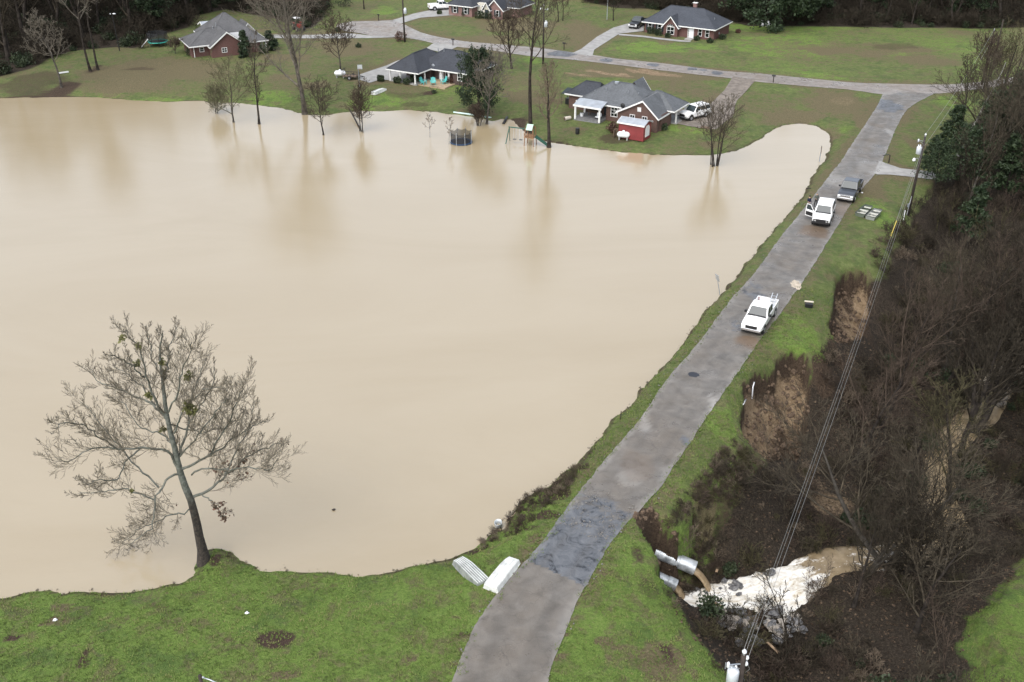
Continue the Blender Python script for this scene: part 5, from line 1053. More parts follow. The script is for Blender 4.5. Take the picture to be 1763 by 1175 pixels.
    for sg in (-1, 1):
        MB().box(f-.22, f+.012, sg*w*.72-.17, sg*w*.72+.17, .72, .92).build('headlight', LAMP, t, bevel=.02); MB().box(-f+.0, -f+.07, sg*(w-.08)-.08, sg*(w-.08)+.075, .75, 1.1).build('tail_light', REDL, t)
        MB().box(c1-.42, c1-.22, sg*(w+.13)-.11, sg*(w+.13)+.11, bt+.0, bt+.2).bar((c1-.32, sg*(w-.05), bt+.06), (c1-.32, sg*(w+.1), bt+.08), .05).build('mirror', BLACKM, t, bevel=.02)
        MB().box(c0+.5, c0+.66, sg*w-.012, sg*w+.012, .93, .97).build('door_handle', BLACKM, t)
    MB().box(-f-.06, -f+.08, -w*.9, w*.9, .45, .62).build('rear_bumper', CHROME, t, bevel=.03)
    if black_front:
        pb = MB(); pb.box(f+.07, f+.13, -.5, .5, .5, .95).bar((f+.1, -.75, .55), (f+.1, -.75, .92), .07).bar((f+.1, .75, .55), (f+.1, .75, .92), .07).bar((f+.1, -.8, .92), (f+.1, .8, .92), .07); pb.build('push_bumper', BLACKM, t)
    if open_door:
        d = MB(); d.box(-1.08, 0, -.05, .05, .45, bt+.02); d.bar((-1.05, 0, bt), (-1.0, .0, roof-.06), .06).bar((-1.0, 0, roof-.06), (-.5, 0, roof-.05), .06).bar((-.5, 0, roof-.05), (-.03, 0, bt), .06)
        o = d.build('open_door', p, t, bevel=.02); o.location = (c1-.02, -w, 0); o.rotation_euler = (0, 0, R(62)); g_ = MB(); g_.add([(-1.0, 0, bt+.03), (-.08, 0, bt+.03), (-.5, 0, roof-.09), (-.96, 0, roof-.1)], [(0, 1, 2, 3)]); g_.build('door_window', AUTOGLASS, o); MB().box(-1.0, -.1, -.06, -.051, .55, 1.0).build('door_panel', BLACKM, o)
    return t
def by_front(px, py, heading, L, z=PZ):
    x, y = G0(px, py, z+.3); return (x-math.cos(R(heading))*L/2, y-math.sin(R(heading))*L/2, z+.018)
tk = vehicle('pickup_truck', 'white pickup with a ladder in its bed on the dam road', by_front(1292, 573, -117, 5.8), -117, WHITEP, L=5.8, cab=(-.75, 1.15))
sv = vehicle('patrol_car', 'white utility vehicle with black push bumper and open passenger door', by_front(1412, 388, -112, 5.1), -112, WHITEP, 'suv', L=5.1, cab=(-2.35, 1.0), black_front=True, open_door=True, roof=1.85)
MB().box(-.1, .12, -.55, .55, 1.86, 1.95).build('light_bar', mat('light_bar_glass', (.6, .5, .48), .2), sv, bevel=.02)
gt = vehicle('pickup_truck', 'dark grey pickup with chrome grille parked behind the patrol car', by_front(1454, 346, -117, 5.8), -117, GREYP, L=5.8, cab=(-.95, 1.1), chrome=True, roof=1.9)
ts = vehicle('sport_utility_vehicle', 'white sport utility vehicle on the gravel driveway by the carport', (26.5, 149.2, PZ+.02), -143, WHITEP, 'suv', L=5.1, cab=(-2.35, 1.0), roof=1.88); ts['category'] = 'car'
bp_ = at(1094, 46); vehicle('pickup_truck', 'black pickup parked beside the dark roofed brick house', (bp_[0]+.4, bp_[1]-.3, PZ+.02), -118, BLACKP, L=5.6, cab=(-.8, 1.1))
wp = at(760, 17); vehicle('pickup_truck', 'white pickup cut by the top edge beside the pink brick house', (wp[0], wp[1], PZ+.02), 18, WHITEP, L=5.6, cab=(-.8, 1.1))
# ladder, tool chest and junk in the bed of the white pickup
def local(t, x, y, z): return t.matrix_basis @ Vector((x, y, z))
def place(o, t, x, y, z, rz=0): o.location = local(t, x, y, z); o.rotation_euler = (0, 0, t.rotation_euler.z+R(rz))
ld = thing('ladder', 'silver ladder sticking up from the white pickup bed', 'ladder', (0, 0, 0)); place(ld, tk, -1.35, .55, .85)
for sg in (-1, 1): MB().bar((0, sg*.22, 0), (-1.55, sg*.22, .93), .06, .05).build('rail', STEEL, ld)
for k in range(5): MB().bar((-.2-.27*k, -.2, .12+.162*k), (-.2-.27*k, .2, .12+.162*k), .04).build('rung', STEEL, ld)
cst = thing('tool_chest', 'black tool chest behind the cab of the white pickup', 'box', (0, 0, 0)); place(cst, tk, -1.15, .25, .635); MB().box(-.2, .2, -.5, .45, 0, .42).build('chest_body', BLACKM, cst, bevel=.02); MB().box(-.22, .22, -.52, .47, .425, .5).build('lid', BLACKM, cst, bevel=.02)
sh_ = thing('bent_sheet', 'bent grey metal sheet lying in the white pickup bed', 'metal sheet', (0, 0, 0)); place(sh_, tk, -1.9, -.35, .64); MB().prism([(-.5, 0), (-.2, .12), (.15, .3), (.45, .34), (.45, .31), (.15, .26), (-.2, .08), (-.5, -.0)], -.35, .35, 'x').build('panel', STEEL, sh_)

# ---------------------------------------------------------------- people behind the open door
def person(label, loc, heading, shirt, legs, hair, pose):
    "one skinned body; faces coloured by height"
    me = bpy.data.meshes.new('person'); J = pose['j']; E = pose['e']; rr = pose['r']
    me.from_pydata(J, E, []); o = bpy.data.objects.new('person', me); COL.objects.link(o); sk = o.modifiers.new('skin', 'SKIN')
    for i, r_ in enumerate(rr): me.skin_vertices[0].data[i].radius = (r_, r_*(1.35 if i in (1, 2) else 1.0)) if i in (0, 1, 2) else (r_, r_)
    me.skin_vertices[0].data[0].use_root = True
    o.modifiers.new('sub', 'SUBSURF').levels = 1
    dg = bpy.context.evaluated_depsgraph_get(); m2 = bpy.data.meshes.new_from_object(o.evaluated_get(dg)); o.modifiers.clear(); o.data = m2
    for m_ in (legs, shirt, mat('skin', (.42, .26, .19), .55), SHADE): m2.materials.append(m_)
    for pl in m2.polygons:
        z = pl.center.z; r_ = math.hypot(pl.center.x, pl.center.y)
        pl.material_index = 3 if z < .09 else 0 if z < .93 else 2 if (z > 1.47 or (z < 1.12 and abs(pl.center.y) > .26) or (pl.center.x > .33)) else 1
        pl.use_smooth = True
    o.location = loc; o.rotation_euler = (0, 0, R(heading)); tag(o, label, 'person')
    hd = J[4]; MB().ball((hd[0]-.02, hd[1], hd[2]+.05), (.115, .1, .10), 10, 7).build('cap', hair, o, True)
    for sg in (-1, 1): MB().ball((hd[0]+.095, sg*.035, hd[2]+.0), .014, 6, 4).build('eye', SHADE, o)
    MB().ball((hd[0]+.112, 0, hd[2]-.025), (.02, .014, .022), 6, 4).build('nose', MATS['skin'], o)
    return o
def standing(ax=.08, az=1.05, bx=.25, bz=1.15):
    J = [(0, 0, .95), (0, 0, 1.18), (0, 0, 1.40), (.01, 0, 1.50), (.02, 0, 1.64),
         (0, .10, .90), (.03, .12, .50), (0, .13, .08), (.13, .13, .035), (0, -.10, .90), (-.02, -.12, .50), (-.06, -.13, .08), (.08, -.13, .035),
         (0, .19, 1.38), (-.02, .27, 1.12), (ax+.1, .27, az-.12), (ax+.18, .26, az-.16), (0, -.19, 1.38), (.02, -.27, 1.12), (bx, -.25, bz-.08), (bx+.08, -.24, bz-.07)]
    E_ = [(0, 1), (1, 2), (2, 3), (3, 4), (0, 5), (5, 6), (6, 7), (7, 8), (0, 9), (9, 10), (10, 11), (11, 12), (2, 13), (13, 14), (14, 15), (15, 16), (2, 17), (17, 18), (18, 19), (19, 20)]
    rr = [.15, .14, .16, .06, .10, .10, .07, .05, .045, .10, .07, .05, .045, .07, .05, .038, .04, .07, .05, .038, .04]
    for root in (16, 20):                                     # palm to five unequal, slightly bent fingers
        hx, hy, hz2 = J[root]; sg = 1 if hy > 0 else -1
        for k, (dy, ln) in enumerate(((-.034, .060), (-.012, .080), (.010, .085), (.030, .074), (.048, .055))):
            a = len(J); J.append((hx+.05, hy+dy*sg*(1.0 if k else 1.3), hz2-.01)); J.append((hx+.05+ln*.6, hy+dy*sg, hz2-.03-ln*.4)); E_ += [(root, a), (a, a+1)]; rr += [.010, .008]
    return dict(j=J, e=E_, r=rr)
NAVY = mat('navy_jacket', (.008, .012, .035), .8); KHAKI = mat('pale_trousers', (.36, .34, .30), .85); GREYSH = mat('grey_green_jacket', (.09, .10, .085), .85); DARKT = mat('dark_trousers', (.02, .02, .022), .85); CAPG = mat('grey_cap', (.18, .17, .15), .8); HAIRD = mat('dark_hair', (.02, .014, .01), .7)
p1 = at(1391, 362); person('person in navy jacket and pale trousers on the grass verge', (p1[0], p1[1], p1[2]), -60, NAVY, KHAKI, HAIRD, standing())
x_, y_ = G0(1403.5, 357, PZ); person('person in grey jacket and cap behind the open white door', (x_, y_, PZ+.02), -75, GREYSH, DARKT, CAPG, standing(.12, 1.15, .22, 1.2))
# ---------------------------------------------------------------- utility poles and wires
INS = mat('porcelain_white', (.72, .74, .76), .25); WIRE = mat('aluminium_wire', (.27, .27, .26), .4, metal=.4); CONDUIT = mat('grey_conduit', (.42, .43, .43), .6); YEL = mat('yellow_guy_guard', (.55, .42, .05), .5)
def pole(label, loc, h, lean=(0, 0), transformer=None, lamp=None, tops=True, r=.15):
    t = thing('utility_pole', label, 'utility pole', loc); n = 8
    top_ = np.array((lean[0], lean[1], h)); MB().tube([np.array((0, 0, -.6))*(1)+(top_-(0, 0, -.6))*0, top_*.5, top_], [r*1.15, r, r*.8], 12).build('shaft', CREO, t, True)
    if tops:
        MB().tube([top_+(0, 0, .0), top_+(0, 0, .12), top_+(0, 0, .16), top_+(0, 0, .24), top_+(0, 0, .28), top_+(0, 0, .36)], [.05, .06, .11, .11, .06, .02], 10).build('insulator', INS, t, True)
    if transformer:
        dx, dy, dz = transformer; c = top_*(1-dz/h)+np.array((dx, dy, 0)); tr = MB().tube([c+(0, 0, -.42), c+(0, 0, -.38), c+(0, 0, .36), c+(0, 0, .44), c+(0, 0, .5)], [.20, .28, .28, .25, .04], 16).build('transformer', mat('transformer_grey', (.55, .58, .61), .35), t, True)
        for a in (.6, 2.2): MB().tube([c+(.14*math.cos(a), .14*math.sin(a), .46), c+(.14*math.cos(a), .14*math.sin(a), .55), c+(.14*math.cos(a), .14*math.sin(a), .66)], [.05, .07, .03], 8).build('bushing', INS, tr, True)
        MB().bar(c+(0, 0, .1), top_*(1-dz/h)+(0, 0, .1), .08).build('bracket', STEEL, tr)
        k = unit(np.array((-dx, -dy, 0))+1e-6); ca = top_*(1-.55/h); e = ca+np.array((dx*1.7, dy*1.7, .12))
        arm = MB().bar(ca, e, .05).bar(ca+(0, 0, -.35), e, .035).build('cutout_arm', STEEL, t); MB().tube([e+(0, 0, -.18), e+(0, 0, -.1), e+(0, 0, .1), e+(0, 0, .2)], [.03, .075, .075, .03], 8).build('fuse_cutout', INS, arm, True); MB().cyl(e+(-.12, 0, -.22), e+(-.12, 0, .16), .025, k=6).build('fuse_tube', GREYM, arm)
    if lamp:
        dx, dy, dz = lamp; p = top_*(1-dz/h); q = p+np.array((dx, dy, .15)); la = MB().tube([p, p*.4+q*.6+(0, 0, .1), q], .03, 6).build('lamp_arm', STEEL, t, True); MB().tube([q+(0, 0, -.28), q+(0, 0, -.15), q+(0, 0, .02), q+(0, 0, .1)], [.14, .2, .12, .05], 12).build('lamp_head', INS, la, True)
    return t, np.array(loc)+top_
pa = at(1563, 371); PA, ta = pole('leaning utility pole with white transformer at the wood edge', pa, 9.4, (.25, 0), (-.42, -.1, 1.6), (-.75, -.15, 2.7))
MB().cyl((-.2, -.12, .0), (-.05, -.15, 2.4), .035, k=8).build('conduit', CONDUIT, PA); mm = MB().box(-.35, -.15, -.3, -.14, 1.1, 1.5).build('meter_box', GREYM, PA)
mx, my, _ = pa; gp_ = thing('ground_marker', 'white plastic cable marker left of the leaning utility pole', 'marker', at(1555, 381)); MB().cyl((0, 0, -.1), (0, 0, 1.3), .05, k=8).build('marker_post', WHITEM, gp_)
pe = G0(1281, 1128, 9.6); PE, te = pole('near utility pole top with round transformer at the bottom edge', (pe[0], pe[1], float(H(*pe))), 9.6-float(H(*pe)), (0, 0), (-.42, -.12, 1.25))
lp_ = MB()
for (a, b_) in (((-.3, .02, -.9), (.16, 0, -1.6)), ((.02, .1, -.1), (.2, .1, -1.2))):
    m1_ = (np.array(a)+np.array(b_))/2+np.array((.28, 0, -.35)); lp_.tube([np.array(a), m1_, np.array(b_)], .014, 6)
jl = lp_.build('jumper_loop', WIRE, PE, True); jl.location = (0, 0, 9.6-float(H(*pe)))
for dz in (.18, .55): MB().tube([np.array((.16, .0, 9.6-float(H(*pe))-dz-.12)), np.array((.16, 0, 9.6-float(H(*pe))-dz)), np.array((.16, 0, 9.6-float(H(*pe))-dz+.12))], [.05, .10, .05], 10).build('side_insulator', INS, PE, True)
pc = at(935, 110); PC, tc_ = pole('tall utility pole with transformer beside the back road', pc, 9.6, (0, 0), (.38, -.1, 3.0), (-.5, 0, .5))
pb = at(697, 73); PB, tb = pole('utility pole with pale meter near the turning circle', pb, 10.2, (-.05, 0), (.36, -.1, 4.6))
pd = at(1690, 147); PD, td = pole('left of two far utility poles above the intersection', (pd[0], pd[1], pd[2]), 8.6, (.15, 0)); pd2 = at(1705, 133); PD2, td2 = pole('right of two far utility poles above the intersection', pd2, 9.2, (.1, 0), tops=False, r=.13)
pf = G0(344, 1163, 6.5); zf = float(H(*pf)); PF, tf = pole('dark post top with a metal bracket at the bottom left edge', (pf[0], pf[1], zf), 6.5-zf, tops=False, r=.11)
MB().tube([(.1, 0, 6.35-zf), (.45, -.1, 6.32-zf), (.85, -.25, 6.25-zf)], .035, 8).ball((.14, 0, 6.36-zf), .06, 8, 6).build('bracket', STEEL, PF, True)
plx = at(1045, 34); t_ = thing('light_pole', 'slim grey pole left of the black pickup', 'pole', plx); MB().tube([(0, 0, -.3), (0, 0, 6)], [.09, .07], 10).build('shaft', STEEL, t_)
sl = at(206, 88); t_ = thing('street_lamp', 'dark lamp post with white head against the upper left wood', 'lamp', sl); MB().tube([(0, 0, -.3), (-.2, 0, 6.4)], [.09, .06], 10).build('post', BLACKM, t_); a_ = MB().tube([(-.2, 0, 6.3), (-.45, 0, 6.55), (.1, -.1, 6.6)], .04, 6).build('arm', BLACKM, t_, True); MB().ball((.22, -.12, 6.55), (.3, .15, .12), 10, 6).build('lamp_head', INS, a_, True); MB().ball((-.5, 0, 6.5), (.12, .1, .1), 8, 5).build('photocell', INS, a_, True)
def wire(label, a, b, sag, r=.016, n=24, grp=None):
    a = np.array(a, float); b = np.array(b, float); P = [a*(1-t)+b*t-np.array((0, 0, sag*4*t*(1-t))) for t in np.linspace(0, 1, n)]
    return tag(MB().tube(P, r, 5).build('power_line', WIRE, None, True), label, 'wire', grp)
wire('uppermost power line from the near pole to the leaning pole', te+(-.05, 0, .3), ta+(-.05, 0, .3), 1.1, .009)
wire('second power line strung from the near pole to the leaning pole', te+(.05, 0, .1), ta+(.1, 0, .1), 1.25, .008)
wire('lowest thick power line from the near pole to the leaning pole', te+(.16, 0, -.5), ta+(.1, 0, -1.3), 1.5, .010)
wire('upper power line from the leaning pole to the far poles', ta+(0, 0, .3), td+(0, 0, .3), .7); wire('lower power line from the leaning pole to the far poles', ta+(.05, 0, -1.2), td+(.05, 0, -1.0), .8)
gw = pa; guy = at(1532, 412); wire('guy wire running down from the leaning pole to the verge', ta+(0, 0, -1.4), guy, .0, .012)
gg = (np.array(guy)*.93+(ta+(0, 0, -1.4))*.07); tag(MB().cyl(guy, np.array(guy)*.8+(ta+(0, 0, -1.4))*.2, .05, k=8).build('guy_guard', YEL), 'yellow plastic guard on the guy wire foot', 'guy guard')

# ---------------------------------------------------------------- boats
ALU = mat('weathered_aluminium', (.30, .315, .30), .4, .25, 2.5, metal=.4); ALUW = mat('white_painted_hull', (.62, .63, .60), .45, .18, 2.0); BOATIN = mat('boat_interior', (.48, .48, .42), .6, .2, 3); GREENH = mat('dull_green_hull', (.10, .12, .09), .5, .2, 2); DKB = mat('boat_dark_gunwale', (.05, .055, .05), .6)
def boat(label, loc, heading, upside, L=3.3, w=1.15, hull=None, tilt=0, group=None, rib_n=7):
    t = thing('jon_boat', label, 'boat', loc, R(heading), group); hull = hull or ALU; d = .42
    S = []
    for x, wb, wt, zb in ((-L/2, .42*w, .5*w, 0), (-L*.2, .43*w, .5*w, 0), (L*.15, .41*w, .49*w, .0), (L*.36, .38*w, .46*w, .07), (L/2, .34*w, .42*w, .18)): S.append((x, wb, wt, zb))
    zf = (lambda z: d-z+.02) if upside else (lambda z: z+.03)
    m_ = MB(); th = .03
    ringo = [[(x, -wt, zf(d)), (x, -wb, zf(zb)), (x, wb, zf(zb)), (x, wt, zf(d))] for x, wb, wt, zb in S]; k = 4
    for q in ringo: m_.v += [tuple(p) for p in q]
    for i in range(len(S)-1):
        for j in range(3): m_.f.append((i*k+j, i*k+j+1, (i+1)*k+j+1, (i+1)*k+j)); m_.mi.append(0)
    m_.f += [(0, 1, 2, 3), ((len(S)-1)*k+3, (len(S)-1)*k+2, (len(S)-1)*k+1, (len(S)-1)*k)]; m_.mi += [0, 0]
    o = m_.build('hull', hull, t); sm = o.modifiers.new('solid', 'SOLIDIFY'); sm.thickness = .025
    gm_ = MB()
    for sg in (-1, 1): gm_.tube([(x, sg*wt, zf(d)) for x, wb, wt, zb in S], .03, 6)
    gm_.bar((-L/2, -.5*w, zf(d)), (-L/2, .5*w, zf(d)), .05); gm_.bar((L/2, -.36*w, zf(d)), (L/2, .36*w, zf(d)), .05); gm_.build('gunwale', DKB if not upside else hull, t)
    if upside:
        for j in range(rib_n):
            y = (j-(rib_n-1)/2)/(rib_n-1)*.74*w; MB().tube([(-L/2+.02, y, zf(0)+.012), (L*.15, y*.97, zf(0)+.012), (L*.36, y*.8, zf(.07)+.012), (L/2-.02, y*.80, zf(.18)+.012)], .022, 5).build('bottom_rib', ALUW, t)
        for x in (-L/2-.02,): MB().box(x-.02, x+.02, -.4*w, .4*w, .1, .38).build('transom', hull, t)
    else:
        for x, ww in ((-L*.36, .46), (0.02, .47), (L*.36, .38)): MB().box(x-.15, x+.15, -ww*w*.97, ww*w*.97, .28, .33).build('bench', BOATIN, t, bevel=.01)
        MB().box(-L/2+.05, L*.3, -.39*w, .39*w, .045, .06).build('floor', BOATIN, t)
    return t
def span(pa_, pb_, z):
    a = np.array(G0(*pa_, z)); b = np.array(G0(*pb_, z)); m_ = (a+b)/2; return m_, math.degrees(math.atan2(*(b-a)[::-1])), np.linalg.norm(b-a)
m_, an, L_ = span((831, 1002), (790, 962), 1.0); bz = lambda m_: float(H(*m_))
boat('upturned ribbed aluminium boat lying left of the white one', (*m_, bz(m_)), an, True, L=max(L_, 2.9), w=1.05, hull=ALU, rib_n=6)
m_, an, L_ = span((846, 1012), (884, 964), 1.15); boat('upturned white boat beside the near road edge', (*m_, bz(m_)), an, True, L=max(L_, 3.1), w=1.05, hull=ALUW, rib_n=4)
m_, an, L_ = span((1478, 372), (1497, 361), .9); boat('open dark rimmed boat at the left of the pair on the verge', (*m_, bz(m_)), an+8, False, L=3.1, w=1.1, hull=GREENH)
m_, an, L_ = span((1496, 376), (1513, 366), .9); boat('open pale boat at the right of the pair on the verge', (*m_, bz(m_)), an+8, False, L=2.8, w=1.1, hull=ALU)
m_, an, L_ = span((641, 162), (664, 153), .9); boat('upturned grey boat on the lawn below the concrete driveway', (*m_, bz(m_)), an, True, L=3.2, w=.8, hull=ALUW, rib_n=3)

# ---------------------------------------------------------------- culverts, outfall water, rocks
CMP = NT('corrugated_pipe'); CMP.out(CMP.ramp(CMP.noise(2.5, 5), [(.3, (.22, .24, .25)), (.6, (.58, .61, .62))]), .4, Metallic=.5)
def culvert(label, a, b, r, collar=True, frac=.45, name='culvert_pipe'):
    a = np.array(a, float); b = np.array(b, float); t = thing(name, label, 'pipe', tuple(a)); d = b-a; n = 44
    def shell(p0, p1, r0, nm, cor):
        K = 20; ax = unit(p1-p0); u = unit(np.cross(ax, (0, 0, 1))); w_ = np.cross(ax, u); N = max(6, int(np.linalg.norm(p1-p0)/.035)); rings = []
        seq = [(i/N, r0*(1+cor*math.sin(i*1.6))) for i in range(N+1)]+[(1.0, r0*.94), (.0, r0*.94)]
        for s, rr in seq:
            c = p0+(p1-p0)*s; rings.append([c+rr*(math.cos(2*math.pi*j/K)*u+math.sin(2*math.pi*j/K)*w_) for j in range(K)])
        m_ = MB(); m_.loft(rings, caps=False); return m_.build(nm, CMP.m, t, True)
    shell(np.zeros(3), d, r, 'barrel', .03)
    if collar: shell(d*(1-frac), d*1.06, r*1.14, 'collar', .0)
    return t, b+unit(d)*.06
A_end = np.array((*G0(1193, 977, -3.0), -3.0)); A_st = np.array((*G0(1128, 950, -2.3), -2.3)); ax_ = unit(A_end-A_st)
culvert('large pale outfall pipe pouring brown water down to the foam', A_st, A_end, .44, True, .36)
B_end = np.array((*G0(1161, 1007, -3.7), -3.7)); B_st = B_end-ax_*2.2+np.array((0, 0, .15))
culvert('lower outfall pipe nearest the grass spilling into the foam', B_st, B_end, .38, True, .22)
CH = np.array((*G0(1122, 952, -2.2), -2.2))
i_ = np.array((*G0(859, 904, .1), .1)); culvert('pale blue pipe end sticking out of the lake at the dam', i_+(.0, .1, -.5), i_+(-.05, -.15, .35), .26, False, name='culvert_inlet')
WF = NT('falling_brown_water'); WF.out(WF.ramp(WF.noise(3.2, 6, .7, dist=.6), [(.3, (.20, .135, .065)), (.62, (.40, .30, .18)), (.78, (.66, .60, .48))]), .3); WF.bump(WF.noise(5, 5, .7), .8, .1)
def fall(label, e, ax, r, drop, v):
    u = unit(np.cross(ax, (0, 0, 1))); rings = []
    for i in range(15):
        t = i/14*math.sqrt(2*drop/9.8); c = e+np.array((ax[0], ax[1], ax[2]))*(v*t-.25)+np.array((0, 0, -4.9*t*t-r*.30)); th = r*(.55-.15*i/14); ww = r*(.78+.35*i/14); d = np.array((0, 0, 1.0))
        rings.append([c+u*ww*math.cos(a)*(1+.10*math.sin(5*a+i))+d*th*math.sin(a)+np.array(ax)*0.25*th*math.sin(a)*(i/6) for a in np.linspace(0, 2*math.pi, 16, endpoint=False)])
    m_ = MB(); m_.loft(rings); return tag(m_.build('falling_water', WF.m, None, True), label, kind='structure')
fall('brown water falling from the large pipe', A_end, ax_, .38, 1.9, 3.2); fall('brown water spilling from the lower pipe', B_end, ax_, .40, 1.0, 2.6)
ROCK = mat('wet_grey_rock', (.055, .055, .058), .55, scale=2.5, col2=(.17, .165, .16), bump=.6); ROCKP = mat('broken_concrete', (.20, .18, .155), .8, scale=2.5, col2=(.36, .32, .27), bump=.5)
rk = np.random.RandomState(3)
def rock_mesh(m_, i):
    q = MB(); q.ball((0, 0, 0), (1.0, .75, .5), 7, 5, .35, rk); return q.mesh('rock', m_)
RM = [rock_mesh(ROCK, i) for i in range(6)]; RP = [rock_mesh(ROCKP, i) for i in range(4)]
def rock(px, py, s, lst, lab, grp, z=-4.9):
    x, y = G0(px, py, z); o = bpy.data.objects.new('rock', lst[rk.randint(len(lst))]); COL.objects.link(o); o.location = (x, y, max(float(H(x, y)), z+.12)+s*.2); o.rotation_euler = (rk.normal(0, .3), rk.normal(0, .3), rk.rand()*6.28); o.scale = (s, s, s); return tag(o, lab, 'rock', grp)
for (px, py) in [(1300,1068),(1330,1060),(1338,1056),(1326,990),(1248,1005),(1258,1012),(1240,1018),(1268,1010),(1262,1018),(1275,1015),(1200,1022),(1215,1028),(1222,1033),(1232,1045),(1240,1052),(1248,1056),(1256,1060),(1264,1062),(1272,1066),(1225,1062),(1235,1066),(1210,1055),(1180,1055),(1187,1052),(1282,1070),(1292,1074)]:
    rock(px, py, rk.uniform(.25, .5), RM, 'dark wet rock among the white foam below the pipes', 'dark rocks in the outfall foam')
for _ in range(70):
    px = rk.uniform(1225, 1385); py = 1072+rk.uniform(0, 42)*(1 if px > 1262 else .5)-.12*(px-1300); rock(px, py, rk.uniform(.18, .48), RM+RP+RP, 'broken grey rock of the riprap bank under the power lines', 'riprap rocks beside the foam')
for (px, py) in [(1270,1028,),(1320,990)]: rock(px, py, .3, RM, 'dark wet rock among the white foam below the pipes', 'dark rocks in the outfall foam')
for (px, py, L, a, lab) in [(1235,985,1.2,70,'broken pale plank leaning above the foam beside the pipe'),(1235,1042,.9,-30,'short pale plank lodged in the foam rocks'),(1330,1116,1.0,-50,'split brown board on the riprap under the wires')]:
    x, y = G0(px, py, -4.5); z = max(float(H(x, y)), -4.7)+.25; tag(MB().bar((x-L/2*math.cos(R(a)), y-L/2*math.sin(R(a)), z+.15), (x+L/2*math.cos(R(a)), y+L/2*math.sin(R(a)), z-.1), .16, .06).build('plank', mat('broken_timber', (.30, .21, .13), .8, .3, 4)), lab, 'plank')
for (pts, lab) in [([(1299,655),(1296,668),(1295,684)], 'white broken water pipe hanging in the larger slump'), ([(1284,690),(1279,699)], 'short white pipe stub at the slump edge')]:
    P = [np.array(at(*p))+(0, 0, .25) for p in pts]; tag(MB().tube(P, .06, 8).build('broken_pipe', WHITEM, None, True), lab, 'pipe')

# ---------------------------------------------------------------- verge furniture
def sign(label, px, py, h, lean, plate):
    b_ = at(px, py, True); t = thing('road_sign', label, 'sign', b_); top_ = np.array((lean[0], lean[1], h)); MB().bar((0, 0, -.4), top_, .06).build('post', GREYM, t)
    if plate: q = MB().box(-.02, .02, -.28, .28, -.35, .35).build('plate', STEEL, t); q.location = top_*.9; q.rotation_euler = (0, math.atan2(lean[0], h), R(25))
    return t
sign('leaning metal sign on the verge seen edge on above the lake', 1241, 508, 2.0, (-.55, .1), True)
t_ = thing('road_sign', 'tilted narrow sign post standing in the flooded corner', 'sign', at(1410, 279, True)); MB().bar((0, 0, -.5), (.12, .1, 2.0), .07).build('post', GREYM, t_); q = MB().box(-.02, .02, -.13, .13, -.5, .5).build('plate', WOODM, t_); q.location = (.1, .08, 1.6)
t_ = thing('stake', 'small dark stake at the lake edge of the dam', 'stake', at(1068, 722)); MB().bar((0, 0, -.2), (.03, 0, .75), .06).build('stake_post', CREO, t_)
t_ = thing('cooler', 'black box with a pale lid board on the grass verge', 'box', at(1392, 529), R(-12)); MB().box(-.35, .35, -.25, .25, 0, .42).build('box_body', BLACKM, t_, bevel=.03); MB().box(-.42, .42, .12, .34, .43, .50).build('lid_board', mat('pale_board', (.55, .50, .40), .7), t_)
def mailbox(label, px, py, rz=0, bent=False):
    t = thing('mailbox', label, 'mailbox', at(px, py), R(rz)); MB().box(-.06, .06, -.06, .06, -.2, 1.05).build('post', CREO, t)
    if bent: MB().tube([(0, 0, 1.0), (-.2, 0, 1.12), (-.7, 0, 1.05), (-.95, 0, .95)], .06, 6).build('arm', BLACKM, t)
    else: MB().prism([(-.12, 1.06), (.12, 1.06), (.12, 1.22), (.07, 1.3), (-.07, 1.3), (-.12, 1.22)], -.28, .28, 'y').build('box', BLACKM, t)
mailbox('bent black mailbox post at the short right hand driveway', 1530, 281, 0, True); mailbox('dark mailbox on a post by the gravel driveway mouth', 1331, 143, 60); mailbox('mailbox on a post behind the dark roofed lake house', 780, 79, 60); mailbox('mailbox in the verge opposite the utility pole', 971, 86, 60); mailbox('black mailbox at the top of the turning circle', 652, 36, 30)
lg = at(1484, 366); t_ = thing('post_stub', 'grey board lying on the verge near the flooded corner', 'board', at(1396, 325), R(-5)); MB().box(-.6, .6, -.06, .06, .0, .08).build('plank', CREO, t_)
for (px, py, lab) in [(95, 1069, 'small white litter ball left of centre on the near lawn'), (425, 1057, 'white scrap of litter above the dead leaf patch'), (1484, 333, 'white paper scrap on the verge by the grey pickup'), (575, 879, 'bit of dark driftwood floating right of the big tree')]:
    b_ = at(px, py, True); tag(MB().ball((b_[0], b_[1], b_[2]+.07), (.14, .1, .07), 8, 5, .3, rk).build('litter', WHITEM if 'white' in lab else CREO), lab, 'litter')

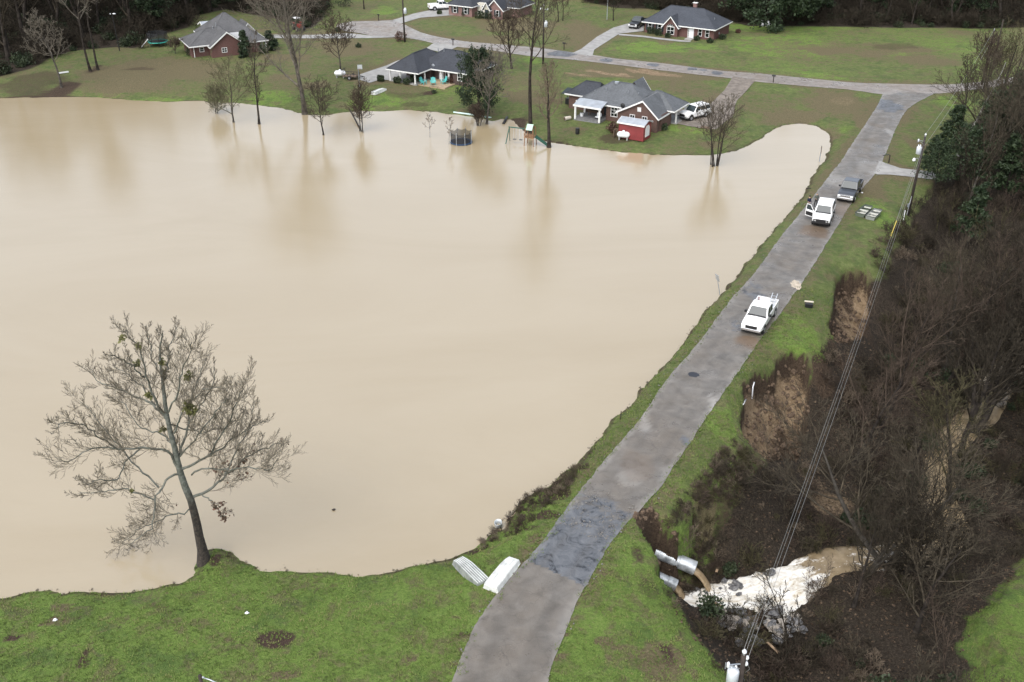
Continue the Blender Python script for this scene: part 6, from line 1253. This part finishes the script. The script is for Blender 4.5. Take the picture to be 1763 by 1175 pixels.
# ---------------------------------------------------------------- trampolines, playset, yard things
NET = NT('net_mesh'); tr_ = NET.t.nodes.new('ShaderNodeBsdfTransparent'); mx_ = NET.t.nodes.new('ShaderNodeMixShader'); mx_.inputs[0].default_value = .62; NET.out((.02, .02, .022), .8); NET.link(tr_.outputs[0], mx_.inputs[1]); NET.link(NET.b.outputs[0], mx_.inputs[2]); NET.link(mx_.outputs[0], NET.t.nodes['Material Output'].inputs['Surface'])
def trampoline(label, loc, R_, zr, h, pad, padname, sagtop=.18, nn=8, netm=None):
    t = thing('trampoline', label, 'trampoline', loc); K = 40; c = [(math.cos(2*math.pi*i/K), math.sin(2*math.pi*i/K)) for i in range(K)]
    MB().tube([(R_*x, R_*y, zr) for x, y in c+c[:1]], .07, 8).build('rim', pad, t, True); m_ = MB(); m_.add([(R_*.97*x, R_*.97*y, zr) for x, y in c], [tuple(range(K))]); m_.build('mat', BLACKM, t)
    m_ = MB(); m_.loft([[(R_*x, R_*y, zr+.03) for x, y in c], [((R_-.3)*x, (R_-.3)*y, zr+.05) for x, y in c]], caps=False); m_.build('pad', pad, t)
    for i in range(nn):
        a = 2*math.pi*(i+.5)/nn; x, y = math.cos(a), math.sin(a); MB().cyl(((R_+.05)*x, (R_+.05)*y, zr-.9), ((R_+.02)*x, (R_+.02)*y, zr+h+.12), .035, k=6).build('net_pole', STEEL if padname == 'blue' else BLACKM, t)
    m_ = MB(); N = 48; top_ = []; bot = []
    for i in range(N):
        a = 2*math.pi*i/N; s = sagtop*abs(math.cos(nn*(a)/2)); rr = R_*(1-.12*abs(math.cos(nn*a/2))); top_.append((rr*math.cos(a), rr*math.sin(a), zr+h-s)); bot.append((R_*.95*math.cos(a), R_*.95*math.sin(a), zr+.02))
    m_.loft([bot, top_], caps=False); m_.build('safety_net', NET.m, t)
    return t
TEAL = mat('teal_pad', (.03, .36, .29), .5); BLUEP = mat('blue_pad', (.018, .05, .11), .5)
b_ = at(794, 246, True); trampoline('netted round trampoline with blue rim standing in the lake', b_, 1.5, .12, 1.5, BLUEP, 'blue')
b_ = at(273, 79); trampoline('trampoline with teal rim and black net beside the wood', b_, 1.75, .8, 1.7, TEAL, 'teal', .05)
ps = at(913, 250, True); t_ = thing('playset', 'wooden climbing tower with mint roof and green slide in shallow water', 'playset', ps, R(-20)); PWOOD = mat('cedar_timber', (.22, .12, .06), .8, .25, 4); MINT = mat('mint_roof', (.36, .52, .42), .5); GSLD = mat('green_slide', (.012, .075, .05), .4)
for x in (-.6, .6):
    for y in (-.6, .6): MB().bar((x*1.15, y*1.15, -.5), (x*.9, y*.9, 2.5), .1).build('post', PWOOD, t_)
MB().box(-.7, .7, -.7, .7, 1.15, 1.25).build('platform', PWOOD, t_)
for k in range(6): MB().box(-.66+.24*k, -.56+.24*k, -.72, -.66, 1.25, 1.8).build('railing_slat', PWOOD, t_)
for sg in (-1, 1): MB().add([(-.45, sg*.02, 2.95), (.45, sg*.02, 2.95), (.45, sg*.7, 2.3), (-.45, sg*.7, 2.3), (-.45, sg*.02, 2.9), (.45, sg*.02, 2.9), (.45, sg*.7, 2.25), (-.45, sg*.7, 2.25)], [(0, 1, 2, 3), (7, 6, 5, 4), (0, 4, 5, 1), (1, 5, 6, 2), (2, 6, 7, 3), (3, 7, 4, 0)]).build('roof_panel', MINT if sg < 0 else PWOOD, t_)
MB().add([(.7, -.25, 1.2), (.7, .25, 1.2), (2.6, .25, .1), (2.6, -.25, .1), (.7, -.3, 1.45), (.7, .3, 1.45), (2.6, .3, .3), (2.6, -.3, .3)], [(0, 1, 2, 3), (0, 3, 7, 4), (1, 5, 6, 2), (3, 2, 6, 7)]).build('slide', GSLD, t_)
MB().bar((-.6, 0, 2.2), (-3.2, .1, 2.2), .12).build('swing_beam', GSLD, t_)
for sg in (-1, 1): MB().bar((-3.1, .1, 2.2), (-3.4, .1+sg*1.0, -.5), .09).build('swing_leg', GSLD, t_)
for x in (-1.4, -2.3):
    s_o = MB().box(x-.22, x+.22, -.1, .18, .55, .59).build('swing_seat', BLACKM, t_)
    for sg in (-1, 1): MB().cyl((x+sg*.2, .05, .58), (x+sg*.2, .05, 2.2), .012, k=5).build('chain', STEEL, s_o)
# fallen pale beam in the water
m_, an, L_ = span((781, 193.5), (846, 203), .15); t_ = thing('floating_beam', 'long pale turquoise beam floating along the far shore', 'beam', (*m_, .0), R(an)); MB().tube([(-L_/2, 0, .12), (0, 0, .2), (L_/2, 0, .12)], .14, 8).build('beam', mat('pale_turquoise', (.50, .66, .62), .5), t_); MB().box(.3, .6, -.15, .15, .26, .42).build('fitting', STEEL, t_)
# propane tanks
def tank(label, px, py, rz, L=1.9, fence=False):
    t = thing('propane_tank', label, 'tank', at(px, py), R(rz)); z = .75; r = .42; P = []
    for s in np.linspace(-1, 1, 15): P.append((s*L/2, r*math.sqrt(max(1-max(0, (abs(s)*L/2-(L/2-r))/r)**2, .02))))
    MB().tube([(x, 0, z) for x, _ in P], [q for _, q in P], 16).build('vessel', WHITEM, t, True); MB().tube([(0, 0, z+r-.02), (0, 0, z+r+.14), (0, 0, z+r+.2)], [.18, .17, .05], 10).build('valve_dome', WHITEM, t, True)
    for x in (-.55, .55): MB().box(x-.08, x+.08, -.3, .3, 0, z-r+.1).build('saddle', CONC, t)
    return t
tank('white propane tank beside the utility trailer', 586, 134, 0); tank('white propane tank in front of the red shed', 1073, 241, -14, 1.8)
fx = at(1073, 238); t_ = thing('lattice_screen', 'low weathered wood screen around the tank by the red shed', 'fence', (fx[0]+.1, fx[1]+.55, fx[2]), R(-14))
for k in range(16): MB().box(-1.25+k*.165, -1.25+k*.165+.1, -.03, .03, 0, 1.15).build('slat', WOODM, t_)
MB().box(-1.3, 1.35, .031, .08, .85, .93).build('rail', WOODM, t_)
for sg in (-1.3, 1.32):
    for k in range(5): MB().box(sg-.03, sg+.03, -.1-k*.2, -.0-k*.2, 0, 1.1).build('side_slat', WOODM, t_)
# chairs
TURQ = mat('turquoise_paint', (.09, .45, .43), .5)
def chair(label, loc, rz, m_, group=None):
    t = thing('adirondack_chair', label, 'chair', loc, R(rz), group)
    for k in range(5): y = -.26+k*.13; MB().bar((-.25, y, .28), (-.55, y*1.15, 1.02+.06*(2-abs(k-2))), .11, .025).build('back_slat', m_, t)
    for k in range(4): x = -.22+k*.15; MB().box(x, x+.13, -.32, .32, .30+.03*k, .325+.03*k).build('seat_slat', m_, t)
    for sg in (-1, 1):
        MB().box(-.5, .42, sg*.40-.07, sg*.40+.07, .58, .61).build('armrest', m_, t); MB().bar((.32, sg*.37, 0), (.32, sg*.37, .58), .10, .04).build('leg', m_, t); MB().bar((.36, sg*.33, .40), (-.55, sg*.33, .05), .11, .03).build('leg', m_, t)
    return t
for px, py, rz, lab in ((729, 146, -30, 'left of three turquoise chairs on the tan patio'), (746, 147, -85, 'middle of three turquoise chairs on the tan patio'), (764, 145, -150, 'right of three turquoise chairs on the tan patio')):
    x, y = G0(px, py, PZ); chair(lab, (x, y, PZ+.06), rz, TURQ)
for px, py, lab in ((1314, 46, 'left white lawn chair under the wide evergreen'), (1324, 47, 'right white lawn chair under the wide evergreen')): b_ = at(px, py); chair(lab, b_, -60, WHITEM)
# trailer, tractor, hoop, barrel, grill, log
tl = at(605, 136); t_ = thing('utility_trailer', 'black mesh sided utility trailer by the propane tank', 'trailer', tl, R(-12)); MB().box(-1.3, 1.2, -.8, .8, .48, .55).build('deck', WOODM, t_)
for (a, c) in (((-1.3, -.8), (1.2, -.8)), ((1.2, -.8), (1.2, .8)), ((1.2, .8), (-1.3, .8)), ((-1.3, .8), (-1.3, -.8))):
    q = MB(); hh = 1.6 if a[0] == -1.3 and c[0] == -1.3 else .95; q.bar((*a, hh), (*c, hh), .05); n_ = 6
    for k in range(n_): p = np.array(a)+(np.array(c)-np.array(a))*k/(n_-1); q.bar((*p, .5), (*p, hh), .04)
    q.build('side_rail', BLACKM, t_)
for sg in (-1, 1): w_ = MB().cyl((.0, sg*.84, .33), (.0, sg*1.02, .33), .33, k=14).build('wheel', TYRE, t_); MB().cyl((.0, sg*1.021, .33), (0, sg*1.03, .33), .17, k=10).build('rim', RIM, w_)
MB().bar((1.2, .5, .5), (2.3, 0, .45), .08).bar((1.2, -.5, .5), (2.3, 0, .45), .08).build('tongue', BLACKM, t_)
tt_ = at(514, 52); t_ = thing('tractor', 'red tractor parked behind the tall lakeside tree', 'tractor', tt_, R(-60)); REDP = paint('red_paint', (.30, .015, .015)); MB().box(.1, 1.5, -.33, .33, .65, 1.25).build('hood', REDP, t_, bevel=.06); MB().box(-.9, .1, -.4, .4, .55, .8).build('chassis', BLACKM, t_); q = MB().box(-.55, -.05, -.28, .28, .95, 1.08).build('seat', BLACKM, t_, bevel=.03)
for sg in (-1, 1):
    MB().box(-1.15, -.1, sg*.68-.2, sg*.68+.2, 1.3, 1.4).build('fender', REDP, t_, bevel=.03)
    for x, r_ in ((-.6, .68), (1.2, .42)): w_ = MB().cyl((x, sg*.5, r_), (x, sg*.88, r_), r_, k=18).build('wheel', TYRE, t_, bevel=.03); MB().cyl((x, sg*.881, r_), (x, sg*.9, r_), r_*.5, k=12).build('rim', mat('cream_rim', (.5, .45, .35), .5), w_)
    MB().bar((-.9, sg*.45, .8), (-.9, sg*.45, 2.2), .06).build('roll_bar_post', BLACKM, t_)
MB().box(-1.3, .2, -.6, .6, 2.2, 2.28).build('canopy', WHITEM, t_, bevel=.03)
hb = at(619, 152); t_ = thing('basketball_hoop', 'tall thin basketball hoop by the concrete driveway', 'hoop', hb); MB().tube([(0, 0, -.2), (0, 0, 3.3)], .05, 8).build('pole', GREYM, t_); q = MB().box(-.1, .65, -.03, .03, 3.0, 3.7).build('backboard', mat('grey_backboard', (.42, .45, .46), .3), t_); MB().tube([(.28+.23*math.cos(a), -.28+.23*math.sin(a), 3.1) for a in np.linspace(0, 6.283, 17)], .015, 6).build('rim', REDL, q)
brl = at(994, 231); t_ = thing('burn_barrel', 'small black barrel on the lawn below the back porch', 'barrel', brl); MB().tube([(0, 0, 0), (0, 0, .1), (0, 0, .45), (0, 0, .8), (0, 0, .85)], [.27, .29, .30, .29, .28], 14).build('drum', BLACKM, t_); MB().tube([(.29*math.cos(a), .29*math.sin(a), .46) for a in np.linspace(0, 6.283, 17)], .02, 5).build('hoop', BLACKM, t_)
lgx = at(977, 207); t_ = thing('cut_log', 'pale sawn log lying left of the back porch', 'log', lgx, R(35)); MB().cyl((-.55, 0, .28), (.5, 0, .28), .28, .26, 12).build('log_bark', mat('pale_bark', (.55, .50, .42), .8, .15, 3), t_); MB().cyl((-.57, 0, .28), (-.551, 0, .28), .25, k=12).build('cut_end', mat('cut_end_wood', (.10, .07, .05), .8), t_)
gr = at(984, 180); t_ = thing('grill', 'covered dark grill island under a black awning left of porch', 'grill', gr, R(-31)); MB().box(-.9, .9, -.4, .4, 0, .9).build('cabinet', BLACKM, t_, bevel=.03); MB().add([(-1.3, -1.0, 1.75), (1.2, -1.0, 1.75), (1.2, 1.0, 2.2), (-1.3, 1.0, 2.2), (-1.3, -1.0, 1.70), (1.2, -1.0, 1.70), (1.2, 1.0, 2.15), (-1.3, 1.0, 2.15)], [(0, 1, 2, 3), (7, 6, 5, 4), (0, 4, 5, 1), (1, 5, 6, 2), (2, 6, 7, 3), (3, 7, 4, 0)]).build('awning', SHUT, t_)
for x in (-1.2, 1.1):
    for y in (-.9, .9): MB().bar((x, y, 0), (x, y, 1.7 if y < 0 else 2.1), .06).build('awning_post', BLACKM, t_)
fs = at(747, 160); t_ = thing('garden_arbour', 'thin black two post frame over a small shrub on the lawn', 'garden frame', fs); 
for sg in (-1, 1): MB().tube([(sg*.1, 0, 0), (sg*.45, 0, .55), (sg*.75, 0, .95), (sg*.75, 0, 2.0)], .035, 6).build('post', BLACKM, t_, True)
MB().bar((-.75, 0, .95), (.75, 0, .95), .04).build('cross_bar', BLACKM, t_)
# porch bits of the right lake house
def hw(h, x, y, z): return h.r.matrix_basis @ Vector((x, y, z))
for (lx, ly, lab) in ((-11.9, .6, 'white bucket by the left porch post'), (-9.2, .5, 'white cushion chair by the right porch post')):
    p = hw(h3, lx, ly, .12); t_ = thing('bucket' if 'bucket' in lab else 'porch_chair', lab, 'bucket' if 'bucket' in lab else 'chair', p, R(-31))
    if 'bucket' in lab: MB().tube([(0, 0, 0), (0, 0, .45), (0, 0, .46)], [.2, .27, .24], 12).build('pail', WHITEM, t_); MB().tube([(.26*math.cos(a), 0, .42+.2*math.sin(a)) for a in np.linspace(0, math.pi, 9)], .012, 5).build('bail', STEEL, t_)
    else: MB().box(-.35, .35, -.35, .35, .3, .42).build('seat', WHITEM, t_, bevel=.03); MB().box(-.35, .35, .28, .4, .42, .85).build('backrest', WHITEM, t_, bevel=.03); [MB().box(x-.03, x+.03, y-.03, y+.03, 0, .3).build('leg', BLACKM, t_) for x in (-.3, .3) for y in (-.3, .3)]
p = hw(h3, -10.6, 1.9, .12); t_ = thing('porch_table', 'dark table under the pale porch roof', 'table', p, R(-31)); MB().box(-.8, .8, -.45, .45, .66, .72).build('table_top', WOODM, t_); [MB().box(x-.04, x+.04, y-.04, y+.04, 0, .66).build('leg', WOODM, t_) for x in (-.7, .7) for y in (-.35, .35)]
pl = at(1214, 221); t_ = thing('pallet', 'grey wooden pallet near the corner of the gravel driveway', 'pallet', pl, R(-20))
for k in range(5): MB().box(-.6, .6, -.5+k*.22, -.38+k*.22, .12, .15).build('slat', WOODM, t_)
for x in (-.55, 0, .55): MB().box(x-.04, x+.04, -.5, .5, .02, .12).build('runner', WOODM, t_)

# ---------------------------------------------------------------- shrubs by the houses
def shrub(label, px, py, r, m_, seed, squash=.8, n=500, size=.16):
    b_ = at(px, py); rng = np.random.RandomState(seed); q = rng.normal(0, 1, (n, 3)); q /= np.linalg.norm(q, axis=1)[:, None]; q *= (rng.rand(n, 1)**.35)*np.array((r, r, r*squash))*(1+.18*np.sin(q[:, :1]*6+seed)); q[:, 2] += r*squash*.85
    V_, F_ = leaves(rng, q, size); t = thing('shrub', label, 'shrub', b_); raw('foliage', V_, F_, m_, t); MB().tube([(0, 0, -.1), (0, 0, r*.6)], [.05, .03], 6).build('stem', BARK['dark'], t)
REDLEAF = leafmat('russet', (.05, .025, .018), (.12, .065, .045))
for i, (lab, px, py, r, m_) in enumerate([('round grey bush at the foot of the pole by the turning circle', 689, 71, 1.2, REDLEAF), ('round clipped shrub on a stem at the patio corner', 713, 142, .9, SHRUB), ('dark low shrub left end of the carport bed', 656, 140, .7, SHRUB), ('dark low shrub middle of the carport bed', 685, 143, .7, SHRUB), ('dark low shrub right end of the carport bed', 700, 145, .65, SHRUB), ('russet bush right of the turquoise chairs', 778, 144, .9, REDLEAF),
        ('small shrub under the thin black lawn frame', 747, 161, .35, SHRUB), ('dark shrub under the left front window of the brick house', 1120, 58, .9, SHRUB), ('dark shrub left of the arched window', 1133, 61, .8, SHRUB), ('low shrub beneath the arched window', 1150, 65, .6, SHRUB), ('low shrub right of the white front door', 1200, 70, .6, SHRUB), ('low shrub at the right front corner of the brick house', 1222, 74, .6, SHRUB), ('green shrub on the right side of the brick house', 1243, 68, .7, SHRUB),
        ('clipped ball shrub at the driveway end of the pink house', 756, 25, .6, SHRUB), ('dark shrub at the pink house corner bed', 800, 28, .8, SHRUB), ('dark shrub before the cream entry wall', 826, 32, 1.1, SHRUB), ('dark shrub by the pink house front step', 840, 33, 1.0, SHRUB), ('dark shrub below the pink house gable window', 868, 33, .9, SHRUB), ('bare russet bush left of the red shed', 1056, 228, 1.0, REDLEAF), ('green shrub at the brick corner near the gravel driveway', 1140, 224, .7, SHRUB), ('dark bush left of the grey roofed brick house', 330, 95, 1.1, SHRUB), ('dark bush right front of the grey roofed brick house', 455, 92, 1.1, SHRUB),
        ('small dark stump shrub right of the dark roofed brick house', 1271, 57, .5, REDLEAF), ('tiny dark shrub on the left edge of the turning circle', 582, 55, .6, SHRUB), ('small dark shrub on the lawn above the trailer', 617, 82, .5, SHRUB), ('large dark round bush beyond the turning circle', 592, 12, 1.9, SHRUB)]): shrub(lab, px, py, r, m_, 600+i)

# last small things along the far shore
a_ = np.array(at(601, 193, True))+(0, 0, .35); b_ = np.array(at(622, 226, True))+(0, 0, -.1); t_ = thing('fallen_log', 'dark leaning log running into the water below the upturned grey boat', 'log', tuple(b_)); MB().tube([(0, 0, 0), (a_-b_)*.5+(0, 0, .25), (a_-b_)+(0, 0, .3)], [.13, .11, .08], 8).build('trunk', BARK['dark'], t_, True); MB().tube([(a_-b_)*.6+(0, 0, .25), (a_-b_)*.75+(.5, 0, .8)], [.05, .02], 6).build('branch', BARK['dark'], t_)
a_ = np.array(at(867, 214, True))+(0, 0, .12); b_ = np.array(at(873, 203))+(0, 0, .12); t_ = thing('drain_pipe', 'black drain pipe in the muddy gully left of the tall trunk', 'pipe', tuple(a_)); MB().tube([(0, 0, 0), (b_-a_)*.6, (b_-a_)], .17, 10).build('barrel', BLACKM, t_, True); MB().tube([(b_-a_)*.02-(b_-a_)*.03, (b_-a_)*.03], .20, 10).build('rim', BLACKM, t_)
p = at(252, 82); t_ = thing('toy_slide', 'small green and white slide left of the teal rimmed trampoline', 'slide', p, R(20)); MB().add([(-.9, -.25, .1), (-.9, .25, .1), (.5, .25, 1.5), (.5, -.25, 1.5), (-.9, -.25, .05), (-.9, .25, .05), (.5, .25, 1.45), (.5, -.25, 1.45)], [(0, 1, 2, 3), (7, 6, 5, 4), (0, 4, 5, 1), (1, 5, 6, 2), (2, 6, 7, 3), (3, 7, 4, 0)]).build('chute', WHITEM, t_)
for sg in (-1, 1): MB().bar((.5, sg*.25, 1.5), (.9, sg*.25, 0), .06).build('leg', GSLD, t_)
for k in range(3): MB().bar((.6+.1*k, -.25, 1.1-.38*k), (.6+.1*k, .25, 1.1-.38*k), .05).build('rung', GSLD, t_)
p = at(110, 127); t_ = thing('gutter_piece', 'short white gutter piece beside the far left tree', 'gutter', p, R(35)); MB().prism([(-.1, .3), (-.1, .1), (.1, .1), (.1, .3), (.07, .3), (.07, .13), (-.07, .13), (-.07, .3)], -.8, .8, 'x').build('channel', WHITEM, t_)
